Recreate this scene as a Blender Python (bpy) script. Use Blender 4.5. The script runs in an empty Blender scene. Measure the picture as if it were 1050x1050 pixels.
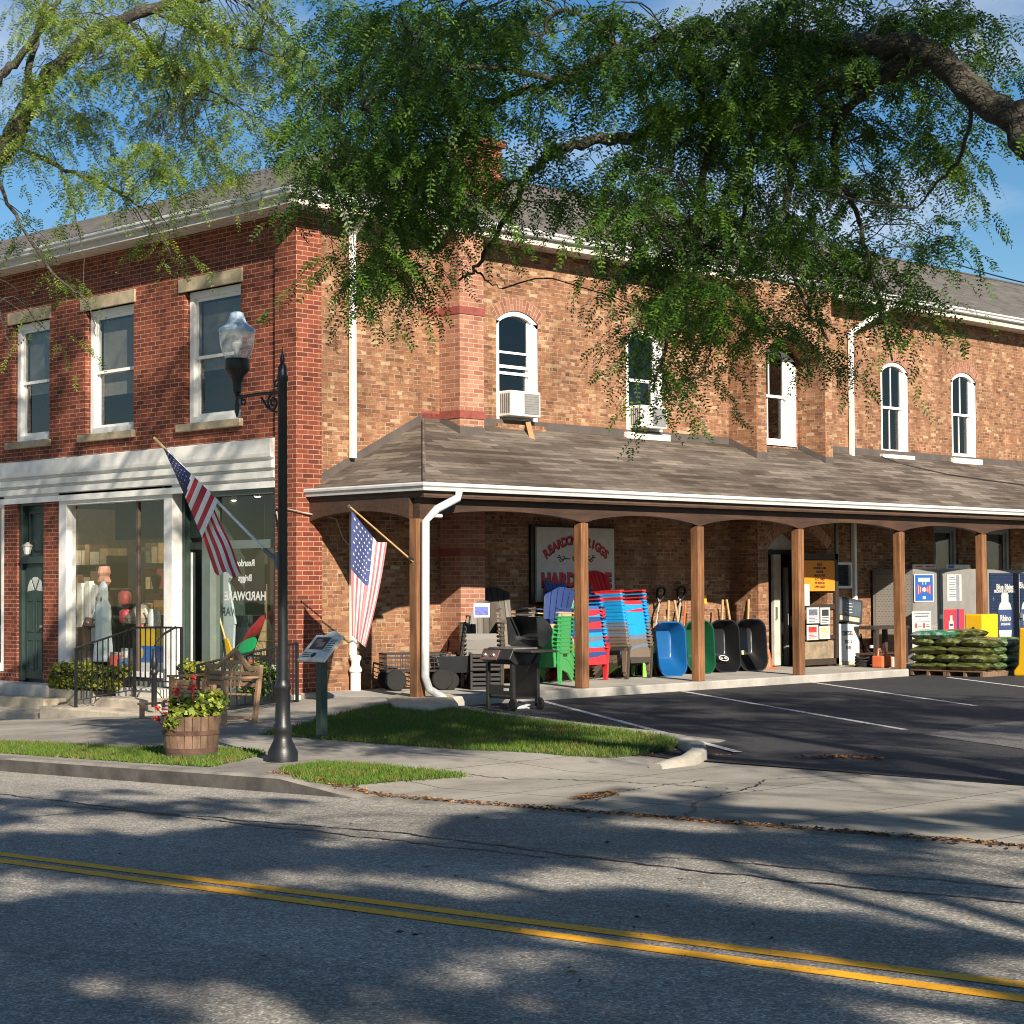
import bpy, bmesh, math, random
import numpy as np
from mathutils import Vector, Matrix
random.seed(7); rng = np.random.default_rng(7)
S = bpy.context.scene; COL = S.collection
R = math.radians

# ------------------------------------------------------------------ camera
CAMZ = 1.65; FPX = 1972.0
_n = lambda v: v/np.linalg.norm(v)
_vec = lambda x, y: _n(np.array([x-525., -(y-525.), -FPX]))
_yv = _vec(2497, 590); _xv = -_vec(-1450, 612)
_d = _xv@_yv; _xv, _yv = _n(_xv-.5*_d*_yv), _yv-.5*_d*_xv
_yv = _n(_yv-_xv*(_xv@_yv)); _zv = np.cross(_xv, _yv)
ROT = np.array([_xv, _yv, _zv]); CP = np.array([0, 0, CAMZ])
cam = bpy.data.cameras.new('camera'); camo = bpy.data.objects.new('camera', cam); COL.objects.link(camo)
m4 = Matrix.Identity(4)
for i in range(3):
    for j in range(3): m4[i][j] = ROT[i][j]
m4.translation = Vector(CP); camo.matrix_world = m4
cam.sensor_fit = 'HORIZONTAL'; cam.angle = 2*math.atan(525/FPX); cam.clip_end = 2000; cam.clip_start = .1
S.camera = camo

# ------------------------------------------------------------------ sky and sun
SUN_EL = 27.5; SUN_AZ = 114.0          # azimuth clockwise from +Y
w = bpy.data.worlds.new('World'); S.world = w; w.use_nodes = True
nt = w.node_tree; bg = nt.nodes['Background']
sky = nt.nodes.new('ShaderNodeTexSky'); sky.sky_type = 'NISHITA'; sky.sun_disc = False
sky.sun_elevation = R(SUN_EL); sky.sun_rotation = R(SUN_AZ); sky.air_density = 1.0; sky.dust_density = .0; sky.ozone_density = 2.5
tc = nt.nodes.new('ShaderNodeTexCoord'); mp = nt.nodes.new('ShaderNodeMapping'); mp.inputs['Scale'].default_value = (1.6, 1.6, 5.5)
nz = nt.nodes.new('ShaderNodeTexNoise'); nz.inputs['Scale'].default_value = 2.2; nz.inputs['Detail'].default_value = 7
rp = nt.nodes.new('ShaderNodeValToRGB'); rp.color_ramp.elements[0].position = .53; rp.color_ramp.elements[1].position = .74
rp.color_ramp.elements[1].color = (.75, .75, .75, 1)
mx = nt.nodes.new('ShaderNodeMixRGB'); mx.inputs['Color2'].default_value = (8.5, 8.8, 9.4, 1)
nt.links.new(tc.outputs['Generated'], mp.inputs['Vector']); nt.links.new(mp.outputs['Vector'], nz.inputs['Vector'])
nt.links.new(nz.outputs['Fac'], rp.inputs['Fac']); nt.links.new(rp.outputs['Color'], mx.inputs['Fac'])
hsv = nt.nodes.new('ShaderNodeHueSaturation'); hsv.inputs['Saturation'].default_value = 1.3; nt.links.new(sky.outputs['Color'], hsv.inputs['Color']); nt.links.new(hsv.outputs['Color'], mx.inputs['Color1']); nt.links.new(mx.outputs['Color'], bg.inputs['Color'])
bg.inputs['Strength'].default_value = .052
sl = bpy.data.lights.new('sun', 'SUN'); sl.energy = 5.0; sl.angle = R(.55); sl.color = (1, .89, .74)
so = bpy.data.objects.new('sun', sl); COL.objects.link(so)
SDIR = Vector((math.sin(R(SUN_AZ))*math.cos(R(SUN_EL)), math.cos(R(SUN_AZ))*math.cos(R(SUN_EL)), math.sin(R(SUN_EL))))
so.rotation_euler = (-SDIR).to_track_quat('-Z', 'Y').to_euler(); so.location = (0, -20, 30)
S.view_settings.view_transform = 'Standard'; S.view_settings.look = 'None'; S.view_settings.exposure = .98; S.view_settings.gamma = 1
S.render.engine = 'CYCLES'
S.cycles.filter_width = 1.05; S.cycles.max_bounces = 6; S.cycles.diffuse_bounces = 3; S.cycles.glossy_bounces = 3; S.cycles.transparent_max_bounces = 16

# ------------------------------------------------------------------ helpers
def ray(x, y): return ROT@np.array([x-525., -(y-525.), -FPX])/FPX
def onp(x, y, ax, v):
    r = ray(x, y); t = (v-CP[ax])/r[ax]; return CP+r*t
def PX(x, y, v): return onp(x, y, 0, v)
def PY(x, y, v): return onp(x, y, 1, v)
def PZ(x, y, v=0): return onp(x, y, 2, v)
def PD(x, y, depth): return CP+ray(x, y)*depth
def road(x): x = max(-45., min(14., x)); return .06+.0235*x
def g(x, y):
    r = road(x)
    if y <= 11.304: return r
    k = r+.14*min(1, max(0, (-13.2-x)/1.2))+.01
    if x <= -30: t = -.62+.0235*(max(x, -45)+30)
    elif x < -22: t = -.62+.47*(x+30)/8
    else: t = -.15+.01*min(1, (x+22)/3)
    s = min(1, max(0, (y-11.45)/6.05))
    sm = lambda q: (lambda c: c*c*(3-2*c))(min(1, max(0, q)))
    return k*(1-s)+t*s+.148*sm((y-17.3)/1.7)*sm((x+24.6)/.9)*sm((-20.3-x)/.7)
def G(px, py):
    r = ray(px, py); t = 3.
    while t < 90:
        p = CP+r*t
        if p[2] < g(p[0], p[1]): break
        t += .02
    return p

class MB:
    def __init__(s): s.v = []; s.f = []; s.m = []; s.uv = {}; s.mi = 0
    def add(s, vs, fs, mi=None):
        o = len(s.v); s.v += [tuple(map(float, q)) for q in vs]
        for q in fs: s.f.append(tuple(i+o for i in q)); s.m.append(s.mi if mi is None else mi)
        return s
    def box(s, a, b, M=None, mi=None):
        x0, y0, z0 = a; x1, y1, z1 = b
        vs = [(x0,y0,z0),(x1,y0,z0),(x1,y1,z0),(x0,y1,z0),(x0,y0,z1),(x1,y0,z1),(x1,y1,z1),(x0,y1,z1)]
        if M is not None: vs = [M@Vector(q) for q in vs]
        return s.add(vs, [(0,3,2,1),(4,5,6,7),(0,1,5,4),(1,2,6,5),(2,3,7,6),(3,0,4,7)], mi)
    def cbox(s, c, d, M=None, mi=None):
        return s.box([c[i]-d[i]/2 for i in range(3)], [c[i]+d[i]/2 for i in range(3)], M, mi)
    def bar(s, p, q, w, h=None, up=(0,0,1), mi=None):   # rectangular bar p->q
        p = Vector(p); q = Vector(q); h = w if h is None else h
        d = (q-p).normalized(); u = Vector(up)
        if abs(d.dot(u)) > .98: u = Vector((1,0,0))
        a = d.cross(u).normalized(); b = a.cross(d)
        vs = [e+a*(sx*w/2)+b*(sy*h/2) for e in (p, q) for sx, sy in ((-1,-1),(1,-1),(1,1),(-1,1))]
        return s.add(vs, [(0,1,2,3),(7,6,5,4),(0,4,5,1),(1,5,6,2),(2,6,7,3),(3,7,4,0)], mi)
    def tube(s, pts, r, n=8, mi=None, cap=True):
        pts = [Vector(p) for p in pts]; rs = r if isinstance(r, (list, tuple)) else [r]*len(pts)
        o = len(s.v); prev = None; vs = []
        for i, p in enumerate(pts):
            d = (pts[min(i+1, len(pts)-1)]-pts[max(i-1, 0)])
            d = d.normalized() if d.length > 1e-9 else Vector((0,0,1))
            if prev is None:
                u = Vector((0,0,1)) if abs(d.z) < .9 else Vector((1,0,0)); a = d.cross(u).normalized()
            else:
                a = (prev-d*prev.dot(d)).normalized()
            prev = a; b = d.cross(a)
            vs += [p+(a*math.cos(t)+b*math.sin(t))*rs[i] for t in [2*math.pi*k/n for k in range(n)]]
        fs = []
        for i in range(len(pts)-1):
            for k in range(n): fs.append((i*n+k, i*n+(k+1)%n, (i+1)*n+(k+1)%n, (i+1)*n+k))
        if cap: fs += [tuple(range(n-1, -1, -1)), tuple(range((len(pts)-1)*n, len(pts)*n))]
        return s.add(vs, fs, mi)
    def lathe(s, prof, c=(0,0,0), n=20, mi=None, M=None):   # prof [(r,z)]
        vs = []; 
        for r, z in prof: vs += [Vector((r*math.cos(2*math.pi*k/n), r*math.sin(2*math.pi*k/n), z)) for k in range(n)]
        if M is not None: vs = [M@v for v in vs]
        vs = [v+Vector(c) for v in vs]
        fs = [(i*n+k, i*n+(k+1)%n, (i+1)*n+(k+1)%n, (i+1)*n+k) for i in range(len(prof)-1) for k in range(n)]
        fs += [tuple(range(n-1, -1, -1)), tuple(range((len(prof)-1)*n, len(prof)*n))]
        return s.add(vs, fs, mi)
    def poly(s, pts, thick=None, mi=None):     # pts 3d loop; thick = Vector extrusion
        n = len(pts)
        if thick is None: return s.add(pts, [tuple(range(n))], mi)
        t = Vector(thick); vs = [Vector(p) for p in pts]; vs += [p+t for p in vs]
        return s.add(vs, [tuple(range(n-1,-1,-1)), tuple(range(n, 2*n))]+[(k, (k+1)%n, n+(k+1)%n, n+k) for k in range(n)], mi)
    def sweep(s, prof, path, mi=None):         # prof [(o,z)] closed; path [(x,y,z)]; o = to the right of travel
        n = len(prof); P = [Vector(p) for p in path]; vs = []
        for i, p in enumerate(P):
            ds = []
            if i > 0: ds.append((P[i]-P[i-1]).to_2d().normalized())
            if i < len(P)-1: ds.append((P[i+1]-P[i]).to_2d().normalized())
            nn = [Vector((d.y, -d.x)) for d in ds]
            m = nn[0] if len(nn) == 1 else (nn[0]+nn[1]).normalized()/max(.3, (nn[0]+nn[1]).normalized().dot(nn[0]))
            vs += [Vector((p.x+m.x*o, p.y+m.y*o, p.z+z)) for o, z in prof]
        fs = [(i*n+k, i*n+(k+1)%n, (i+1)*n+(k+1)%n, (i+1)*n+k) for i in range(len(P)-1) for k in range(n)]
        fs += [tuple(range(n-1,-1,-1)), tuple(range((len(P)-1)*n, len(P)*n))]
        return s.add(vs, fs, mi)
    def text(s, body, size, M, mi=None, bold=0.0, depth=.002):
        c = bpy.data.curves.new('t', 'FONT'); c.body = body; c.size = size; c.align_x = 'CENTER'; c.align_y = 'CENTER'; c.offset = bold; c.extrude = depth; c.resolution_u = 2
        o = bpy.data.objects.new('t', c); COL.objects.link(o)
        me = bpy.data.meshes.new_from_object(o.evaluated_get(bpy.context.evaluated_depsgraph_get()))
        s.add([M@v.co for v in me.vertices], [tuple(p.vertices) for p in me.polygons], mi)
        bpy.data.objects.remove(o); bpy.data.curves.remove(c); bpy.data.meshes.remove(me); return s
    def build(s, name, mats, parent=None, org=None, smooth=None, bevel=0, uvs=None, fix=True):
        me = bpy.data.meshes.new(name)
        o3 = Vector(org) if org is not None else Vector((0,0,0))
        vs = [(q[0]-o3.x, q[1]-o3.y, q[2]-o3.z) for q in s.v]
        me.from_pydata(vs, [], s.f)
        mats = mats if isinstance(mats, (list, tuple)) else [mats]
        for m in mats: me.materials.append(m)
        me.polygons.foreach_set('material_index', s.m)
        if fix:
            bm = bmesh.new(); bm.from_mesh(me); bmesh.ops.recalc_face_normals(bm, faces=bm.faces); bm.to_mesh(me); bm.free()
        uvl = me.uv_layers.new(name='UVMap')
        if uvs is None:
            dat = np.zeros(len(me.loops)*2, dtype=np.float32)
            for p in me.polygons:
                nn = p.normal; ax = max(range(3), key=lambda i: abs(nn[i]))
                for li in p.loop_indices:
                    q = s.v[me.loops[li].vertex_index]
                    uv = (q[1], q[2]) if ax == 0 else (q[0], q[2]) if ax == 1 else (q[0], q[1])
                    dat[2*li:2*li+2] = uv
            uvl.data.foreach_set('uv', dat)
        else:
            dat = np.zeros(len(me.loops)*2, dtype=np.float32)
            for p in me.polygons:
                for li in p.loop_indices: dat[2*li:2*li+2] = uvs[me.loops[li].vertex_index]
            uvl.data.foreach_set('uv', dat)
        if smooth is not None:
            me.polygons.foreach_set('use_smooth', [True]*len(me.polygons))
            if smooth < 180: me.set_sharp_from_angle(angle=R(smooth))
        o = bpy.data.objects.new(name, me); COL.objects.link(o)
        if parent is not None: o.parent = parent
        elif org is not None: o.location = o3
        if bevel:
            b = o.modifiers.new('bevel', 'BEVEL'); b.width = bevel; b.segments = 2; b.limit_method = 'ANGLE'
        return o

def thing(name, label, cat, loc=(0,0,0), rot=(0,0,0), group=None):
    o = bpy.data.objects.new(name, None); COL.objects.link(o); o.location = loc; o.rotation_euler = rot; o.empty_display_size = .2
    o['label'] = label; o['category'] = cat
    if group: o['group'] = group
    return o
def tag(o, label, cat, group=None):
    o['label'] = label; o['category'] = cat
    if group: o['group'] = group
    return o
def kind(o, k): o['kind'] = k; return o
def dup(o, loc=None, rot=None, label=None, group=None, parent=None):
    c = o.copy(); COL.objects.link(c)
    if parent is not None: c.parent = parent
    if loc is not None: c.location = loc
    if rot is not None: c.rotation_euler = rot
    if label: c['label'] = label
    if group: c['group'] = group
    for ch in list(o.children): dup(ch, parent=c)
    return c

# ------------------------------------------------------------------ materials
def base(name):
    m = bpy.data.materials.new(name); m.use_nodes = True; n = m.node_tree; b = n.nodes['Principled BSDF']; return m, n, b
def ramp(n, stops):
    r = n.nodes.new('ShaderNodeValToRGB'); e = r.color_ramp.elements
    while len(e) < len(stops): e.new(.5)
    for k, (p, c) in enumerate(stops): e[k].position = p; e[k].color = (*c, 1)
    return r
def noise(n, vec, scale, detail=4, rough=.55):
    t = n.nodes.new('ShaderNodeTexNoise'); t.inputs['Scale'].default_value = scale; t.inputs['Detail'].default_value = detail; t.inputs['Roughness'].default_value = rough
    if vec: n.links.new(vec, t.inputs['Vector'])
    return t
def mixc(n, fac, a, b, mode='MIX'):
    x = n.nodes.new('ShaderNodeMixRGB'); x.blend_type = mode
    for inp, v in (('Fac', fac), ('Color1', a), ('Color2', b)):
        if isinstance(v, (int, float)): x.inputs[inp].default_value = v
        elif isinstance(v, tuple): x.inputs[inp].default_value = (*v, 1)
        else: n.links.new(v, x.inputs[inp])
    return x.outputs['Color']
def bumpn(n, b, h, strength, dist=.01):
    u = n.nodes.new('ShaderNodeBump'); u.inputs['Strength'].default_value = strength; u.inputs['Distance'].default_value = dist
    n.links.new(h, u.inputs['Height']); n.links.new(u.outputs['Normal'], b.inputs['Normal']); return u
def M(name, col, rough=.6, var=.18, scale=6, metal=0, bump=0, bscale=60, spec=.5):
    m, n, b = base(name); t = n.nodes.new('ShaderNodeTexCoord')
    nz = noise(n, t.outputs['Object'], scale, 5, .65)
    r = ramp(n, [(.3, tuple(c*(1-var) for c in col)), (.7, tuple(min(1, c*(1+var)) for c in col))])
    n.links.new(nz.outputs['Fac'], r.inputs['Fac']); n.links.new(r.outputs['Color'], b.inputs['Base Color'])
    b.inputs['Roughness'].default_value = rough; b.inputs['Metallic'].default_value = metal; b.inputs['Specular IOR Level'].default_value = spec
    if bump: bumpn(n, b, noise(n, t.outputs['Object'], bscale, 3).outputs['Fac'], bump)
    return m
def brick_mat(name, ramps, mortar, bw=.215, rh=.076, ms=.006, squash=.5, sf=6, weather=.25, warp=.004, bump=.5, smear=False):
    m, n, b = base(name); t = n.nodes.new('ShaderNodeTexCoord'); uv = t.outputs['UV']
    if warp:
        nz = noise(n, uv, 6, 2); va = n.nodes.new('ShaderNodeVectorMath'); va.operation = 'SCALE'; va.inputs['Scale'].default_value = warp*2
        n.links.new(nz.outputs['Color'], va.inputs[0]); vb = n.nodes.new('ShaderNodeVectorMath'); n.links.new(uv, vb.inputs[0]); n.links.new(va.outputs[0], vb.inputs[1]); uv = vb.outputs[0]
    k = n.nodes.new('ShaderNodeTexBrick'); n.links.new(uv, k.inputs['Vector'])
    k.inputs['Color1'].default_value = (0,0,0,1); k.inputs['Color2'].default_value = (1,1,1,1); k.inputs['Mortar'].default_value = (.5,.5,.5,1)
    k.inputs['Scale'].default_value = 1; k.inputs['Brick Width'].default_value = bw; k.inputs['Row Height'].default_value = rh; k.inputs['Mortar Size'].default_value = ms; k.inputs['Mortar Smooth'].default_value = .35
    k.squash = squash; k.squash_frequency = sf; k.offset = .5
    r = ramp(n, ramps); n.links.new(k.outputs['Color'], r.inputs['Fac'])
    fine = noise(n, t.outputs['UV'], 45, 3); c1 = mixc(n, .35, r.outputs['Color'], fine.outputs['Fac'], 'OVERLAY')
    if smear:
        sz = noise(n, t.outputs['UV'], 9, 4, .75); sr = ramp(n, [(.56, (0,0,0)), (.70, (.75,.75,.75))]); n.links.new(sz.outputs['Fac'], sr.inputs['Fac']); c1 = mixc(n, sr.outputs['Color'], c1, (.50,.33,.20))
        mz = noise(n, t.outputs['UV'], 5, 4, .7); mr = ramp(n, [(.38, (.24,.13,.08)), (.6, mortar)]); n.links.new(mz.outputs['Fac'], mr.inputs['Fac']); c = mixc(n, k.outputs['Fac'], c1, mr.outputs['Color'])
    else: c = mixc(n, k.outputs['Fac'], c1, mortar)
    wz = noise(n, t.outputs['UV'], .7, 6, .7); wr = ramp(n, [(.35, (1-weather,)*3), (.65, (1.0,)*3)]); n.links.new(wz.outputs['Fac'], wr.inputs['Fac'])
    c = mixc(n, 1., c, wr.outputs['Color'], 'MULTIPLY')
    vm_ = n.nodes.new('ShaderNodeMapping'); vm_.inputs['Scale'].default_value = (1.7, .28, 1); n.links.new(t.outputs['UV'], vm_.inputs['Vector']); vz = noise(n, vm_.outputs['Vector'], 1., 6, .7); vr = ramp(n, [(.36, (.66, .62, .60)), (.56, (1., 1., 1.))]); n.links.new(vz.outputs['Fac'], vr.inputs['Fac']); c = mixc(n, .8, c, vr.outputs['Color'], 'MULTIPLY')
    n.links.new(c, b.inputs['Base Color']); b.inputs['Roughness'].default_value = .85; b.inputs['Specular IOR Level'].default_value = .25
    inv = n.nodes.new('ShaderNodeMath'); inv.operation = 'SUBTRACT'; inv.inputs[0].default_value = 1; n.links.new(k.outputs['Fac'], inv.inputs[1])
    if bump: bumpn(n, b, inv.outputs[0], bump, .006)
    return m
BR_FRONT = brick_mat('red brick', [(0, (.13, .034, .02)), (.45, (.215, .054, .03)), (.8, (.26, .07, .036)), (1, (.10, .03, .02))], (.44, .27, .19), bw=.225, rh=.0765, ms=.0065, sf=100, weather=.2, warp=.002)
BR_SIDE = brick_mat('common brick', [(0, (.15, .072, .042)), (.2, (.27, .122, .064)), (.5, (.34, .16, .082)), (.7, (.24, .108, .06)), (.85, (.38, .20, .105)), (.94, (.42, .26, .15)), (1, (.50, .35, .22))], (.46, .35, .235), bw=.205, rh=.067, ms=.0075, squash=.5, sf=3, weather=.38, warp=.009, smear=True, bump=.8)
BR_BUTT = brick_mat('buttress brick', [(0, (.27, .11, .07)), (.4, (.36, .16, .10)), (.75, (.42, .21, .13)), (1, (.30, .13, .09))], (.46, .34, .26), bw=.22, rh=.0765, ms=.0075, sf=100, weather=.2, warp=.003)
BR_BAND = M('red band brick', (.22, .055, .04), .8, .25, 9, bump=.3)
def rows_mat(name, ramps, gap, bw, rh, ms, rough=.9, weather=.3, stain=None, bump=.5):
    m, n, b = base(name); t = n.nodes.new('ShaderNodeTexCoord')
    k = n.nodes.new('ShaderNodeTexBrick'); n.links.new(t.outputs['UV'], k.inputs['Vector'])
    k.inputs['Color1'].default_value = (0,0,0,1); k.inputs['Color2'].default_value = (1,1,1,1); k.inputs['Scale'].default_value = 1
    k.inputs['Brick Width'].default_value = bw; k.inputs['Row Height'].default_value = rh; k.inputs['Mortar Size'].default_value = ms; k.inputs['Mortar Smooth'].default_value = .3; k.offset_frequency = 2; k.offset = .37
    r = ramp(n, ramps); n.links.new(k.outputs['Color'], r.inputs['Fac'])
    c = mixc(n, k.outputs['Fac'], r.outputs['Color'], gap)
    wz = noise(n, t.outputs['UV'], .9, 6, .7); wr = ramp(n, [(.35, (1-weather,)*3), (.65, (1.,)*3)]); n.links.new(wz.outputs['Fac'], wr.inputs['Fac'])
    c = mixc(n, 1., c, wr.outputs['Color'], 'MULTIPLY')
    fz = noise(n, t.outputs['UV'], 90, 2); c = mixc(n, .4, c, fz.outputs['Fac'], 'OVERLAY')
    if stain:
        mpn = n.nodes.new('ShaderNodeMapping'); mpn.inputs['Scale'].default_value = stain; n.links.new(t.outputs['UV'], mpn.inputs['Vector'])
        sz = noise(n, mpn.outputs['Vector'], 1, 5, .7); sr = ramp(n, [(.42, (.38, .33, .30)), (.62, (1,1,1))]); n.links.new(sz.outputs['Fac'], sr.inputs['Fac'])
        c = mixc(n, .8, c, sr.outputs['Color'], 'MULTIPLY')
    n.links.new(c, b.inputs['Base Color']); b.inputs['Roughness'].default_value = rough; b.inputs['Specular IOR Level'].default_value = .3
    if bump:
        inv = n.nodes.new('ShaderNodeMath'); inv.operation = 'SUBTRACT'; inv.inputs[0].default_value = 1; n.links.new(k.outputs['Fac'], inv.inputs[1]); bumpn(n, b, inv.outputs[0], bump, .008)
    return m
SHINGLE = rows_mat('weathered shingles', [(0, (.10, .082, .066)), (.5, (.165, .137, .112)), (1, (.25, .212, .172))], (.07, .058, .05), .75, .13, .007, stain=(.35, .8, 1), weather=.2)
SHINGLE2 = rows_mat('grey shingles', [(0, (.10, .09, .08)), (.5, (.135, .122, .108)), (1, (.17, .155, .138))], (.09, .08, .07), .3, .14, .005, weather=.25)
SOFFIT = rows_mat('soffit panels', [(0, (.62, .56, .48)), (1, (.68, .62, .54))], (.25, .21, .17), .3, 5, .012, rough=.6, weather=.12, bump=.3)
WHITE = M('white paint', (.78, .77, .73), .5, .06, 3)
WHITE_OLD = M('weathered white paint', (.70, .69, .65), .6, .16, 2.5, bump=.1, bscale=20)
GUTTER = M('gutter enamel', (.52, .53, .53), .35, .14, 2.2)
STONE = M('limestone', (.42, .36, .26), .85, .25, 5, bump=.4, bscale=25)
STONE_W = M('pale stone', (.52, .49, .43), .85, .25, 3, bump=.4, bscale=25)
CONC = M('concrete', (.36, .335, .295), .9, .22, 1.6, bump=.3, bscale=70)
FLASH = M('grey flashing', (.085, .07, .062), .6, .25, 3)
GREEN_D = M('dark green paint', (.022, .042, .036), .45, .25, 3)
GREEN_M = M('grey green paint', (.11, .14, .12), .5, .15, 3)
BLACK = M('black iron', (.009, .010, .012), .42, .3, 8, bump=.1)
BLACKP = M('black plastic', (.009, .009, .010), .35, .2, 6)
GREYM = M('grey metal', (.22, .22, .21), .45, .15, 6, metal=.3)
STEEL = M('steel', (.5, .5, .5), .35, .15, 8, metal=.9)
RUBBER = M('rubber', (.007, .007, .007), .85, .3, 12)
def wood_mat(name, c0, c1, sc=(14, 14, .9), rough=.65):
    m, n, b = base(name); t = n.nodes.new('ShaderNodeTexCoord'); mp_ = n.nodes.new('ShaderNodeMapping'); mp_.inputs['Scale'].default_value = sc
    n.links.new(t.outputs['Object'], mp_.inputs['Vector']); nz_ = noise(n, mp_.outputs['Vector'], 1.6, 7, .65)
    r = ramp(n, [(.32, c0), (.68, c1)]); n.links.new(nz_.outputs['Fac'], r.inputs['Fac'])
    big = noise(n, t.outputs['Object'], 1.1, 4); br = ramp(n, [(.35, (.6,)*3), (.62, (1.,)*3)]); n.links.new(big.outputs['Fac'], br.inputs['Fac'])
    n.links.new(mixc(n, 1., r.outputs['Color'], br.outputs['Color'], 'MULTIPLY'), b.inputs['Base Color'])
    b.inputs['Roughness'].default_value = rough; bumpn(n, b, nz_.outputs['Fac'], .2); return m
CEDAR = wood_mat('stained cedar', (.12, .052, .022), (.32, .145, .058))
BEAMW = wood_mat('brown beam', (.042, .021, .012), (.085, .040, .021), sc=(14, .9, 14))
TEAK = wood_mat('teak', (.30, .175, .095), (.48, .30, .17), sc=(12, 3, 12))
OAK = wood_mat('barrel oak', (.13, .075, .045), (.25, .155, .10), sc=(14, 14, 1.2))
PINE = wood_mat('pine handle', (.42, .25, .11), (.6, .38, .18), sc=(20, 20, 2))
def bark_mat():
    m, n, b = base('bark'); t = n.nodes.new('ShaderNodeTexCoord'); a = noise(n, t.outputs['Object'], 5, 6, .75); v = n.nodes.new('ShaderNodeTexVoronoi'); v.feature = 'DISTANCE_TO_EDGE'; v.inputs['Scale'].default_value = 1; bmp_ = n.nodes.new('ShaderNodeMapping'); bmp_.inputs['Scale'].default_value = (13,26,26); n.links.new(t.outputs['Object'], bmp_.inputs['Vector']); n.links.new(bmp_.outputs['Vector'], v.inputs['Vector'])
    r = ramp(n, [(.32, (.022,.019,.016)), (.5, (.065,.056,.044)), (.66, (.10,.10,.075)), (.8, (.16,.155,.12))]); n.links.new(a.outputs['Fac'], r.inputs['Fac']); vr = ramp(n, [(0, (.35,.35,.35)), (.12, (1,1,1))]); n.links.new(v.outputs['Distance'], vr.inputs['Fac'])
    n.links.new(mixc(n, .45, r.outputs['Color'], vr.outputs['Color'], 'MULTIPLY'), b.inputs['Base Color']); b.inputs['Roughness'].default_value = .92; bumpn(n, b, mixc(n, .5, vr.outputs['Color'], noise(n, t.outputs['Object'], 22, 5, .7).outputs['Fac']), 1., .03); return m
BARK = bark_mat()
def glass_mat(name, tint=(1,1,1), refl=.9):
    m, n, b = base(name); n.nodes.remove(b); out = n.nodes['Material Output']
    tr = n.nodes.new('ShaderNodeBsdfTransparent'); tr.inputs['Color'].default_value = (*tint, 1); gl = n.nodes.new('ShaderNodeBsdfGlossy'); gl.inputs['Roughness'].default_value = .01; gl.inputs['Color'].default_value = (refl,)*3+(1,)
    lw_ = n.nodes.new('ShaderNodeLayerWeight'); pw = n.nodes.new('ShaderNodeMath'); pw.operation = 'POWER'; pw.inputs[1].default_value = 4.5; n.links.new(lw_.outputs['Facing'], pw.inputs[0]); fr = n.nodes.new('ShaderNodeMath'); fr.operation = 'MULTIPLY_ADD'; fr.inputs[1].default_value = .92; fr.inputs[2].default_value = .085; n.links.new(pw.outputs[0], fr.inputs[0]); mxs = n.nodes.new('ShaderNodeMixShader')
    geo = n.nodes.new('ShaderNodeNewGeometry'); bmp = n.nodes.new('ShaderNodeBump'); bmp.inputs['Strength'].default_value = .03; bmp.inputs['Distance'].default_value = .05
    t = n.nodes.new('ShaderNodeTexCoord'); n.links.new(noise(n, t.outputs['Object'], 1.5, 1).outputs['Fac'], bmp.inputs['Height']); n.links.new(bmp.outputs['Normal'], gl.inputs['Normal'])
    n.links.new(fr.outputs[0], mxs.inputs['Fac']); n.links.new(tr.outputs[0], mxs.inputs[1]); n.links.new(gl.outputs[0], mxs.inputs[2]); n.links.new(mxs.outputs[0], out.inputs['Surface']); return m
GLASS = glass_mat('window glass', (.55, .58, .57)); GLASS_CLEAR = glass_mat('shop glass', (.95, .97, .96), .75); 
def plain(name, col, rough=.5): return M(name, col, rough, .1, 5)
# ================================================================== SETTING
X0 = -23.7; Y0 = 18.95
def terrain(name, poly, off, mat, step=.5, zf=None, k='structure', build=True, skirt=0):
    bm = bmesh.new(); f = bm.faces.new([bm.verts.new((x, y, 0)) for x, y in poly])
    xs = [p[0] for p in poly]; ys = [p[1] for p in poly]
    for ax, lo, hi in ((0, min(xs), max(xs)), (1, min(ys), max(ys))):
        c = math.floor(lo/step)*step+step
        while c < hi:
            no = (1,0,0) if ax == 0 else (0,1,0); co = (c,0,0) if ax == 0 else (0,c,0)
            bmesh.ops.bisect_plane(bm, geom=bm.verts[:]+bm.edges[:]+bm.faces[:], plane_co=co, plane_no=no, dist=1e-5); c += step
    if skirt:
        ed = [e for e in bm.edges if len(e.link_faces) == 1]; r = bmesh.ops.extrude_edge_only(bm, edges=ed)
        low = {v for v in r['geom'] if isinstance(v, bmesh.types.BMVert)}
    else: low = set()
    zf = zf or g
    for v in bm.verts: v.co.z = zf(v.co.x, v.co.y)+off-(skirt if v in low else 0)
    bmesh.ops.triangulate(bm, faces=[f for f in bm.faces if len(f.verts) > 4])
    mb = MB(); bm.verts.index_update(); mb.add([v.co for v in bm.verts], [[v.index for v in f.verts] for f in bm.faces]); bm.free()
    o = mb.build(name, mat)
    if k: o['kind'] = k
    return o
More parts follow.
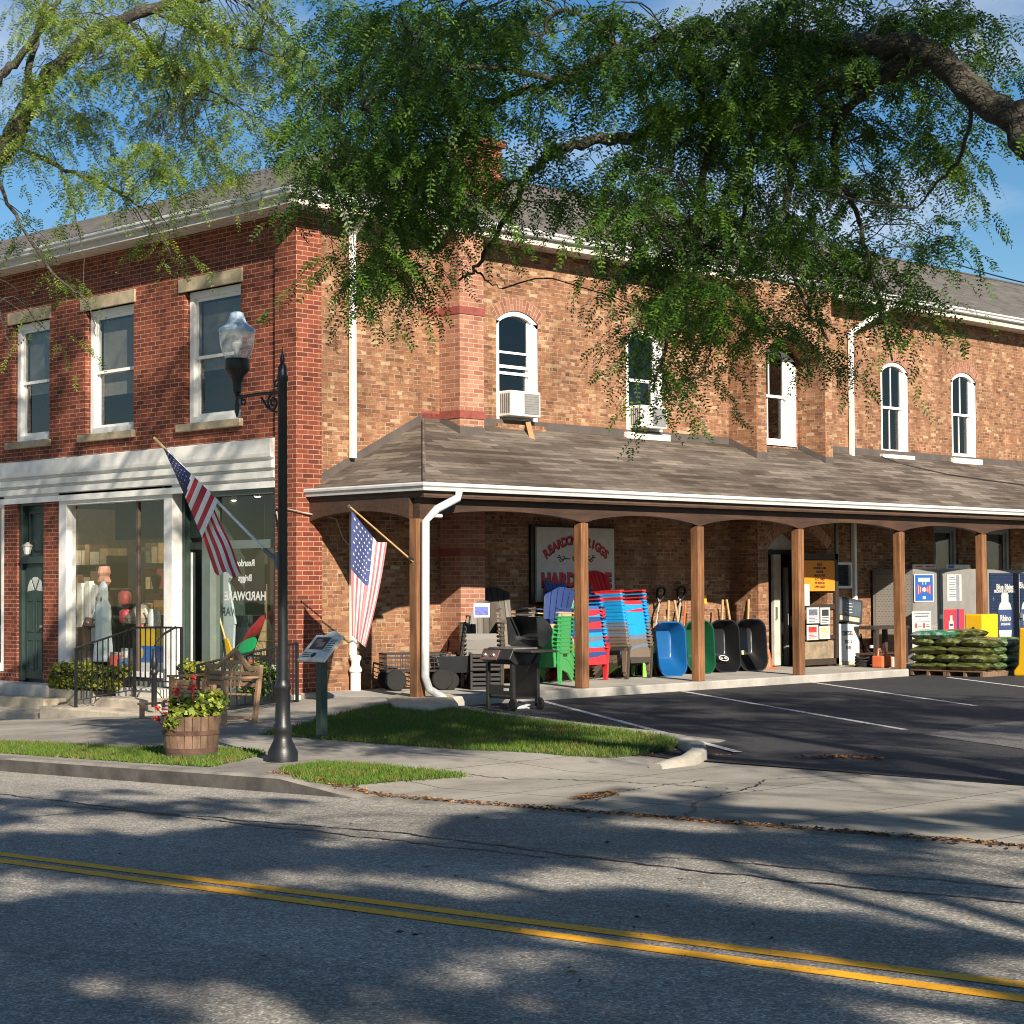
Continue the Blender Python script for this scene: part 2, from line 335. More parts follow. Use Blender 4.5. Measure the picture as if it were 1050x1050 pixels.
def asphalt(name, lo, hi, speck, patch=.35, bump=.8, tar=False):
    m, n, b = base(name); t = n.nodes.new('ShaderNodeTexCoord'); ob = t.outputs['Object']
    v = n.nodes.new('ShaderNodeTexVoronoi'); v.inputs['Scale'].default_value = 80; n.links.new(ob, v.inputs['Vector'])
    hs = n.nodes.new('ShaderNodeSeparateColor'); n.links.new(v.outputs['Color'], hs.inputs[0])
    r = ramp(n, [(0, lo), (.55, tuple((a+c)/2 for a, c in zip(lo, hi))), (.88, hi), (1, speck)]); n.links.new(hs.outputs[0], r.inputs['Fac'])
    p1 = noise(n, ob, .55, 6, .7); pr = ramp(n, [(.32, (1-patch,)*3), (.66, (1.,)*3)]); n.links.new(p1.outputs['Fac'], pr.inputs['Fac'])
    c = mixc(n, 1., r.outputs['Color'], pr.outputs['Color'], 'MULTIPLY')
    if tar:
        lm = n.nodes.new('ShaderNodeMapping'); lm.inputs['Scale'].default_value = (.07, 1.1, 1); n.links.new(ob, lm.inputs['Vector']); lz_ = noise(n, lm.outputs['Vector'], 1, 5, .6); lr = ramp(n, [(.38, (.8,.8,.8)), (.6, (1.05,1.05,1.05))]); n.links.new(lz_.outputs['Fac'], lr.inputs['Fac']); c = mixc(n, 1., c, lr.outputs['Color'], 'MULTIPLY')
        oz = noise(n, ob, 1.9, 3, .5); orr = ramp(n, [(.24, (.45,.45,.46)), (.31, (1,1,1))]); n.links.new(oz.outputs['Fac'], orr.inputs['Fac']); c = mixc(n, 1., c, orr.outputs['Color'], 'MULTIPLY')
    f2 = noise(n, ob, 9, 5, .7); c = mixc(n, .5, c, f2.outputs['Fac'], 'OVERLAY')
    n.links.new(c, b.inputs['Base Color']); b.inputs['Roughness'].default_value = .82; b.inputs['Specular IOR Level'].default_value = .35
    mp_ = mixc(n, .5, v.outputs['Distance'], noise(n, ob, 120, 2).outputs['Fac']); bumpn(n, b, mp_, bump, .008)
    return m
ROADM = asphalt('worn asphalt', (.17, .16, .145), (.47, .44, .385), (.74, .69, .6), .25, .4, True)
LOTM = asphalt('fresh asphalt', (.026, .026, .029), (.05, .05, .053), (.10, .10, .10), .25, .5)
PATCHM = asphalt('old asphalt patch', (.09, .088, .085), (.17, .165, .155), (.3, .28, .26), .25)
def pave_mat():
    m, n, b = base('pavement concrete'); t = n.nodes.new('ShaderNodeTexCoord'); ob = t.outputs['Object']
    k = n.nodes.new('ShaderNodeTexBrick'); n.links.new(ob, k.inputs['Vector']); k.inputs['Scale'].default_value = 1; k.inputs['Brick Width'].default_value = 1.75; k.inputs['Row Height'].default_value = 1.75; k.inputs['Mortar Size'].default_value = .009; k.offset = 0
    k.inputs['Color1'].default_value = (0,0,0,1); k.inputs['Color2'].default_value = (1,1,1,1)
    r = ramp(n, [(0, (.285, .265, .23)), (1, (.36, .335, .29))]); n.links.new(k.outputs['Color'], r.inputs['Fac'])
    c = mixc(n, k.outputs['Fac'], r.outputs['Color'], (.08, .07, .06))
    w1 = noise(n, ob, .8, 7, .72); wr = ramp(n, [(.33, (.62,)*3), (.62, (1.,)*3)]); n.links.new(w1.outputs['Fac'], wr.inputs['Fac']); c = mixc(n, 1., c, wr.outputs['Color'], 'MULTIPLY')
    f = noise(n, ob, 60, 3, .7); c = mixc(n, .45, c, f.outputs['Fac'], 'OVERLAY')
    n.links.new(c, b.inputs['Base Color']); b.inputs['Roughness'].default_value = .9; b.inputs['Specular IOR Level'].default_value = .25
    bumpn(n, b, f.outputs['Fac'], .35, .006); return m
PAVE = pave_mat()
SOIL = M('soil', (.06, .048, .03), .95, .35, 4, bump=.5, bscale=30)
GRASSB = M('turf base', (.045, .07, .016), .95, .4, 2.5, bump=.5, bscale=50)

terrain('ground', [(-300,-250),(250,-250),(250,320),(-300,320)], -.6, GRASSB, 8)
terrain('road', [(-80,2.6),(60,2.6),(60,11.3),(-80,11.3)], 0, ROADM, 1)
terrain('near_sidewalk', [(-80,-6),(60,-6),(60,2.6),(-80,2.6)], .13, PAVE, 2)
terrain('sidewalk', [(-80,11.45),(-13,11.45),(-13,11.31),(40,11.31),(40,15.2),(-9,15.25),(-13.0,15.45),(-14,17.5),(-20.5,19.0),(-80,19.0)], 0.002, PAVE, .4)
LZ = -.14
lot = terrain('parking_lot', [(-21.03,17.45),(-15.6,17.45),(-14.6,16.6),(-13.9,15.5),(-13.05,15.47),(-9,15.3),(40,15.25),(40,60),(-21.03,60)], 0, LOTM, 3, zf=lambda x, y: LZ if y > 17 else LZ+(min(0, g(x, 15.3)+.012-LZ))*(17-y)/1.7)
terrain('asphalt_patch', [tuple(PZ(*q, LZ)[:2]) for q in ((945,753),(985,748),(1010,743),(1062,738),(1075,772),(1020,764),(975,758))], .005, PATCHM, 5, zf=lambda x, y: LZ)
# kerb along the street, dropping at the driveway
mb = MB(); xs = [-80+i*.5 for i in range(130)]+[-15+i*.1 for i in range(40)]+[-11+i for i in range(50)]
for x in xs[:]: pass
vs = []; 
for x in xs:
    zr = road(x); k = g(x, 11.46)-zr
    vs += [(x, 11.28, zr-.06), (x, 11.29, zr+max(.0, k-.02)), (x, 11.315, zr+k+.004), (x, 11.455, zr+k+.006), (x, 11.455, zr-.06)]
fs = [(i*5+j, i*5+j+1, i*5+5+j+1, i*5+5+j) for i in range(len(xs)-1) for j in range(4)]
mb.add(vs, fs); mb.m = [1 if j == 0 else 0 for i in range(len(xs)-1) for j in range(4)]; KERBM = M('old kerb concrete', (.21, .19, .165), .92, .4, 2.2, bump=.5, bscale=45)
kind(mb.build('kerb', [KERBM, M('dark kerb face', (.075,.068,.06), .92, .5, 3, bump=.5, bscale=45)], smooth=40), 'structure')  # front face darker than the rest of the kerb
# painted lines
PAINT = M('yellow road paint', (.60, .29, .012), .7, .22, 3.5, bump=.3, bscale=80)
def worn_paint(name, col, worn, amount):
    m, n, b = base(name); t = n.nodes.new('ShaderNodeTexCoord'); nz_ = noise(n, t.outputs['Object'], 14, 6, .75)
    r = ramp(n, [(amount, worn), (amount+.1, col)]); n.links.new(nz_.outputs['Fac'], r.inputs['Fac']); n.links.new(r.outputs['Color'], b.inputs['Base Color']); b.inputs['Roughness'].default_value = .75
    bumpn(n, b, noise(n, t.outputs['Object'], 70, 2).outputs['Fac'], .4); return m
PAINT = worn_paint('yellow road paint', (.88, .41, .005), (.36, .24, .08), .35)
WPAINT = worn_paint('white lot paint', (.55, .55, .53), (.10, .10, .10), .38)
def Groad(px, py):
    r = ray(px, py); # plane z=.06+.0235x
    t = (.06-CAMZ)/(r[2]-.0235*r[0]); return CP+r*t
ya = np.array([Groad(*q) for q in ((0,874.5),(350,919.3),(700,964),(1050,1008))]); yb = np.array([Groad(*q) for q in ((0,884.5),(350,931.5),(700,979),(1050,1028))])
def fit(a): p = np.polyfit(a[:,0], a[:,1], 1); return lambda x: float(np.polyval(p, x))
fa, fb_ = fit(ya), fit(yb)
for lo, hi in ((lambda x: fa(x)-.105, lambda x: fa(x)+.02), (lambda x: fb_(x)-.02, lambda x: fb_(x)+.105)):
    mb = MB(); xs2 = [-60+i for i in range(100)]
    mb.add([q for x in xs2 for q in ((x, lo(x), road(x)+.004), (x, hi(x), road(x)+.004))], [(2*i, 2*i+2, 2*i+3, 2*i+1) for i in range(99)])
    kind(mb.build('yellow_line', PAINT), 'structure')
for pts in (((548,716.5),(655,744),(757,771)), ((700,708.8),(928,748)), ((829,699),(1000,723.5)), ((972,694.5),(1075,707.5))):
    P = [Vector(PZ(*q, LZ+.004)) for q in pts]; mb = MB(); d = (P[-1]-P[0]).normalized(); nrm = Vector((-d.y, d.x, 0))*.05
    mb.add([P[0]+nrm, P[0]-nrm, P[-1]-nrm, P[-1]+nrm], [(0,1,2,3)]); kind(mb.build('parking_line', WPAINT), 'structure')
# sealed cracks wandering along the road, cracks across the driveway
TAR = M('crack tar', (.018, .017, .016), .6, .3, 5)
def crack(name, pts, wdt, zf, n=40, jit=.05):
    P = [Vector(p) for p in pts]; L = []; 
    for i in range(len(P)-1):
        for k in range(n): L.append(P[i].lerp(P[i+1], k/n))
    L.append(P[-1]); rr = random.Random(len(L)+int(abs(P[0].x)*100)); off = 0; vs = []
    for i, p in enumerate(L):
        d = (L[min(i+1, len(L)-1)]-L[max(i-1, 0)]).to_2d().normalized(); nn = Vector((-d.y, d.x)); off = off*.85+rr.uniform(-jit, jit)*.5
        ww = wdt*rr.uniform(.35, 1.1)
        for s in (-1, 1):
            x = p.x+nn.x*(off+s*ww); y = p.y+nn.y*(off+s*ww); vs.append((x, y, zf(x, y)+.005))
    mb = MB(); mb.add(vs, [(2*i, 2*i+1, 2*i+3, 2*i+2) for i in range(len(L)-1)]); return kind(mb.build(name, TAR), 'structure')
zr = lambda x, y: road(x)
crack('road_crack', [Groad(-20,813), Groad(180,836), Groad(420,856), Groad(640,884), Groad(1060,930)], .022, zr)
crack('road_crack', [Groad(60,826), Groad(300,850), Groad(560,880)], .016, zr)
crack('road_crack', [Groad(-10,842), Groad(150,827)], .014, zr)
crack('road_crack', [Groad(560,880), Groad(700,880), Groad(1055,912)], .014, zr)
gz = lambda x, y: g(x, y)+.002
crack('driveway_crack', [G(470,793), G(580,800), G(705,806), G(780,812)], .012, gz)
crack('driveway_crack', [G(560,832), G(600,822), G(640,812), G(720,800)], .010, gz)
crack('driveway_crack', [G(700,842), G(715,822), G(790,800), G(905,793)], .012, gz)
# porch floor slab with its kerb edge
mb = MB(); mb.box((X0-.02, 18.97, -.5), (-21.05, 31.98, 0)); mb.box((X0-.02, 31.98, -.5), (-22.0, 60, -.004))
kind(mb.build('porch_slab', M('porch concrete', (.33, .31, .275), .9, .28, 1.3, bump=.3, bscale=60), bevel=.02), 'structure')
mb = MB(); prof = [(-.09,-.2),(.09,-.2),(.085,.0),(.06,.022),(-.06,.022),(-.09,0)]
isl = [PZ(*q, -.05) for q in ((430,720),(455,724.5),(500,731),(560,739),(620,746.5),(672,752),(697,756),(714,762),(716,768),(704,772),(672,775))]
mb.sweep([(o, z) for o, z in prof], [(p[0], p[1], -.05-(0,0,0,0,0,0,0,.005,.015,.05,.10)[i]) for i, p in enumerate(isl)]); kind(mb.build('island_kerb', M('island kerb concrete', (.36,.33,.28), .9, .3, 3, bump=.4, bscale=50), smooth=50), 'structure')
mb = MB(); q = [Vector(PZ(*p, 0)) for p in ((396,716),(430,706),(462,712),(470,722),(440,727),(405,724))]
mb.poly([(p.x, p.y, -.25) for p in q], (0,0,.27)); kind(mb.build('splash_stone', STONE, bevel=.03), 'structure')
# lawns: turf base + blades
def in_poly(x, y, P):
    c = False; j = len(P)-1
    for i in range(len(P)):
        if (P[i][1] > y) != (P[j][1] > y) and x < (P[j][0]-P[i][0])*(y-P[i][1])/(P[j][1]-P[i][1])+P[i][0]: c = not c
        j = i
    return c
def grass_mat():
    m, n, b = base('grass blades'); t = n.nodes.new('ShaderNodeTexCoord'); geo = n.nodes.new('ShaderNodeNewGeometry')
    nz_ = noise(n, t.outputs['Object'], 1.1, 5, .7); mx_ = mixc(n, .35, nz_.outputs['Fac'], geo.outputs['Random Per Island'])
    r = ramp(n, [(.32, (.26, .20, .07)), (.42, (.13, .18, .03)), (.60, (.08, .18, .018)), (.9, (.16, .29, .035))]); n.links.new(mx_, r.inputs['Fac']); n.links.new(r.outputs['Color'], b.inputs['Base Color'])
    b.inputs['Roughness'].default_value = .55; b.inputs['Specular IOR Level'].default_value = .3; b.inputs['Transmission Weight'].default_value = 0
    tl = n.nodes.new('ShaderNodeBsdfTranslucent'); n.links.new(r.outputs['Color'], tl.inputs['Color']); ms = n.nodes.new('ShaderNodeMixShader'); ms.inputs['Fac'].default_value = .35
    n.links.new(b.outputs[0], ms.inputs[1]); n.links.new(tl.outputs[0], ms.inputs[2]); n.links.new(ms.outputs[0], n.nodes['Material Output'].inputs['Surface']); return m
GRASS = grass_mat()
def h_isl(x, y):
    c = min(1, max(0, (y-14.9)/2.2)); c = c*c*(3-2*c); return lerp0(g(x, y)+.004, -.06, c)
def lerp0(a, b, t): return a+(b-a)*t
def H(px, py):
    r = ray(px, py); t = 3.
    while t < 90:
        p = CP+r*t
        if p[2] < h_isl(p[0], p[1]): break
        t += .02
    return p
def lawn(poly, zf, n, h, base_off=.006, skirt=.0):
    P = [(p[0], p[1]) for p in poly]; terrain('turf', P, base_off, GRASSB, .3, zf=zf, skirt=skirt)
    xs = [p[0] for p in P]; ys = [p[1] for p in P]; mb = MB(); rr = random.Random(n); c = 0
    while c < n:
        x = rr.uniform(min(xs)-.08, max(xs)+.08); y = rr.uniform(min(ys)-.08, max(ys)+.08)
        if not in_poly(x+rr.uniform(-.07,.07), y+rr.uniform(-.07,.07), P): continue
        c += 1; z = zf(x, y); a = rr.uniform(0, 6.28); hh = h*rr.uniform(.5, 1.25); wd = .007; lx = rr.gauss(0, .4)*hh; ly = rr.gauss(0, .4)*hh
        mb.add([(x-wd*math.cos(a), y-wd*math.sin(a), z), (x+wd*math.cos(a), y+wd*math.sin(a), z), (x+lx, y+ly, z+hh)], [(0,1,2)])
    return kind(mb.build('grass', GRASS, fix=False), 'stuff')
isl_poly = [H(*q) for q in ((268,753),(300,746),(345,734),(392,724),(430,721.5),(455,725.5),(500,732),(560,740),(620,747.5),(670,753),(694,759),(690,765),(655,773),(625,777),(580,775),(480,769),(380,762),(320,757))]
lawn(isl_poly, h_isl, 30000, .058, skirt=.1)
lawn([G(*q) for q in ((-40,760),(60,763),(130,768),(200,766),(262,770),(272,774),(255,778),(215,787),(150,783),(0,772.5),(-40,769))], gz, 17000, .045)
lawn([G(*q) for q in ((290,789),(330,783),(400,787),(470,794),(478,797),(420,801),(350,806.5),(320,803),(300,797))], gz, 8000, .045)
# leaf litter in the gutter, on the driveway and in the lot
LITTER = [M('dry leaf %s' % k, c, .8, .3, 30) for k, c in (('brown', (.20, .085, .03)), ('dark', (.06, .035, .02)), ('tan', (.34, .19, .07)))]
def litter(name, pts, n, wdt, zf, size=.03):
    P = [Vector(p) for p in pts]; mb = MB(); rr = random.Random(n)
    ln = [(P[i+1]-P[i]).length for i in range(len(P)-1)]
    for _ in range(n):
        k = rr.choices(range(len(ln)), ln)[0]; p = P[k].lerp(P[k+1], rr.random()); x = p.x+rr.gauss(0, wdt*.5); y = p.y+rr.gauss(0, wdt*.5); z = zf(x, y)+.008+rr.random()*.012
        a = rr.uniform(0, 6.28); s = size*rr.uniform(.4, 1.3); e = Matrix.Translation((x, y, z))@Matrix.Rotation(a, 4, 'Z')@Matrix.Rotation(rr.gauss(0, .5), 4, 'X')
        mb.add([e@Vector(q) for q in ((-s,0,0),(0,s*.4,.004),(s,0,.0),(0,-s*.4,.004))], [(0,1,2,3)], rr.choices((0,1,2), (4,5,2))[0])
    return kind(mb.build(name, LITTER, fix=False), 'stuff')
gut = [Groad(x, 787.6+.0798*x-1) for x in range(-20, 1075, 60)]
litter('leaf_litter', gut[:6], 600, .06, zr); litter('leaf_litter', gut[5:], 1500, .09, lambda x, y: max(g(x, y), road(x)))
litter('leaf_litter', [G(596,820), G(612,817), G(628,814)], 420, .09, gz); litter('leaf_litter', [PZ(826,777,LZ), PZ(868,776,LZ), PZ(905,779,LZ)], 260, .12, lambda x, y: LZ)
litter('leaf_litter', [G(640,776), G(690,775), G(740,776)], 200, .12, gz, .02)
allp = [Groad(rng.uniform(0,1050), rng.uniform(830,1040)) for _ in range(40)]
litter('leaf_litter', allp, 140, .8, zr, .02)

# ================================================================== THE STORE BUILDING
B = thing('brick_store_building', 'two storey red brick store with white cornice and a long wooden side porch', 'building', (X0, Y0, 0)); BO = (X0, Y0, 0)
fmap = lambda u, v, d: (u, Y0+d, v)
smap = lambda u, v, d: (X0-d, u, v)
bmap = lambda u, v, d: (-23.01-d, u, v)
def bp(mb, name, mats, parent=None, **k): return mb.build(name, mats, parent or B, org=BO, **k)
def mbx(mb, mp, u0, u1, v0, v1, d0, d1, mi=None):
    vs = [mp(u, v, d) for d in (d0, d1) for u, v in ((u0,v0),(u1,v0),(u1,v1),(u0,v1))]
    return mb.add(vs, [(0,1,2,3),(7,6,5,4),(0,4,5,1),(1,5,6,2),(2,6,7,3),(3,7,4,0)], mi)
def arc_pts(u0, u1, v1, rise, n=12, off=0):
    wdt = u1-u0; Rr = (wdt*wdt/4+rise*rise)/(2*rise); um = (u0+u1)/2; vc = v1-Rr; a = math.asin(wdt/2/Rr)
    return [(um+(Rr+off)*math.sin(-a+2*a*k/n), vc+(Rr+off)*math.cos(-a+2*a*k/n)) for k in range(n+1)]
def wall(mb, mp, u0, u1, v0, v1, ops, thick):
    us = sorted({u0, u1, *[o[0] for o in ops], *[o[1] for o in ops]}); vv = sorted({v0, v1, *[o[2] for o in ops], *[o[3] for o in ops]})
    for i in range(len(us)-1):
        for j in range(len(vv)-1):
            a, b2 = (us[i]+us[i+1])/2, (vv[j]+vv[j+1])/2
            if any(o[0] < a < o[1] and o[2] < b2 < o[3] for o in ops): continue
            mb.add([mp(us[i],vv[j],0), mp(us[i+1],vv[j],0), mp(us[i+1],vv[j+1],0), mp(us[i],vv[j+1],0)], [(0,1,2,3)])
    for o in ops:
        a, b2, c, d, rise = (*o, 0)[:5]; top = d-rise
        for e in (a, b2): mb.add([mp(e,c,0), mp(e,c,thick), mp(e,top,thick), mp(e,top,0)], [(0,1,2,3)])
        mb.add([mp(a,c,0), mp(b2,c,0), mp(b2,c,thick), mp(a,c,thick)], [(0,1,2,3)])
        if rise == 0: mb.add([mp(a,d,0), mp(b2,d,0), mp(b2,d,thick), mp(a,d,thick)], [(0,1,2,3)])
        else:
            P = arc_pts(a, b2, d, rise)
            for k in range(len(P)-1):
                (p, q), (r, s) = P[k], P[k+1]
                mb.add([mp(p,q,0), mp(r,s,0), mp(r,d,0), mp(p,d,0)], [(0,1,2,3)]); mb.add([mp(p,q,0), mp(r,s,0), mp(r,s,thick), mp(p,q,thick)], [(0,1,2,3)])
FW = [(-32.25,-30.95,4.40,6.63), (-29.75,-28.22,4.40,6.63), (-26.72,-25.15,4.40,6.63), (-35.4,-34.0,4.40,6.63)]
mb = MB(); wall(mb, fmap, -44, -24.18, -1.2, 7.62, FW+[(-32.05,-31.13,-.3,3.36), (-30.6,-24.18,-.45,3.4), (-36.5,-32.52,.1,3.4)], .22); bp(mb, 'front_wall', BR_FRONT)
mb = MB(); mb.box((-24.18, Y0-.06, -1.2), (X0+.06, 19.4, 7.62)); bp(mb, 'corner_pier', BR_FRONT)
SW = [(23.36,24.40,4.47,6.48,.2), (26.75,27.80,4.50,6.45,.2), (35.05,36.11,4.46,6.50,.2), (37.86,38.90,4.50,6.48,.2), (41.2,42.3,4.50,6.48,.2)]
LW = [(37.05,38.05,1.0,2.95), (39.26,40.33,1.0,2.95), (42.0,43.0,1.0,2.95)]
mb = MB(); wall(mb, smap, 19.4, 62, -1.2, 7.62, SW+[(o[0],o[1],o[2],o[3]) for o in LW]+[(30.14,32.0,0,2.72), (30.5,31.98,4.45,6.45)], .2); bp(mb, 'side_wall', BR_SIDE)
mb = MB(); mb.box((X0, 22.01, -.3), (-23.2, 22.57, 7.6)); bp(mb, 'buttress', BR_BUTT)
mb = MB()
for z in (6.21, 4.46, 2.15): mb = MB(); mb.poly([(X0,21.6,z),(X0,22.585,z),(-23.185,22.585,z),(-23.185,21.995,z),(X0+.012,21.995,z),(X0+.012,21.6,z)], (0,0,.13)); bp(mb, 'brick_band', BR_BAND)
mb = MB(); wall(mb, bmap, 29.78, 32.29, -.3, 7.6, [(30.1,32.04,-.3,2.75,.38), (30.1,32.04,4.0,6.62,.36)], .69)
for u in (29.78, 32.29): mb.add([bmap(u,-.3,0), bmap(u,-.3,.69), bmap(u,7.6,.69), bmap(u,7.6,0)], [(0,1,2,3)])
bp(mb, 'entrance_bay', BR_SIDE)
mb = MB(); mb.box((-26.4,24.8,8.4),(-25.7,25.5,9.95)); mb.box((-26.47,24.73,9.95),(-25.63,25.57,10.08)); bp(mb, 'chimney', BR_FRONT)
# brick arches over the side windows
def arch_part(mp, u0, u1, v1, rise, wd=.24, d0=-.006):
    n = 20; A = arc_pts(u0-.0, u1+.0, v1, rise, n); C = arc_pts(u0, u1, v1, rise, n, wd); mb = MB(); uv = []; s = 0
    for k in range(n+1):
        if k: s += math.dist(A[k], A[k-1])*1.12
        mb.v += [mp(*A[k], d0), mp(*C[k], d0), mp(*C[k], .02)]; uv += [(0, s), (.235, s), (.25, s)]
    for k in range(n): mb.f += [(3*k, 3*k+3, 3*k+4, 3*k+1), (3*k+1, 3*k+4, 3*k+5, 3*k+2)]; mb.m += [0, 0]
    return bp(mb, 'brick_arch', BR_BUTT, uvs=uv)
for o in SW: arch_part(smap, o[0], o[1], o[3], o[4])
arch_part(bmap, 30.1, 32.04, 6.62, .36); arch_part(bmap, 30.1, 32.04, 2.75, .38)
# windows: frame (casing + sashes) > pane, sill, lintel
def window(mp, u0, u1, v0, v1, rise=0, cas=.1, d=.07, munt=0, mid=.5, frame_mat=None, sash=.055, bars=(), casr=None):
    fm = frame_mat or WHITE; mb = MB(); cr = casr or cas
    mbx(mb, mp, u0, u0+cas, v0, v1-rise, d, d+.16); mbx(mb, mp, u1-cr, u1, v0, v1-rise, d, d+.16); mbx(mb, mp, u0+cas, u1-cr, v0, v0+cas*.9, d-.01, d+.16)
    if rise:
        A = arc_pts(u0, u1, v1, rise, 12)
        for k in range(12):
            (p, q), (r, s) = A[k], A[k+1]; lo = v1-rise-cas*.3
            vs = [mp(p, q, dd) for dd in (d, d+.16)]+[mp(r, s, dd) for dd in (d, d+.16)]+[mp(p, q-cas*1.05, dd) for dd in (d, d+.16)]+[mp(r, s-cas*1.05, dd) for dd in (d, d+.16)]
            mb.add(vs, [(0,2,6,4),(1,3,7,5),(4,6,7,5),(0,2,3,1)])
        top = v1-cas*.4
    else: mbx(mb, mp, u0+cas, u1-cr, v1-cas, v1, d, d+.16); top = v1-cas
    a, b2, c, e = u0+cas, u1-cr, v0+cas*.9, top; vm = c+(e-c)*mid
    def sashf(c0, c1, dd):
        mbx(mb, mp, a, a+sash, c0, c1, dd, dd+.035); mbx(mb, mp, b2-sash, b2, c0, c1, dd, dd+.035); mbx(mb, mp, a+sash, b2-sash, c0, c0+sash, dd, dd+.035)
        if c1 < top-.1 or not rise: mbx(mb, mp, a+sash, b2-sash, c1-sash, c1, dd, dd+.035)
        for k in range(munt): u = a+(b2-a)*(k+1)/(munt+1); mbx(mb, mp, u-.013, u+.013, c0+sash, c1-(sash if not rise else .02), dd+.004, dd+.03)
    sashf(c, vm+.03, d+.095); sashf(vm-.03, e, d+.055)
    for z, h in bars: mbx(mb, mp, a+.02, b2-.02, z, z+h, d+.04, d+.053)
    f = bp(mb, 'window', fm)
    mb = MB(); mb.add([mp(a,c,d+.11), mp(b2,c,d+.11), mp(b2,vm,d+.11), mp(a,vm,d+.11)], [(0,1,2,3)]); mb.add([mp(a,vm,d+.07), mp(b2,vm,d+.07), mp(b2,e,d+.07), mp(a,e,d+.07)], [(0,1,2,3)])
    bp(mb, 'pane', GLASS, f); return f
SILLM = M('tan stone', (.33, .275, .185), .85, .3, 4, bump=.4, bscale=30)
for k, o in enumerate(FW):
    f = window(fmap, o[0]+.02, o[1]-.02, o[2]+.02, o[3], 0, .11, .1, bars=() if k else ())
    mb = MB(); mbx(mb, fmap, o[0]-.15, o[1]+.06, 6.63, 6.86, -.03, .2); bp(mb, 'lintel', SILLM, f, bevel=.012)
    mb = MB(); mbx(mb, fmap, o[0]-.15, o[1]+.06, 4.27, 4.40, -.08, .2); bp(mb, 'sill', SILLM, f, bevel=.012)
    mb = MB(); mbx(mb, fmap, o[0]+.16, o[1]-.16, 5.3 if k != 1 else 5.1, 6.45, .28, .285); bp(mb, 'blind', M('pale blind', (.38,.35,.30), .8), f)
for k, o in enumerate(SW):
    f = window(smap, *o[:4], o[4], .085, .02, munt=0 if k < 2 else 1, bars=((5.72,.04),(5.35,.05)) if k == 0 else (), casr=.15)
    mb = MB(); mbx(mb, smap, o[0]-.08, o[1]+.1, o[2]-.13, o[2], -.09, .1); bp(mb, 'sill', BR_SIDE if k == 0 else M('white sill', (.66,.62,.52), .7, .15), f)
for o in LW:
    window(smap, *o, 0, .1, .05, mid=.3, frame_mat=M('grey window paint', (.30,.31,.31), .6))
    mb = MB(); mbx(mb, smap, o[0]+.1, o[1]-.1, o[2]+.1, o[3]-.1, .24, .245); bp(mb, 'window_shade', M('grey shade', (.34,.36,.33), .8, .25, 5))
f = window(smap, 30.52, 31.96, 4.47, 6.42, .22, .1, -.02, munt=1, casr=.3)
# side door in the bay under the porch
mb = MB(); mbx(mb, smap, 30.14, 32.0, 2.36, 2.72, .06, .1); bp(mb, 'transom_panel', M('pale grey panel', (.42,.40,.37), .6))
mb = MB()
for a, b2 in ((30.14,30.24),(31.9,32.0)): mbx(mb, smap, a, b2, 0, 2.36, .02, .14)
mbx(mb, smap, 30.24, 31.9, 2.26, 2.36, .02, .14); bp(mb, 'door_frame', BLACK)
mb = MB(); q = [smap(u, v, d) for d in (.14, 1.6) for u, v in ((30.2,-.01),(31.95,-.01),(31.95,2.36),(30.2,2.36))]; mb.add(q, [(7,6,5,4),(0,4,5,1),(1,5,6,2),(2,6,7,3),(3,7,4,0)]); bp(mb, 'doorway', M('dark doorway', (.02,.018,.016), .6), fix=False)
mb = MB(); mbx(mb, smap, 31.22, 31.46, 0.02, 2.26, .03, .10); dl = bp(mb, 'door_leaf', M('off white door', (.46,.43,.37), .55)); mb = MB(); mbx(mb, smap, 31.255, 31.275, .95, 1.2, -.02, .03); bp(mb, 'handle', STEEL, dl)
mb = MB(); mbx(mb, smap, 31.62, 31.72, 0.02, 2.0, .04, .10); bp(mb, 'door_edge', M('grey door edge', (.2,.19,.18), .5))
# closed rear of the building, so the rooms behind the panes are dark
mb = MB(); zt_ = 7.6
for a, b2 in (((-44,19.1),(-44,27)),((-44,27),(-35,27)),((-35,27),(-35,62)),((-35,62),(X0,62))): mb.add([(*a,-1.2),(*b2,-1.2),(*b2,zt_),(*a,zt_)], [(0,1,2,3)])
bp(mb, 'rear_wall', BR_SIDE, fix=False)
mb = MB(); mb.add([(-44,19.2,3.62),(-24,19.2,3.62),(-24,62,3.62),(-44,62,3.62)], [(0,1,2,3)]); mb.add([(-44,19.2,7.58),(-24,19.2,7.58),(-24,62,7.58),(-44,62,7.58)], [(0,1,2,3)]); mb.add([(-37,25.2,-.05),(-24,25.2,-.05),(-24,62,-.05),(-37,62,-.05)], [(0,1,2,3)]); bp(mb, 'inner_floor', M('dark floor', (.07,.06,.05), .9), fix=False)
# cornice
mb = MB(); mb.sweep([(0,3.24),(.06,3.24),(.06,3.34),(.01,3.35),(.01,3.385),(.08,3.40),(.09,3.50),(.03,3.51),(.03,3.545),(.11,3.56),(.12,3.66),(.06,3.67),(.06,3.71),(.14,3.73),(.15,3.78),(.15,4.0),(.05,4.03),(0,4.03)], [(-44,Y0,0),(-24.2,Y0,0)]); bp(mb, 'cornice', WHITE_OLD)
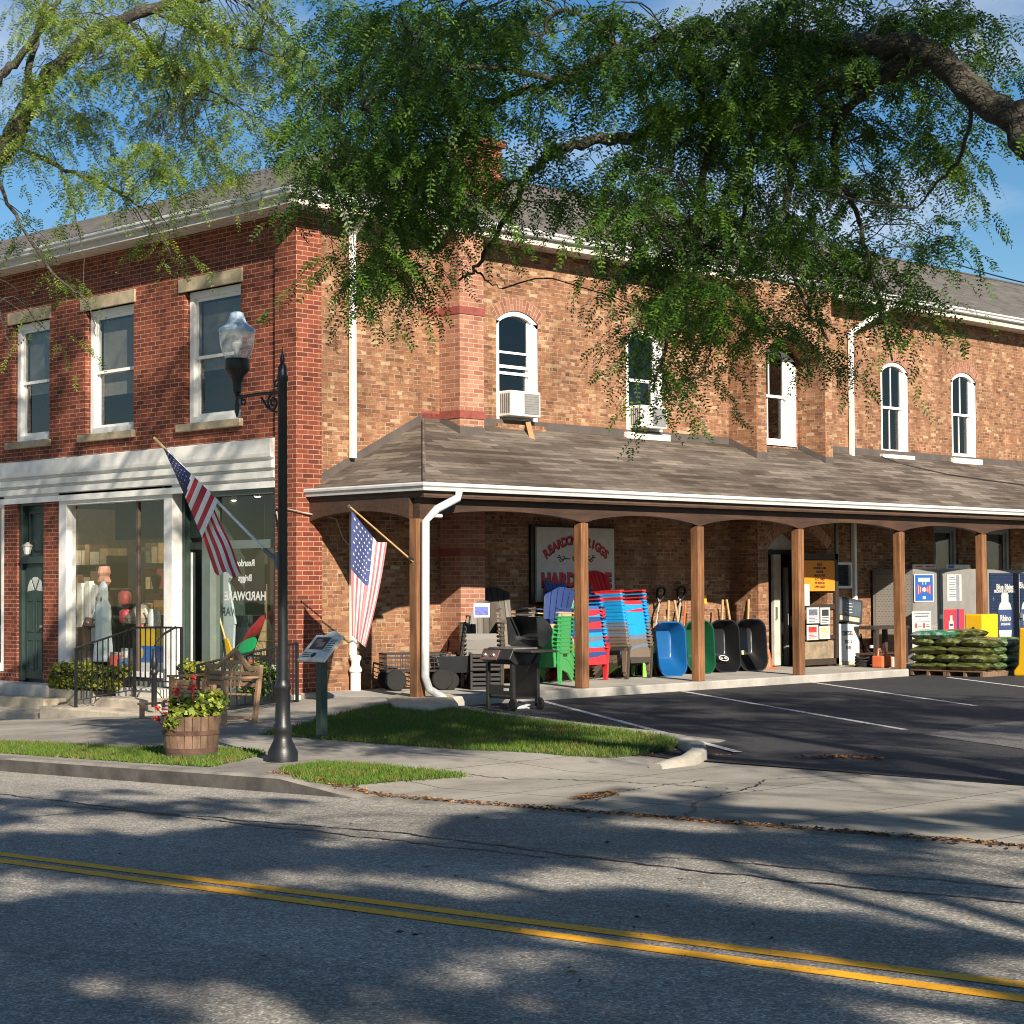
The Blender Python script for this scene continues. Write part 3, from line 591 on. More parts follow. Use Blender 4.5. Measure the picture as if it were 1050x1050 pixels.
# eaves
GZ = 7.81; EX = -23.05; EY = 18.3
path = [(-44, EY, GZ), (EX, EY, GZ), (EX, 62, GZ)]
mb = MB(); mb.sweep([(-.13,0),(-.01,.0),(0,-.015),(-.005,-.04),(-.03,-.06),(-.04,-.1),(-.06,-.115),(-.13,-.115)], path); bp(mb, 'gutter', GUTTER)
mb = MB(); mb.sweep([(-.16,.02),(-.131,.02),(-.131,-.235),(-.16,-.235)], path); bp(mb, 'fascia', M('beige fascia', (.52,.47,.40), .6, .12))
mb = MB(); mb.add([(-44,EY+.15,7.59),(EX-.15,EY+.15,7.59),(X0-.02,Y0+.02,7.60),(-44,Y0+.02,7.60)], [(0,1,2,3)]); mb.add([(EX-.15,EY+.15,7.59),(EX-.15,62,7.59),(X0-.02,62,7.60),(X0-.02,Y0+.02,7.60)], [(0,1,2,3)])
uv = [(q[0], .5) for q in mb.v[:4]]+[(q[1], .5) for q in mb.v[4:]]; bp(mb, 'soffit', SOFFIT, uvs=uv)
# main roof (hipped)
SL = .43; rx = -28.9; rz = 7.8+SL*(EX-rx); ry = EY+(EX-rx); fz = 7.8+SL*3.4
mb = MB(); uv = []
def rpoly(pts, fu):
    mb.add(pts, [tuple(range(len(pts)))]); uv.extend(fu(*p) for p in pts)
sq = math.sqrt(1+SL*SL)
rpoly([(EX-.03,EY+.03,7.82),(EX-.03,62,7.82),(rx,62,rz),(rx,ry,rz)], lambda x, y, z: (y, (EX-x)*sq))
rpoly([(EX-.03,EY+.03,7.82),(rx,ry,rz),(2*rx-EX,EY+.03,7.82)], lambda x, y, z: (x, (y-EY)*sq))
rpoly([(2*rx-EX-12,EY+.03,7.82),(rx,EY+.03,7.82),(rx,EY+3.4,fz),(2*rx-EX-12,EY+3.4,fz)], lambda x, y, z: (x, (y-EY)*sq))
rpoly([(-48,EY+3.4,fz),(rx,EY+3.4,fz),(rx,EY+7,7.82),(-48,EY+7,7.82)], lambda x, y, z: (x, y*sq))
rpoly([(2*rx-EX,ry,7.82),(rx,ry,rz),(rx,62,rz),(2*rx-EX,62,7.82)], lambda x, y, z: (y, x*sq))
bp(mb, 'roof', SHINGLE2, uvs=uv, fix=False)
mb = MB(); mb.tube([(rx,ry,rz),(rx,62,rz)], .05, 6); mb.tube([(rx,ry,rz),(EX,EY,7.84)], .04, 6); bp(mb, 'ridge_cap', M('ridge cap', (.06,.05,.045), .8))
# downspouts on the side wall
def dspout(name, pts, w=.085, mats=WHITE): 
    mb = MB()
    for a, b2 in zip(pts[:-1], pts[1:]): mb.bar(a, b2, w, w*1.1, up=(1,0,0) if abs(b2[2]-a[2]) > abs(b2[0]-a[0])+abs(b2[1]-a[1]) else (0,0,1))
    return bp(mb, name, mats, bevel=.008)
dspout('downspout', [(-23.15,20.04,7.72),(X0+.07,20.04,7.35),(X0+.07,20.04,3.72)])
dspout('downspout', [(X0+.06,20.04,3.3),(X0+.06,20.04,.55)])
mb = MB(); mb.lathe([(.085,0),(.085,.28),(.105,.3),(.105,.34),(.07,.40),(.075,.46),(.095,.5),(.095,.54),(.06,.56)], (X0+.12,20.04,0), 12); bp(mb, 'downspout_boot', WHITE_OLD, smooth=40)
dspout('downspout', [(-23.12,34.7,7.72),(-23.2,34.6,7.55),(X0+.07,33.85,7.0),(X0+.07,33.85,4.25)])
dspout('downspout', [(X0+.07,33.88,3.2),(X0+.07,33.88,0.9)]); dspout('downspout', [(X0+.07,33.22,3.2),(X0+.07,33.22,1.2)], mats=GREYM)
# ---- porch
PEX = -20.95; PEY = 19.13; PZT = 3.17; PA = (X0, 21.64, 4.42)
mb = MB(); uv = []; th = .035
def rp2(pts, fu):
    n = len(pts); mb.add(pts+[(p[0], p[1], p[2]-th) for p in pts], [tuple(range(n)), tuple(range(2*n-1, n-1, -1))]+[(k, n+k, n+(k+1)%n, (k+1)%n) for k in range(n)]); uv.extend([fu(*p) for p in pts]*2)
rp2([PA, (PEX-.02,PEY+.02,PZT), (PEX-.02,60,PZT), (X0,60,4.42)], lambda x, y, z: (y, (PEX-x)*1.1))
rp2([(X0+.01,PEY+.02,PZT), (PEX-.02,PEY+.02,PZT), PA], lambda x, y, z: (x, (y-PEY)*1.12))
PR = bp(mb, 'porch_roof', SHINGLE, uvs=uv)
mb = MB(); mb.tube([(PA[0],PA[1],PA[2]+.01),(PEX-.02,PEY+.02,PZT+.005)], .03, 6); bp(mb, 'hip_cap', SHINGLE, PR)
mb = MB(); mb.sweep([(-.12,.02),(-.01,.02),(0,0),(-.005,-.03),(-.03,-.05),(-.045,-.1),(-.12,-.1)], [(X0+.03,PEY-.1,PZT),(PEX+.1,PEY-.1,PZT),(PEX+.1,60,PZT)]); bp(mb, 'gutter', GUTTER, PR)
mb = MB(); mb.sweep([(-.16,-.02),(-.125,-.02),(-.125,-.2),(-.16,-.2)], [(X0+.03,PEY-.1,PZT),(PEX+.1,PEY-.1,PZT),(PEX+.1,60,PZT)]); bp(mb, 'fascia', BEAMW, PR)
# flashing where porch roof meets the wall
def zroof(x, y): return min(PZT+(PEX-x)*(4.42-PZT)/(PEX-X0), PZT+(y-PEY)*(4.42-PZT)/(21.64-PEY))
mb = MB()
def fl(pts, out):
    o = Vector(out)*.012
    for a, b2 in zip(pts[:-1], pts[1:]):
        za, zb = zroof(*a), zroof(*b2); vs = [(a[0],a[1],za-.02),(b2[0],b2[1],zb-.02),(b2[0],b2[1],zb+.13),(a[0],a[1],za+.13)]
        vs = [Vector(v) for v in vs]; mb.add(vs+[v+o for v in vs], [(0,1,2,3),(7,6,5,4),(0,4,5,1),(1,5,6,2),(2,6,7,3),(3,7,4,0)])
fl([(X0,19.2),(X0,21.64),(X0,22.01)], (1,0,0)); fl([(X0,22.01),(-23.2,22.01)], (0,-1,0)); fl([(-23.2,22.0),(-23.2,22.58)], (1,0,0)); fl([(X0,22.57),(X0,29.78)], (1,0,0))
fl([(X0,29.78),(-23.01,29.78)], (0,-1,0)); fl([(-23.01,29.77),(-23.01,30.11)], (1,0,0)); fl([(X0,32.04),(-23.01,32.04)], (0,-1,0)); fl([(-23.01,32.03),(-23.01,32.3)], (1,0,0)); fl([(X0,32.29),(X0,60)], (1,0,0))
bp(mb, 'flashing', FLASH, PR)
POSTY = [19.22, 22.8, 25.74, 28.62, 31.9, 34.9, 38.0, 41.2, 44.6]
for y in POSTY:
    mb = MB(); mb.box((-21.285, y-.085, LZ if y > 32 else 0), (-21.115, y+.085, 2.66)); bp(mb, 'porch_post', CEDAR, bevel=.012)
for a, b2 in zip(POSTY[:-1], POSTY[1:]):
    mb = MB(); n = 14; L = b2-a; pts = [(-21.28, a, 3.0)]+[(-21.28, a+L*k/n, 2.66+.15*math.sin(math.pi*k/n)**.7) for k in range(n+1)]+[(-21.28, b2, 3.0)]; mb.poly(pts, (.14,0,0)); bp(mb, 'porch_beam', BEAMW)
mb = MB(); pts = [(X0, 19.15, 3.0)]+[(X0+2.4*k/12, 19.15, 2.66+.15*math.sin(math.pi*k/12)**.7) for k in range(13)]+[(-21.29, 19.15, 3.0)]; mb.poly(pts, (0,.14,0)); bp(mb, 'porch_beam', BEAMW)
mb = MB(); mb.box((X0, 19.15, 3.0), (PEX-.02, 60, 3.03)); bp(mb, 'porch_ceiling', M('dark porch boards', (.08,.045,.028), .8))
mb = MB(); P3 = [(-20.9,19.80,3.08),(-20.9,19.77,2.97),(-20.98,19.42,2.80),(-21.03,19.24,2.62),(-21.03,19.22,.32),(-20.99,19.26,.14),(-20.9,19.46,.0),(-20.86,19.56,-.13)]
mb = MB(); mb.tube(P3, .062, 10); mb.tube([(-20.99,19.36,2.70),(-20.99,19.52,2.70)], .03, 8); bp(mb, 'porch_downspout', GUTTER, smooth=50)
# ------------------------------------------------------------------ storefront (parts of the building)
TRIMW = WHITE_OLD
mb = MB()
for a, b2, c, e in ((-30.6,-30.35,-.02,3.40),(-27.30,-27.05,-.02,3.40)): mbx(mb, fmap, a, b2, c, e, -.01, .2)
mbx(mb, fmap, -30.35, -27.30, 3.16, 3.40, -.01, .2); mbx(mb, fmap, -30.35, -27.30, .12, .21, -.03, .2); fr = bp(mb, 'display_window', TRIMW, bevel=.008)
mb = MB(); mb.add([fmap(-30.35,.21,.12), fmap(-27.3,.21,.12), fmap(-27.3,3.16,.12), fmap(-30.35,3.16,.12)], [(0,1,2,3)]); bp(mb, 'pane', GLASS_CLEAR, fr)
mb = MB(); mbx(mb, fmap, -28.27, -28.21, .21, 3.16, .09, .15); bp(mb, 'mullion', M('bronze mullion', (.10,.07,.055), .5), fr)
mb = MB(); mbx(mb, fmap, -30.6, -27.05, -.6, .12, .03, .2); mbx(mb, fmap, -25.98, -24.18, -.6, .21, .03, .2); bp(mb, 'bulkhead', M('grey green bulkhead', (.13,.145,.13), .7, .25, 4))
mb = MB(); mbx(mb, fmap, -26.22, -25.98, -.4, 3.40, .0, .2); mbx(mb, fmap, -24.30, -24.18, -.4, 3.4, .0, .2); mbx(mb, fmap, -25.98, -24.3, 3.15, 3.4, .0, .2); mbx(mb, fmap, -25.98, -24.3, 2.28, 2.42, .06, .16); mbx(mb, fmap, -24.62,-24.5,.21,3.15,.5,.6); f2 = bp(mb, 'display_window', GREEN_M, bevel=.006)
mb = MB(); mb.add([fmap(-25.98,.21,.12), fmap(-24.3,.21,.12), fmap(-24.3,3.15,.12), fmap(-25.98,3.15,.12)], [(0,1,2,3)]); bp(mb, 'pane', GLASS_CLEAR, f2)
# mirrored lettering on the inside of the right hand display window
TM = Matrix(((-1,0,0,0),(0,0,-1,0),(0,1,0,0),(0,0,0,1)))
mb = MB(); c = PY(262, 603, Y0+.35)
for s_, dy, sz in (('Reardon', 30, .15), ('Briggs', 12, .15), ('HARDWARE', -10, .2)):
    mm = Matrix.Translation((c[0], Y0+.135, c[2]+dy*.0135))@TM; mb.text(s_, sz, mm, bold=.004, depth=.001)
bp(mb, 'window_lettering', M('white lettering', (.75,.75,.72), .6), f2)
# recessed shop door
mb = MB(); mbx(mb, fmap, -27.05, -26.98, -.2, 3.4, .2, 1.2); mbx(mb, fmap, -26.15, -26.08, -.2, 3.4, .2, 1.2); mbx(mb, fmap, -26.98, -26.15, 2.3, 2.42, .3, .42); mbx(mb, fmap, -26.98,-26.15,2.5,3.3,.3,.34); bp(mb, 'door_recess', GREEN_D)
mb = MB()
for a, b2, c, e in ((-26.96,-26.86,0,2.25),(-26.28,-26.18,0,2.25),(-26.86,-26.28,0,.25),(-26.86,-26.28,2.1,2.25)): mbx(mb, fmap, a, b2, c, e, 1.05, 1.11)
sd = bp(mb, 'shop_door', BLACK); mb = MB(); mbx(mb, fmap, -26.86,-26.28,.25,2.1,1.07,1.08); bp(mb, 'pane', GLASS_CLEAR, sd); mb = MB(); mbx(mb, fmap, -26.95,-26.9,0,2.25,.3,.36); bp(mb, 'jamb', WHITE, sd)
# green side door with transom and arched light
mb = MB()
mbx(mb, fmap, -32.05,-31.13,-.1,3.36,.16,.2)
for a, b2, c, e in ((-32.05,-31.93,-.06,3.36),(-31.2,-31.13,-.06,3.36),(-31.93,-31.2,3.2,3.36),(-31.93,-31.2,2.12,2.26)): mbx(mb, fmap, a, b2, c, e, .04, .16)
for a, b2, c, e in ((-31.85,-31.28,2.36,3.1),): 
    mbx(mb, fmap, a, b2, c, c+.05, .12, .16); mbx(mb, fmap, a, b2, e-.05, e, .12, .16); mbx(mb, fmap, a, a+.05, c+.05, e-.05, .12, .16); mbx(mb, fmap, b2-.05, b2, c+.05, e-.05, .12, .16)
bp(mb, 'door_frame', GREEN_D, bevel=.004)
mb = MB(); mbx(mb, fmap, -31.92,-31.21,-.02,2.11,.1,.15)
for a, b2 in ((-31.84,-31.6),(-31.53,-31.29)):
    for c, e in ((.12,.72),(.85,1.45)):
        mbx(mb, fmap, a, b2, c, c+.03, .085, .1); mbx(mb, fmap, a, b2, e-.03, e, .085, .1); mbx(mb, fmap, a, a+.03, c+.03, e-.03, .085, .1); mbx(mb, fmap, b2-.03, b2, c+.03, e-.03, .085, .1)
gd = bp(mb, 'side_door', GREEN_D, bevel=.003)
mb = MB(); n = 10; u0, v0, rr_ = -31.565, 1.6, .27
for a, b2 in ((0,.31),(.36,.64),(.69,1.)):
    P = [(u0+rr_*math.cos(math.pi*(a+(b2-a)*k/5)), v0+rr_*math.sin(math.pi*(a+(b2-a)*k/5))) for k in range(6)]; mb.poly([fmap(u0+.05*math.cos(math.pi*(a+b2)/2), v0+.05*math.sin(math.pi*(a+b2)/2), .092)]+[fmap(p, q, .092) for p, q in P], (0,.01,0))
bp(mb, 'fan_light', M('pale door light', (.42,.44,.42), .2), gd); mb = MB(); mb.lathe([(.0,0),(.03,.005),(.03,.04),(0,.05)], (0,0,0), 10, M=Matrix.Translation(fmap(-31.27,.95,.06))@Matrix.Rotation(R(90),4,'X')); bp(mb, 'door_knob', STEEL, gd)
# wall lanterns beside and above the doors
def wall_lantern(px, py, lab):
    p = PY(px, py, Y0-.12); t = thing('wall_lantern', lab, 'lantern', (p[0], Y0, p[2]))
    mb = MB(); mb.box((-.04,-.02,-.1),(.04,0,.1)); mb.tube([(0,-.01,.06),(0,-.09,.11),(0,-.12,.07)], .012, 6); mb.build('bracket', BLACK, t)
    mb = MB(); mb.lathe([(.01,.09),(.09,.03),(.1,.02),(.1,.01)], (0,-.14,0), 6); mb.build('hood', M('lantern hood', (.25,.25,.24), .4), t)
    mb = MB(); mb.lathe([(.085,.01),(.05,-.13),(.02,-.15)], (0,-.14,0), 6); mb.build('lantern_glass', M('frosted glass', (.45,.45,.42), .2), t)
wall_lantern(29, 561, 'small six sided wall lantern above the green side door')
# left display window beyond the brick pier
mb = MB(); mbx(mb, fmap, -36.5,-32.52,3.2,3.4,-.01,.2); mbx(mb, fmap, -32.62,-32.52,.1,3.2,.0,.2); mbx(mb, fmap, -36.5,-32.62,.1,.25,-.02,.2); f3 = bp(mb, 'display_window', TRIMW)
mb = MB(); mb.add([fmap(-36.5,.25,.12), fmap(-32.62,.25,.12), fmap(-32.62,3.2,.12), fmap(-36.5,3.2,.12)], [(0,1,2,3)]); bp(mb, 'pane', GLASS_CLEAR, f3)
# shop room behind the glass
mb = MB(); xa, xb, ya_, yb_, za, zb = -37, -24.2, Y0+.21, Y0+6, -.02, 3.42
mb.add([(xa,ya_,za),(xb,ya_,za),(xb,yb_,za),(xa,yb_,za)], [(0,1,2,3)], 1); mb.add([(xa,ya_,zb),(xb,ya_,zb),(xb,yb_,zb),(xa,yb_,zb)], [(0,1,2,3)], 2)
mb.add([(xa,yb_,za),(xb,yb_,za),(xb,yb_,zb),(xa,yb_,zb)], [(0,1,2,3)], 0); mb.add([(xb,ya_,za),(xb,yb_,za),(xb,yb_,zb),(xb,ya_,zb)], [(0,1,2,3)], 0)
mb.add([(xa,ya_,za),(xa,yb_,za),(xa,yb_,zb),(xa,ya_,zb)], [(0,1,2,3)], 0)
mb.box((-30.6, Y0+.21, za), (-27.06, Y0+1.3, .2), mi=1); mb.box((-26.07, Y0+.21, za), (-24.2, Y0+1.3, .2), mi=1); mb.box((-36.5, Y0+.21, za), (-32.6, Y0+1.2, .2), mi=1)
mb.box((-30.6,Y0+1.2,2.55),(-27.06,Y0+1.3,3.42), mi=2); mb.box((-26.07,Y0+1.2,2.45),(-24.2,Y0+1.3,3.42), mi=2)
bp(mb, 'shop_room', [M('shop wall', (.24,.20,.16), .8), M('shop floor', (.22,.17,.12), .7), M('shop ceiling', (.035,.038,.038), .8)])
BULB = M('lit bulb', (1,.9,.7)); BULB.node_tree.nodes['Principled BSDF'].inputs['Emission Color'].default_value = (1,.8,.5,1); BULB.node_tree.nodes['Principled BSDF'].inputs['Emission Strength'].default_value = 14
for px, py in ((239,513),(264,509)):
    p = PY(px, py, Y0+.55); t = thing('track_spotlight', 'lit round spotlight under the ceiling of the right display window, %s' % ('nearer the flag' if px < 250 else 'nearer the lamp post'), 'spotlight', (p[0], p[1], p[2]))
    mb = MB(); mb.lathe([(.03,.12),(.055,.1),(.075,.0),(.065,.0)], n=14); mb.tube([(0,0,.1),(0,0,.3)], .012, 6); mb.build('housing', M('spot housing', (.5,.5,.48), .4), t); mb = MB(); mb.lathe([(.06,.004),(.04,-.012),(.0,-.016)], n=14); mb.build('bulb', BULB, t)
for x, y in ((-28.6, 20.9), (-25.2, 20.9), (-28.5, 23.2), (-26.2, 23.0), (-34.2, 20.8)):
    t = thing('ceiling_lamp', 'lit round ceiling lamp inside the shop at %s' % {(-28.6,20.9):'the left display',(-25.2,20.9):'the right display',(-28.5,23.2):'the shelf wall',(-26.2,23.0):'the back of the entrance',(-34.2,20.8):'the far left display'}[(x,y)], 'lamp', (x, y, 3.3))
    mb = MB(); mb.lathe([(.12,.1),(.14,.02),(.12,0)], n=14); mb.build('housing', BLACKP, t); mb = MB(); mb.lathe([(.11,.0),(.06,-.03),(0,-.035)], n=14); mb.build('bulb', BULB, t)
    l = bpy.data.lights.new('lamp_light', 'POINT'); l.energy = 40; l.color = (1,.82,.58); l.shadow_soft_size = .12; lo = bpy.data.objects.new('lamp_light', l); COL.objects.link(lo); lo.parent = t; lo.location = (0,0,-.16)

# ------------------------------------------------------------------ steps and railings at the entrance
ST = thing('entrance_steps', 'worn concrete and stone steps along the shop front', 'steps', (-28, 17.9, -.6))
def step(px0, px1, y, Yf, mat, nm, zb=-.95, xr=None, xl=None):
    a = PY(px0, y, Yf); b2 = PY(px1, y, Yf); mb = MB(); mb.box((xl if xl is not None else a[0], Yf, zb), (b2[0] if xr is None else xr, Y0-.002, (a[2]+b2[2])/2)); return mb.build(nm, mat, ST, org=(-28,17.9,-.6), bevel=.025)
STEPC = M('worn step concrete', (.40,.345,.27), .9, .3, 2.5, bump=.5, bscale=30)
step(40, 165, 728.5, 17.35, STEPC, 'lower_step'); step(-60, 42, 727, 17.45, STEPC, 'lower_step', xl=-44)
step(-60, 45, 713, 18.05, STONE, 'rough_step', xl=-44); step(-60, 48, 699.5, 18.45, STONE_W, 'threshold_stone', xl=-44); step(48.2, 95, 707, 18.5, STONE, 'curb_stone'); step(95.5, 163, 717, 17.95, STEPC, 'upper_step'); step(118,162,706,18.5,STONE_W,'entry_slab')
mb = MB(); a = PY(297,713,Y0-.3); b2 = PY(323,713,Y0-.3); mb.box((a[0], Y0-.3, -.5), (-23.68, Y0-.07, a[2])); mb.build('footing_stone', STONE_W, ST, org=(-28,17.9,-.6), bevel=.02)
def railing(label, tops, posts, z_of, nb, name='iron_railing'):
    # tops: list of top-rail points; straight iron pickets under it
    o = Vector(tops[0]); t = thing(name, label, 'railing', (o.x, o.y, z_of(o.x, o.y)), group=None); oo = tuple(t.location)
    mb = MB(); mb.tube(tops, .02, 6); mb.build('top_rail', BLACK, t, org=oo)
    low = [Vector((p[0], p[1], z_of(p[0], p[1])+.13)) for p in tops]; mb = MB(); mb.tube(low, .013, 6); mb.build('bottom_rail', BLACK, t, org=oo)
    for p in posts: mb = MB(); mb.bar((p[0],p[1],z_of(p[0],p[1])-.03), p, .04); mb.build('post', BLACK, t, org=oo)
    for k in range(1, nb):
        s = k/nb*(len(tops)-1); i = min(int(s), len(tops)-2); q = Vector(tops[i]).lerp(Vector(tops[i+1]), s-i); l = low[i].lerp(low[i+1], s-i)
        mb = MB(); mb.bar(l, q, .016); mb.build('baluster', BLACK, t, org=oo)
    return t
A = [PY(78,664.5,17.55), PY(138,644.5,18.45)]
railing('sloping black iron railing beside the flower box on the entrance steps', [tuple(p) for p in A], [tuple(p) for p in A], lambda x, y: PY(78,726,17.55)[2]+(x-A[0][0])/(A[1][0]-A[0][0])*(PY(138,715,18.45)[2]-PY(78,726,17.55)[2]), 11)
A2 = [PY(139,643.5,18.35), PY(186,643.5,18.35)]
railing('level black iron railing in front of the shop door', [tuple(p) for p in A2], [tuple(A2[1])], lambda x, y: PY(150,706,18.35)[2], 9)
A3 = [PY(159,662,17.6), PY(168,650,18.0), PY(180,643,18.4)]
t = thing('handrail', 'short curled black handrail with thick newel at the step edge', 'handrail', tuple(PY(158,725,17.6)))
mb = MB(); mb.tube([tuple(p) for p in A3], .02, 6); mb.build('rail', BLACK, t, org=tuple(t.location)); mb = MB(); b0 = PY(158,725,17.6); mb.lathe([(.045,0),(.045,.5),(.06,.52),(.06,.56),(.04,.6),(.06,.66),(.05,.75),(.03,.82),(.03,.92)], tuple(b0), 10); mb.build('newel', BLACK, t, org=tuple(t.location), smooth=40)
p0 = PZ(205,735,-.24); p1 = (-23.62, 18.5, 0)
A4 = [PY(203,682,16.75), PY(243,672,17.4), PY(284,663.5,18.1), PY(304.5,659.5,18.5)]
railing('long black iron railing behind the wooden bench up to the brick corner', [tuple(p) for p in A4], [tuple(A4[0]), tuple(A4[3])], lambda x, y: -.24+.02*(y-16.7), 15)

# ------------------------------------------------------------------ street lamp
LB = G(290, 781); LX, LY, LZ0 = LB; lz = lambda y: PY(290, y, LY)[2]-LZ0
L = thing('street_lamp', 'black cast iron street lamp post with one hanging acorn globe on a scrolled arm', 'street lamp', (LX, LY, LZ0))
px1 = lambda px, y: PY(px, y, LY)[0]-LX
mb = MB(); mb.lathe([(.158,0),(.158,.10),(.13,.16),(.10,.22),(.095,.24),(.088,lz(752)),(.098,lz(750)),(.098,lz(744)),(.082,lz(741)),(.072,lz(708)),(.085,lz(706)),(.085,lz(702)),(.06,lz(697))], n=16); mb.build('base', BLACK, L, smooth=35)
mb = MB(); mb.lathe([(.055,lz(700)),(.05,lz(392)),(.06,lz(390)),(.06,lz(385))], n=16); mb.build('pole', BLACK, L, smooth=35)
mb = MB(); mb.lathe([(.05,lz(386)),(.045,lz(376)),(.02,lz(372)),(.03,lz(369)),(.012,lz(363)),(.002,lz(355))], n=12); mb.build('finial', BLACK, L, smooth=40)
hx = px1(243, 400)
mb = MB(); zc = lz(402); mb.tube([(0,0,zc),(hx*.5,0,zc+.01),(hx,0,zc)], .018, 8)
def spiral(cx, cz, r0, a0, turns, sg): return [(cx+sg*(r0*(1-.75*k/24))*math.cos(a0+turns*6.28*k/24), 0, cz+(r0*(1-.75*k/24))*math.sin(a0+turns*6.28*k/24)) for k in range(25)]
mb.tube(spiral(-.16, zc-.10, .10, 1.2, 1.5, 1), .013, 6); mb.tube(spiral(-.10, zc+.09, .055, -1.3, 1.3, 1), .011, 6); mb.tube([(-.04,0,zc-.2),(-.13,0,zc-.2),(-.25,0,zc-.15),(-.36,0,zc-.03)], .012, 6); mb.tube(spiral(-.02, zc+.17, .05, -1.3, 1.1, -1), .01, 6); mb.tube(spiral(hx+.12, zc-.05, .05, 1.5, 1.2, 1), .01, 6); mb.build('scroll_arm', BLACK, L)
mb = MB(); mb.lathe([(.006,lz(423)),(.024,lz(417)),(.03,lz(410)),(.016,lz(404)),(.03,lz(398)),(.05,lz(396)),(.054,lz(386)),(.075,lz(380)),(.128,lz(374.5)),(.138,lz(372)),(.138,lz(363)),(.122,lz(361))], (hx,0,0), 16); mb.build('lamp_holder', BLACK, L, smooth=35)
GLB = glass_mat('ribbed lamp glass', (.93,.95,.97)); _n2 = GLB.node_tree; _o = _n2.nodes['Material Output']; _s = _o.inputs['Surface'].links[0].from_socket; _m = _n2.nodes.new('ShaderNodeMixShader'); _m.inputs['Fac'].default_value = .22; _t = _n2.nodes.new('ShaderNodeBsdfDiffuse'); _t.inputs['Color'].default_value = (.8,.82,.84,1)
_n2.links.new(_s, _m.inputs[1]); _n2.links.new(_t.outputs[0], _m.inputs[2]); _n2.links.new(_m.outputs[0], _o.inputs['Surface']) 
mb = MB(); mb.lathe([(.115,lz(362)),(.15,lz(357)),(.175,lz(350)),(.188,lz(342)),(.192,lz(333))], (hx,0,0), 24); mb.build('globe', GLB, L, smooth=60)
mb = MB(); mb.lathe([(.195,lz(333.5)),(.20,lz(332)),(.185,lz(329)),(.15,lz(326.5)),(.105,lz(323)),(.085,lz(318)),(.07,lz(313)),(.035,lz(311.5)),(0,lz(311))], (hx,0,0), 24); mb.build('cap', M('grey blue lamp cap', (.33,.42,.52), .35, .1), L, smooth=35)
mb = MB(); mb.lathe([(.03,lz(361)),(.03,lz(352)),(.05,lz(349)),(.06,lz(345)),(.04,lz(342)),(0,lz(341))], (hx,0,0), 12); mb.build('bulb', M('white bulb', (.7,.7,.66), .3), L, smooth=40)
mb = MB(); mb.box((-.085,-.03,lz(583)),(-.05,.03,lz(566))); mb.bar((-.06,0,lz(576)),(px1(271,563),0,lz(563)),.035); mb.build('flag_bracket', M('bracket grey', (.12,.12,.13), .5), L)
# ------------------------------------------------------------------ flags
FR = M('flag red', (.50,.028,.045), .75, .08); FWh = M('flag white', (.78,.75,.71), .75, .05); FB = M('flag blue', (.022,.028,.095), .75, .1)
FR2 = M('faded flag red', (.50,.16,.17), .8, .15); FW2 = M('faded flag white', (.66,.64,.64), .8, .08); FB2 = M('faded flag blue', (.04,.055,.16), .8, .12)
def star(mb, f, u, v, ru, rv, off, mi):
    pts = []
    for k in range(10):
        rr = 1 if k % 2 == 0 else .42; a = math.pi/2+k*math.pi/5; pts.append(f(u+ru*rr*math.cos(a), v+rv*rr*math.sin(a)))
    c = f(u, v); nn = (f(u+.01, v)-c).cross(f(u, v+.01)-c); nn.normalize()
    for s in (off, -off): mb.poly([p+nn*s for p in pts], mi=mi)
# flag on the lamp post
t1 = PY(158,449,LY); b1 = PY(284,576,LY)
FL = thing('flag', 'bright american flag wrapped on a white pole on the street lamp', 'flag', tuple(b1)); fo = tuple(b1)
mb = MB(); mb.tube([tuple(PY(270,562,LY)), tuple(PY(172,463,LY))], .015, 8); mb.tube([tuple(PY(172,463,LY)), tuple(t1)], .016, 8, mi=1); mb.build('flag_pole', [M('white pole', (.75,.74,.7), .35), M('brass tip', (.55,.42,.2), .35, metal=.5)], FL, org=fo)
def LF(px, py, dy): return Vector(PY(px, py, LY+dy))
def lerp(a, b, t): return a+(b-a)*t
def f_up(u, v):   # v along the pole from the tip, u down the hanging cloth to the fold
    hx_, hy_ = lerp(168,224,v), lerp(459,513,v); lx, ly = lerp(167.5,207,v**.95), lerp(460,551,v)
    return LF(lerp(hx_, lx, u), lerp(hy_, ly, u), -.015-.05*math.sin(u*3.1)*v+.035*math.sin(v*9+u*2)*u*v)
mb = MB(); nu, nv = 12, 44; o = len(mb.v)
for j in range(nv+1):
    for i in range(nu+1): mb.v.append(tuple(f_up(i/nu, j/nv)))
def col_up(u, v):
    if v < .50+.05*u: return 2
    return 0 if int((v-.5)/.5*7.0) % 2 == 1 else 1
for j in range(nv):
    for i in range(nu): mb.f.append((o+j*(nu+1)+i, o+j*(nu+1)+i+1, o+(j+1)*(nu+1)+i+1, o+(j+1)*(nu+1)+i)); mb.m.append(col_up((i+.5)/nu, (j+.5)/nv))
for j in range(8):
    for i in range(4):
        v = .10+.05*j+.0; u = (.18+.22*i)+(.11 if j % 2 else 0)
        if u < .93 and v < .49: star(mb, f_up, u, v, .012/(.05+v*.42)*.55, .012, .004, 1)
def f_low(s, q):   # s across, q down the loose tail behind the fold
    x0_, y0_ = lerp(204,220,q), lerp(538,587,q); x1_, y1_ = lerp(219,250,q), lerp(520,590+4*math.sin(q*9),q)
    return LF(lerp(x0_, x1_, s), lerp(y0_, y1_, s)+(2.5*math.sin(s*12) if q > .97 else 0), .05+.045*math.sin(s*7+q*2))
o = len(mb.v); ns, nq = 24, 16
for j in range(nq+1):
    for i in range(ns+1): mb.v.append(tuple(f_low(i/ns, j/nq)))
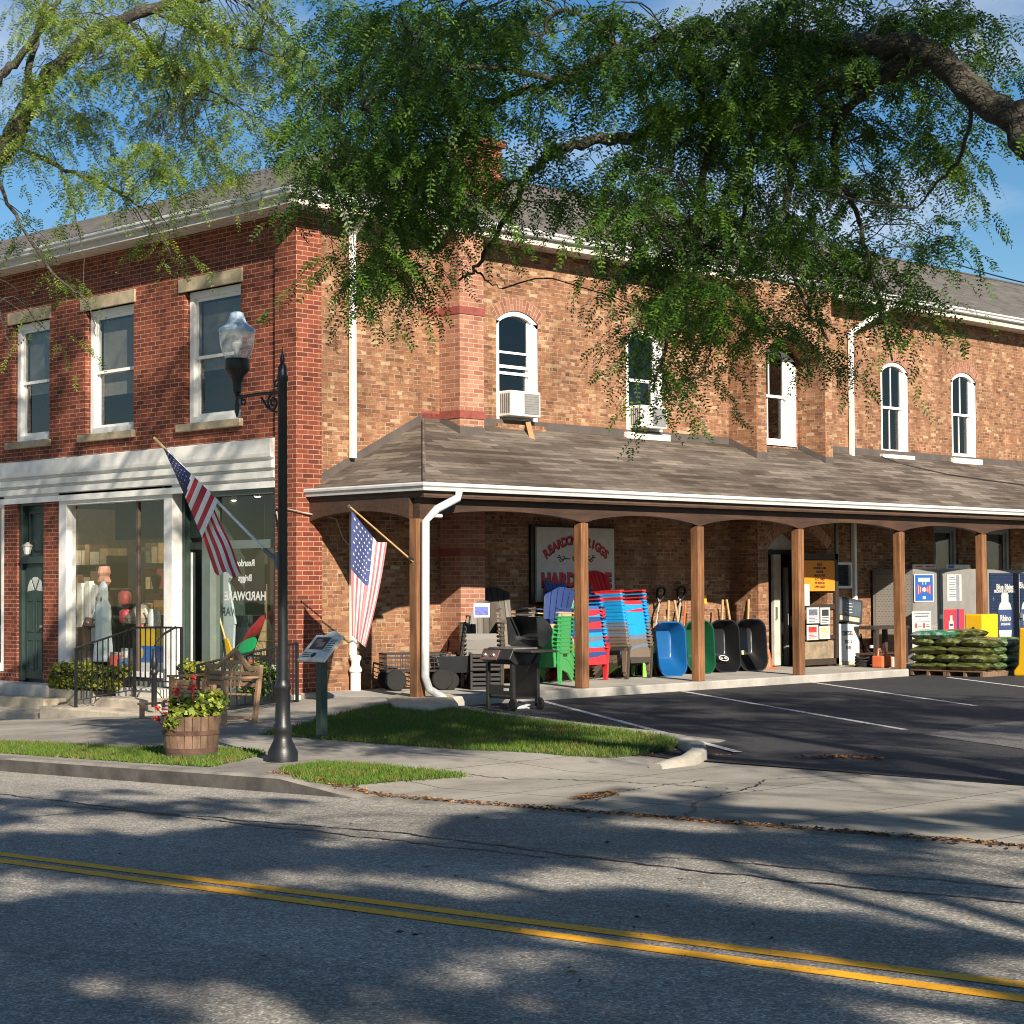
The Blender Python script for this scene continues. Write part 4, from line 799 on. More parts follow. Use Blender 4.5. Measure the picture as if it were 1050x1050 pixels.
for j in range(nq):
    for i in range(ns): mb.f.append((o+j*(ns+1)+i, o+j*(ns+1)+i+1, o+(j+1)*(ns+1)+i+1, o+(j+1)*(ns+1)+i)); mb.m.append(0 if int((i+.5)/ns*6.6) % 2 == 0 else 1)
mb.build('flag_cloth', [FR, FWh, FB], FL, org=fo, smooth=180)
# faded flag on the porch corner post
fb0 = PX(426,578,-21.2); ft = PX(358,519,-21.2); PF = thing('flag', 'faded american flag hanging from a wooden pole on the porch corner post', 'flag', tuple(fb0)); fo = tuple(fb0)
mb = MB(); mb.tube([tuple(fb0), tuple(ft)], .014, 8); mb.build('flag_pole', PINE, PF, org=fo)
mb = MB(); mb.lathe([(.0,-.03),(.03,0),(0,.03)], tuple(ft), 10); mb.build('pole_knob', STEEL, PF, org=fo); mb = MB(); mb.cbox((fb0[0], 19.31, fb0[2]), (.06,.02,.12)); mb.bar((fb0[0],19.32,fb0[2]-.02), tuple(Vector(fb0).lerp(Vector(ft),.12)), .035); mb.build('pole_socket', BLACK, PF, org=fo)
def f2_(s, q):
    tx = lerp(360.5, 397, s**.8); ty = 524+32*min(1, s*1.5)**.8; bx = lerp(361, 375, s); by = 652+12*s
    m_ = 8*math.sin(q*3.14)*.35*(1 if s > .5 else -.4)
    return Vector(PX(lerp(tx, bx, q)+m_*(.6), lerp(ty, by, q), -21.2+.05*math.sin(s*11+q*2.5)*(.4+q)))
mb = MB(); ns, nq = 52, 30
for j in range(nq+1):
    for i in range(ns+1): mb.v.append(tuple(f2_(i/ns, j/nq)))
for j in range(nq):
    for i in range(ns):
        mb.f.append((j*(ns+1)+i, j*(ns+1)+i+1, (j+1)*(ns+1)+i+1, (j+1)*(ns+1)+i)); s, q = (i+.5)/ns, (j+.5)/nq
        mb.m.append(2 if s < .54 and q < .46 else (0 if int(s*13) % 2 == 0 else 1))
for a in range(9):
    for b2 in range(6 if a % 2 == 0 else 5): star(mb, f2_, .05+(b2+(0 if a % 2 == 0 else .5))*.088, .035+a*.048, .026, .012, .004, 1)
mb.build('flag_cloth', [FR2, FW2, FB2], PF, org=fo, smooth=180)
# ------------------------------------------------------------------ wayside plaque
sp = PZ(330, 750, -.06); T = thing('info_plaque', 'tilted white information plaque with photo on a dark green post', 'plaque', tuple(sp))
mb = MB(); mb.box((-.05,-.05,-.05),(.05,.05,.88)); mb.build('post', GREEN_D, T, bevel=.006)
TMx = Matrix.Translation((0,0,.98))@Matrix.Rotation(R(44),4,'X')
mb = MB(); n = 14; pts = [(-.25,-.22),(.25,-.22),(.25,.2),(.13,.2)]+[(.03+.1*math.cos(math.pi*k/10), .2+.07*math.sin(math.pi*k/10)) for k in range(11)]+[(-.25,.2)]
mb.poly([TMx@Vector((x, y, 0)) for x, y in pts], tuple(TMx.to_3x3()@Vector((0,0,.025)))); pl = mb.build('panel', M('white plaque enamel', (.62,.62,.58), .35), T)
mb = MB(); mb.cbox((-.06,.06,.028), (.26,.2,.004), TMx, 0); mb.cbox((-.02,.04,.031), (.12,.08,.004), TMx, 1); mb.cbox((-.1,.09,.031),(.1,.07,.004),TMx,1); mb.lathe([(.04,0),(.04,.004)], n=12, mi=2, M=TMx@Matrix.Translation((-.02,-.13,.026)))
for k in range(7): mb.cbox((.155,.12-.03*k,.028), (.12,.009,.003), TMx, 2)
for k in range(3): mb.cbox((-.14,-.1-.03*k,.028), (.14,.009,.003), TMx, 2)
mb.build('plaque_print', [M('printed photo', (.10,.05,.05), .5, .7, 25), M('printed photo light', (.30,.22,.20), .5, .6, 40), M('print ink', (.03,.03,.04), .6)], pl)
# ------------------------------------------------------------------ barrel planter with geraniums
bb = G(196, 776); T = thing('barrel_planter', 'half whiskey barrel planter with rusty hoops on the verge by the kerb', 'planter', tuple(bb))
mb = MB(); ns = 22
for k in range(ns):
    a0, a1 = 2*math.pi*k/ns+.012, 2*math.pi*(k+1)/ns-.012
    pr = [(.275,0),(.30,.18),(.315,.36),(.32,.45)]; vs = []
    for r_, z in pr:
        for rr in (r_, r_-.03): vs += [(rr*math.cos(a0), rr*math.sin(a0), z), (rr*math.cos(a1), rr*math.sin(a1), z)]
    fs = []
    for i in range(3): b0 = 4*i; fs += [(b0,b0+1,b0+5,b0+4),(b0+2,b0+6,b0+7,b0+3),(b0,b0+4,b0+6,b0+2),(b0+1,b0+3,b0+7,b0+5)]
    fs += [(12,13,15,14),(0,2,3,1)]; mb.add(vs, fs)
mb.build('staves', OAK, T); mb = MB(); mb.lathe([(.29,.02),(.29,.39)], n=22); mb.build('soil', SOIL, T)
for z, h, r_ in ((.06,.05,.287),(.25,.05,.309)): mb = MB(); mb.lathe([(r_-.004,z),(r_+.004,z),(r_+.008,z+h),(r_,z+h)], n=30); mb.build('hoop', M('rusty hoop', (.09,.045,.03), .8, .4, 12), T, smooth=40)
def leafmat(name, a, b2, sc=5):
    m, n, b = base(name); geo = n.nodes.new('ShaderNodeNewGeometry'); t = n.nodes.new('ShaderNodeTexCoord'); x = mixc(n, .6, noise(n, t.outputs['Object'], sc, 3).outputs['Fac'], geo.outputs['Random Per Island'])
    r = ramp(n, [(.3, a), (.7, b2)]); n.links.new(x, r.inputs['Fac']); n.links.new(r.outputs['Color'], b.inputs['Base Color']); b.inputs['Roughness'].default_value = .5
    tl = n.nodes.new('ShaderNodeBsdfTranslucent'); n.links.new(r.outputs['Color'], tl.inputs['Color']); ms = n.nodes.new('ShaderNodeMixShader'); ms.inputs['Fac'].default_value = .3
    n.links.new(b.outputs[0], ms.inputs[1]); n.links.new(tl.outputs[0], ms.inputs[2]); n.links.new(ms.outputs[0], n.nodes['Material Output'].inputs['Surface']); return m
def foliage(mb, c, rad, n, size, rr, mi=0, shell=.4):
    for _ in range(n):
        d = Vector((rr.gauss(0,1), rr.gauss(0,1), rr.gauss(0,1))).normalized()*(shell+(1-shell)*rr.random()); p = Vector(c)+Vector((d.x*rad[0], d.y*rad[1], d.z*rad[2]))
        a = Vector((rr.gauss(0,1), rr.gauss(0,1), rr.gauss(0,.6))).normalized(); q = a.cross((Vector((d.x, d.y, d.z+.7))+Vector((rr.gauss(0,.4),)*3)).normalized()); q = q.normalized() if q.length > .01 else Vector((1,0,0)); s = size*rr.uniform(.6,1.3)
        mb.add([p-a*s*.5, p+q*s*.38, p+a*s*.5, p-q*s*.38], [(0,1,2,3)], mi)
GER = leafmat('geranium leaves', (.10,.17,.022), (.42,.46,.06)); REDF = M('red petals', (.60,.035,.03), .6, .2); 
rr = random.Random(3); GP = thing('geranium_plant', 'bushy yellow green geranium with red flowers growing in the barrel', 'plant', (bb[0], bb[1], bb[2]+.39)); 
mb = MB()
for c, rad, n in (((0,0,.1),(.33,.33,.12),500),((.12,.1,.22),(.2,.2,.12),260),((-.15,-.05,.16),(.2,.2,.12),200),((.05,-.28,.02),(.12,.1,.12),120),((.2,.2,.2),(.14,.14,.14),140)): foliage(mb, c, rad, n, .075, rr)
mb.build('leaves', GER, GP, fix=False)
for c in ((-.26,-.26,.14),(-.2,-.05,.34),(0,.0,.37),(.14,-.06,.38),(-.05,-.15,.31),(-.36,-.2,.02),(-.1,.1,.46)):
    mb = MB(); foliage(mb, c, (.045,.045,.035), 30, .034, rr); mb.tube([(c[0]*.6,c[1]*.6,c[2]-.2),(c[0],c[1],c[2])], .005, 5); mb.build('flower', REDF, GP, fix=False)
T = thing('small_flag', 'tiny american flag stuck in the barrel planter', 'flag', (bb[0]-.05, bb[1]-.27, bb[2]+.38)); mb = MB(); mb.tube([(0,0,0),(-.02,-.06,.26)], .004, 6); mb.build('stick', PINE, T)
mb = MB()
for k in range(7): mb.box((-.018+.0,-.055+.0,.24-.02*k),( .075,-.052,.24-.02*k-.02), mi=k % 2)
mb.box((-.018,-.0565,.17),(.025,-.0505,.24), mi=2); mb.build('flag_cloth', [FR, FWh, FB], T)
# ------------------------------------------------------------------ wooden benches
def bench(name_label, loc, rz, length, arch, depth=.56):
    T = thing('garden_bench', name_label, 'bench', loc, (0,0,rz)); h = length/2
    for sx in (-1,1):
        mb = MB(); mb.box((sx*h-.03,-depth/2,0),(sx*h+.03,-depth/2+.06,.62)); mb.build('leg', TEAK, T, bevel=.004)
        mb = MB(); mb.bar((sx*h,depth/2-.03,0),(sx*h,depth/2+.08,.92 if not arch else .8),.06,.06); mb.build('leg', TEAK, T, bevel=.004)
        mb = MB(); mb.box((sx*h-.04,-depth/2-.03,.62),(sx*h+.04,depth/2+.04,.65)); mb.build('armrest', TEAK, T, bevel=.004)
        mb = MB(); mb.bar((sx*h,-depth/2+.06,.1),(sx*h,depth/2-.05,.1),.04); mb.build('stretcher', TEAK, T)
    mb = MB()
    for k in range(6): y = -depth/2+.03+k*.088; mb.box((-h+.03,y-.035,.42-.006*k),(h-.03,y+.035,.445-.006*k))
    mb.box((-h+.03,-depth/2+.01,.33),(h-.03,-depth/2+.04,.41)); mb.build('seat', TEAK, T, bevel=.003)
    mb = MB(); bk = lambda z: depth/2-.03+.11*z/.85
    if arch:
        n = 16; top = lambda u: .78+.24*max(0, 1-abs(u)/.62)
        for k in range(n):
            u0, u1 = -1+2*k/n, -1+2*(k+1)/n; mb.add([(h*u, bk(z)+dy, z) for dy in (-.02,.02) for u, z in ((u0,top(u0)-.07),(u1,top(u1)-.07),(u1,top(u1)),(u0,top(u0)))], [(0,1,2,3),(7,6,5,4),(0,4,5,1),(3,2,6,7)])
        for k in range(5): z = .50+.075*k; ww = h-.04 if z < .72 else h*.3; mb.box((-ww, bk(z)-.012, z),(ww, bk(z)+.012, z+.05))
        for u in (-.34,.0,.34): mb.bar((h*u, bk(.47), .47),(h*u, bk(top(u))-.0, top(u)-.05),.05,.02)
    else:
        for k in range(7): z = .50+.058*k; mb.box((-h+.03, bk(z)-.012, z),(h-.03, bk(z)+.012, z+.04))
        mb.box((-h,bk(.93)-.025,.9),(h,bk(.93)+.025,.97))
    mb.build('backrest', TEAK, T, bevel=.003); return T
bb1 = PZ(229,745,-.2); bench('wooden garden bench with tall arched back in front of the iron railing', (bb1[0]-.62, bb1[1]+.28, -.2), R(0), 1.2, True)
bb2 = PZ(166,752,-.3); c_ = PY(187,712,16.7); bench('wooden garden bench with straight slatted back behind the flower barrel', (c_[0]-.05, 16.6, c_[2]-.78), R(0), .95, False)
# ================================================================== MERCHANDISE UNDER THE PORCH
def wheel(mb, c, r, w_, axis='y', mi_t=0, mi_r=1):
    Mx = Matrix.Translation(c)@(Matrix.Rotation(R(90),4,'X') if axis == 'y' else Matrix.Rotation(R(90),4,'Y'))
    mb.lathe([(r*.55,-w_/2),(r*.92,-w_/2),(r,-w_*.3),(r,w_*.3),(r*.92,w_/2),(r*.55,w_/2)], n=18, mi=mi_t, M=Mx); mb.lathe([(r*.55,-w_*.35),(r*.2,-w_*.4),(r*.2,w_*.4),(r*.55,w_*.35)], n=14, mi=mi_r, M=Mx)
def plastic(name, c): return M(name, c, .38, .12, 4)
P = {k: plastic(k+' plastic', c) for k, c in dict(green=(.045,.30,.085), lime=(.16,.50,.05), red=(.52,.028,.035), navy=(.03,.055,.17), blue=(.035,.12,.35), bright=(.012,.27,.60), brown=(.055,.044,.034), taupe=(.15,.115,.086), tan=(.50,.40,.23), slate=(.12,.16,.22)).items()}
CH = {}
def chair_meshes(color):
    # adirondack chair facing +x
    T = thing('adirondack_chair', 'x', 'chair'); m = P[color]
    sx = lambda t: lerp(.33,-.27,t); sz = lambda t: lerp(.37,.24,t)
    mb = MB(); n = 6
    for k in range(n):
        a, b2 = k/n+.008, (k+1)/n-.008; mb.add([(sx(t), y, sz(t)+dz) for dz in (0,.02) for t, y in ((a,-.27),(b2,-.27),(b2,.27),(a,.27))], [(0,3,2,1),(4,5,6,7),(0,1,5,4),(1,2,6,5),(2,3,7,6),(3,0,4,7)])
    mb.poly([(.33,-.29,.39),(.33,.29,.39),(.35,.29,.36),(.35,.27,.28),(.35,-.27,.28),(.35,-.29,.36)], (-.022,0,0)); mb.build('seat', m, T, smooth=30)
    mb = MB(); d = Vector((-.38,0,.925)); 
    for k in range(5):
        u0, u1 = -1+2*k/5+.03, -1+2*(k+1)/5-.03; L = lambda u: .74-.11*u*u; wb, wt = .22, .29
        pts = [(0,u0),(0,u1),(1,u1),(1,(u0+u1)/2),(1,u0)]; vs = []
        for t, u in pts: p = Vector((-.27,0,.24))+d*(L(u)*t); vs.append((p.x+.03*u*u, u*lerp(wb, wt, min(1,t)), p.z))
        mb.poly(vs, (.02,0,.008))
    for z in (.2,.5): p = Vector((-.27,0,.24))+d*z; mb.cbox((p.x-.012,0,p.z), (.02,.48,.05))
    mb.build('backrest', m, T)
    for s in (-1,1):
        mb = MB(); mb.poly([(.36,s*.25,.56),(.38,s*.31,.56),(.36,s*.37,.56),(-.1,s*.37,.545),(-.38,s*.31,.53),(-.38,s*.26,.53)], (0,0,.022)); mb.poly([(.37,s*.365,.565),(-.1,s*.365,.55),(-.1,s*.365,.50),(.34,s*.365,.51)], (0,-s*.012,0)); mb.build('armrest', m, T)
        mb = MB(); mb.poly([(.36,s*.30,.56),(.24,s*.30,.56),(.25,s*.30,0),(.32,s*.30,0)], (0,s*.05,0)); mb.build('leg', m, T)
        mb = MB(); mb.poly([(.30,s*.25,.37),(-.27,s*.25,.25),(-.52,s*.25,0),(-.43,s*.25,0),(-.22,s*.25,.16),(.30,s*.25,.29)], (0,s*.03,0)); mb.build('leg', m, T)
    return T
def chair(color, loc, rz, label, group=None, tilt=0):
    if color not in CH: CH[color] = t = chair_meshes(color); t.location = loc; t.rotation_euler = (0,tilt,rz); t['label'] = label
    else: t = dup(CH[color], loc, (0,tilt,rz), label)
    if group: t['group'] = group
    elif 'group' in t: del t['group']
    return t
ORD = ['top','second','third','fourth','fifth','sixth','seventh','eighth','ninth','tenth','eleventh','twelfth','thirteenth','fourteenth','fifteenth','sixteenth','seventeenth']
def stack(cols, loc, rz, pitch, where, group):
    rr = random.Random(len(cols)); n = len(cols)
    W = dict(green='bright green', lime='lime', red='red', navy='navy blue', blue='mid blue', bright='sky blue', brown='dark brown', taupe='taupe', tan='tan', slate='slate grey')
    for k, c in enumerate(cols):
        i = n-1-k; lab = '%s adirondack chair, %s, in the %s' % (W[c], 'topmost' if i == 0 else 'lowest' if k == 0 else ORD[i]+' from the top', where)
        chair(c, (loc[0]-.011*k*math.cos(rz)+rr.uniform(-.006,.006), loc[1]-.011*k*math.sin(rz)+rr.uniform(-.006,.006), loc[2]+k*pitch), rz+rr.uniform(-.012,.012), lab, group)
stack(['green']*9+['tan','navy'], (-22.85,23.72,0), R(-68), .07, 'green stack', 'adirondack chairs in the green stack')
stack(['red','red','navy','red','bright','bright','slate','bright','navy','red','red','navy','bright','red','blue'], (-22.97,24.68,0), R(2), .065, 'red and blue stack', 'adirondack chairs in the mixed stack')
stack(['brown','taupe','taupe','taupe','slate','taupe','slate','slate','bright','bright','bright','bright','bright','bright','red','bright','red'], (-22.86,25.72,0), R(2), .062, 'tall sky blue stack', 'adirondack chairs in the sky blue stack')
stack(['brown']*8, (-22.72,22.02,0), R(-42), .07, 'brown tagged stack', 'adirondack chairs in the brown tagged stack')
stack(['taupe']*10+['brown'], (-23.05,22.98,0), R(-20), .07, 'taupe stack', 'adirondack chairs in the taupe stack')
# price tag on the brown chair, label card on the red chair
T = thing('hang_tag', 'blue and white printed tag hanging on the backrest of the dark brown chair', 'tag', (0,0,0)); 
tp = PX(494,626,-22.55); T.location = tuple(tp); T.rotation_euler = (0,R(-20),R(-42)); mb = MB(); mb.box((0,-.13,-.12),(.008,.13,.12), mi=0); mb.build('card', M('tag white', (.6,.6,.62), .5), T); mb = MB(); mb.box((.008,-.11,-.09),(.011,.11,.06)); mb.build('print', M('tag blue', (.03,.05,.35), .5, .9, 18), T)
# lime chair and black metal chair at the end of the row
chair('lime', (-23.35,26.22,0), R(60), 'single lime green plastic chair beside the sky blue chair stack')
T = thing('metal_chair', 'black tubular metal garden chair beside the lime chair', 'chair', (-23.3,26.42,0), (0,0,R(10)))
for s in (-1,1):
    mb = MB(); mb.tube([(.22,s*.24,0),(.25,s*.24,.55),(.2,s*.24,.64),(0,s*.24,.66),(-.2,s*.24,.62)], .016, 8); mb.build('leg', BLACK, T, smooth=60); mb = MB(); mb.tube([(-.3,s*.24,0),(-.2,s*.24,.42),(-.3,s*.24,.95)], .016, 8); mb.build('leg', BLACK, T, smooth=60)
mb = MB(); mb.box((-.2,-.24,.41),(.24,.24,.43)); mb.build('seat', P['green'], T); mb = MB(); mb.add([(-.21,-.22,.45),(-.21,.22,.45),(-.3,.22,.93),(-.3,-.22,.93)], [(0,1,2,3)]); mb.build('backrest', BLACKP, T)
# ---- gas grill
def grill(label, loc, rz, sc=1):
    T = thing('gas_grill', label, 'grill', loc, (0,0,rz)); T.scale = (sc,)*3; GM = M('grill enamel', (.014,.0135,.013), .4, .25, 5)
    for sx in (-.3,.3):
        for sy in (-.22,.22): mb = MB(); mb.box((sx-.03,sy-.025,.0 if sx < 0 else .09),(sx+.03,sy+.025,.8)); mb.build('leg', GM, T, bevel=.004)
    mb = MB(); mb.box((-.27,-.235,.22),(.27,-.215,.36)); mb.build('lower_panel', GM, T); mb = MB(); mb.box((-.27,.2,.18),(.27,.22,.8)); mb.build('back_panel', GM, T); mb = MB(); mb.box((.1,-.238,.28),(.22,-.235,.32)); mb.build('name_plate', M('plate white', (.55,.55,.55), .5), T)
    mb = MB(); mb.box((-.29,-.2,.16),(.29,.2,.19)); mb.build('bottom_shelf', GM, T)
    mb = MB(); mb.poly([(-.36,-.33,.74),(-.36,-.26,.88),(-.36,.28,.88),(-.36,.22,.66),(-.36,-.22,.66)], (.72,0,0)); mb.build('firebox', GM, T, bevel=.01)
    mb = MB(); mb.poly([(-.34,-.345,.73),(-.34,-.275,.87),(-.34,-.265,.86),(-.34,-.33,.72)], (.4,0,0)); cp = mb.build('control_panel', M('control panel copper', (.20,.12,.10), .35, .2, metal=.5), T)
    for x in (-.24,-.04): mb = MB(); mb.lathe([(.032,0),(.03,.03),(0,.034)], n=12, M=Matrix.Translation((x,-.312,.80))@Matrix.Rotation(R(118),4,'X')); mb.build('knob', STEEL, cp, smooth=40)
    mb = MB(); mb.box((-.31,-.22,.882),(.31,.22,.895)); 
    for k in range(12): mb.box((-.3,-.2+.035*k,.895),(.3,-.19+.035*k,.903))
    mb.build('grate', M('grill grate', (.16,.155,.15), .5, .3), T)
    mb = MB(); n = 9; prof = [(.24+.0, .90)]+[(.26+.20*math.sin(math.pi*k/n*.5)-.0, .92+.40*k/n) for k in range(n+1)]
    arc = [(.28+.18*math.sin(math.pi*k/n), .90+.44*k/n) for k in range(n+1)]
    for k in range(n):
        (y0, z0), (y1, z1) = arc[k], arc[k+1]; mb.add([(-.37,y0,z0),(.37,y0,z0),(.37,y1,z1),(-.37,y1,z1)], [(0,1,2,3)]); mb.add([(-.35,y0-.02,z0),(.35,y0-.02,z0),(.35,y1-.02,z1),(-.35,y1-.02,z1)], [(0,1,2,3)])
    for s in (-.37,.37): mb.poly([(s,y,z) for y, z in arc]+[(s,.17,1.33),(s,.2,.93)], (-.02*np.sign(s),0,0))
    lid = mb.build('lid', M('grill lid', (.016,.017,.019), .3, .2, 5), T); mb = MB(); mb.tube([(-.22,.2,1.37),(.22,.2,1.37)], .014, 8); mb.build('handle', STEEL, lid)
    mb = MB(); mb.box((.37,-.26,.84),(.80,.22,.875)); mb.build('side_shelf', M('shelf brown', (.045,.04,.036), .5, .2, 5), T, bevel=.012); mb = MB(); mb.bar((.62,.0,.84),(.34,.0,.55),.03); mb.build('shelf_brace', GM, T)
    for sy in (-.24,.24): mb = MB(); wheel(mb, (.33,sy,.09), .09, .05); mb.build('wheel', [RUBBER, BLACKP], T, smooth=40)
    return T
g0 = PZ(491,727,LZ); grill('open black gas grill with copper control panel standing on the lot edge', (g0[0]+.42, g0[1]+.28, LZ), R(-8), 1.0)
mbp = PZ(530,727,LZ); T = thing('plastic_bag', 'crumpled white plastic bag under the grill', 'bag', (mbp[0]+.0, mbp[1], LZ)); mb = MB(); rr = random.Random(2)
for k in range(5): mb.poly([(rr.uniform(-.2,.2), rr.uniform(-.08,.08), rr.uniform(0,.1)) for _ in range(3)], (.01,0,.02))
mb.build('bag_film', M('white film', (.55,.57,.62), .4), T)
# ---- garden carts
def cart(label, loc, rz, L_, W_, H_, zb, wr, mesh=True, mat=BLACK):
    T = thing('garden_cart', label, 'cart', loc, (0,0,rz)); a, b2 = L_/2, W_/2
    mb = MB(); mb.box((-a,-b2,zb),(a,b2,zb+.025)); mb.build('bed', mat, T)
    mb = MB()
    if mesh:
        for s in (-1,1):
            for k in range(13): x = -a+L_*k/12; mb.bar((x,s*b2,zb),(x,s*b2,zb+H_),.008)
            for k in range(5): mb.bar((-a,s*b2,zb+H_*k/4),(a,s*b2,zb+H_*k/4),.012 if k < 4 else .025)
            for k in range(8): y = -b2+W_*k/7; mb.bar((s*a,y,zb),(s*a,y,zb+H_),.008)
            for k in range(5): mb.bar((s*a,-b2,zb+H_*k/4),(s*a,b2,zb+H_*k/4),.012 if k < 4 else .025)
    else:
        for s in (-1,1): mb.poly([(-a-.08,s*(b2+.05),zb+H_),(a+.12,s*(b2+.05),zb+H_*1.1),(a,s*b2,zb),(-a,s*b2,zb)], (0,s*.02,0)); mb.poly([(s*a,-b2,zb),(s*a,b2,zb),(s*(a+.1),b2+.05,zb+H_),(s*(a+.1),-b2-.05,zb+H_)], (s*.02,0,0))
    mb.build('sides', mat, T)
    for sx in (-.72,.72):
        mb = MB(); mb.bar((sx*a,-b2-.04,wr),(sx*a,b2+.04,wr),.025); mb.bar((sx*a,0,wr),(sx*a,0,zb),.05); mb.build('axle', BLACK, T)
        for s in (-1,1): mb = MB(); wheel(mb, (sx*a,s*(b2+.02),wr), wr, .085); mb.build('wheel', [RUBBER, M('hub grey', (.05,.05,.05), .5)], T, smooth=40)
    mb = MB(); mb.tube([(a,0,zb-.05),(a+.25,0,zb+.25),(a+.35,0,zb+.75)], .014, 8); mb.tube([(a+.35,-.11,zb+.75),(a+.36,-.12,zb+.87),(a+.37,.12,zb+.87),(a+.35,.11,zb+.75),(a+.35,-.11,zb+.75)], .014, 8); mb.build('pull_handle', BLACK, T, smooth=60); return T
cart('black steel mesh garden cart against the wall behind the corner post', (-22.95,20.75,0), R(62), 1.05, .5, .28, .30, .17)
c2 = PZ(463,707.5,0); cart('black poly bed dump cart with loop handle beside the downspout', (c2[0]-.12, c2[1]+.45, 0), R(60), .95, .5, .26, .27, .15, mesh=False, mat=M('dump cart black', (.007,.008,.010), .5, .2))
T = thing('push_mower', 'black and orange lawn trimmer mower parked behind the dump cart', 'mower', (-23.15,21.75,0), (0,0,R(-60)))
mb = MB(); mb.lathe([(.0,.1),(.24,.1),(.26,.2),(.2,.3),(.1,.34),(.1,.45),(.0,.47)], n=14); mb.build('deck', BLACKP, T, smooth=40); mb = MB(); mb.cbox((0,0,.52),(.14,.14,.1)); mb.build('motor_cover', M('orange plastic', (.6,.16,.02), .4), T)
for s in (-1,1):
    for x in (-.22,.22): mb = MB(); wheel(mb, (x,s*.24,.1), .1, .05); mb.build('wheel', [RUBBER, GREYM], T)
mb = MB()
for s in (-1,1): mb.tube([(-.15,s*.16,.3),(-.55,s*.18,1.0)], .013, 6)
mb.tube([(-.55,-.18,1.0),(-.6,-.16,1.06),(-.6,.16,1.06),(-.55,.18,1.0)], .018, 6); mb.build('handle', BLACK, T)
T = thing('crate_stack', 'dark slatted crates stacked below the brown chair', 'crates', (-22.2,21.6,0), (0,0,R(-40)))
for k in range(2): mb = MB(); z_ = .3*k; [mb.box((-.2,-.25,z_+.07*q),(.2,.25,z_+.05+.07*q)) for q in range(4)]; [mb.box((sx*.19-.02,sy*.24-.02,z_),(sx*.19+.02,sy*.24+.02,z_+.29)) for sx in (-1,1) for sy in (-1,1)]; mb.build('slatted_crate', M('dark carton %d' % k, (.018+.004*k,.018,.018), .7), T, bevel=.01)
# ---- wheelbarrows standing on their noses
def rr_loop(x, zc, hz, hy, r_, n=6):
    pts = []
    for cy, cz, a0 in ((hy-r_, zc+hz-r_, 0),(-hy+r_, zc+hz-r_, 90),(-hy+r_, zc-hz+r_, 180),(hy-r_, zc-hz+r_, 270)):
        for k in range(n): a = R(a0+90*k/(n-1)); pts.append((x, cy+r_*math.cos(a), cz+r_*math.sin(a)))
    return pts
def barrow(label, loc, rz, mat, handle, logo=None, hy=.33, nose=.2):
    T = thing('wheelbarrow', label, 'wheelbarrow', loc, (0,R(-7),rz))
    mb = MB(); loops = []
    def lp(x, zc, hz, hyy, r_):
        pts = rr_loop(x, zc, hz, hyy, r_); return [(p[0], p[1]*(1-nose*.5*max(0,(zc-p[2])/hz)), p[2]) for p in pts]
    loops = [lp(-.02,.50,.495,hy,.2), lp(.005,.50,.50,hy+.005,.2), lp(.005,.50,.475,hy-.02,.185), lp(-.04,.505,.455,hy-.04,.17), lp(-.30,.60,.27,hy-.12,.1), lp(-.31,.60,.24,hy-.15,.09)]
    lo2 = [lp(-.33,.60,.29,hy-.1,.1), lp(-.05,.505,.48,hy-.012,.18)]
    n = len(loops[0]); o = len(mb.v)
    seq = [lo2[0], lo2[1], loops[0], loops[1], loops[2], loops[3], loops[4], loops[5]]
    for l in seq: mb.v += l
    for i in range(len(seq)-1):
        for k in range(n): mb.f.append((i*n+k, i*n+(k+1)%n, (i+1)*n+(k+1)%n, (i+1)*n+k)); mb.m.append(0)
    mb.f += [tuple(range(n-1,-1,-1)), tuple(range(7*n, 8*n))]; mb.m += [0,0]
    tr = mb.build('tray', mat, T, smooth=50)
    for s in (-1,1):
        mb = MB(); mb.bar((-.40,s*.10,.02),(-.34,s*.27,1.42),.04,.04); mb.build('handle', handle, T, bevel=.006)
        mb = MB(); mb.tube([(-.36,s*.2,.75),(-.62,s*.22,.72),(-.62,s*.22,.5),(-.38,s*.16,.42)], .014, 6); mb.build('leg', BLACK, T)
    mb = MB(); wheel(mb, (-.44,0,.20), .19, .09); mb.build('wheel', [RUBBER, GREYM], T, smooth=40)
    mb = MB(); mb.bar((-.40,-.16,.2),(-.40,.16,.2),.025); mb.build('axle', STEEL, T)
    return T, tr
WB = [((690,693.5),'blue','bright blue plastic wheelbarrow standing upright by the wall',M('wheelbarrow blue',(.006,.075,.22),.3,.08),.34,PINE),
      ((720,691),'green','dark green wheelbarrow standing upright half behind the post',M('wheelbarrow green',(.005,.055,.025),.3,.08),.33,PINE),
      ((746,689.5),'oval','black wheelbarrow with a white oval emblem on its tray',M('wheelbarrow black',(.008,.008,.009),.28,.15),.34,PINE),
      ((773,688),'wide','larger black wheelbarrow with a small tan label beside the door',M('wheelbarrow matt black',(.009,.009,.01),.33,.15),.36,PINE)]
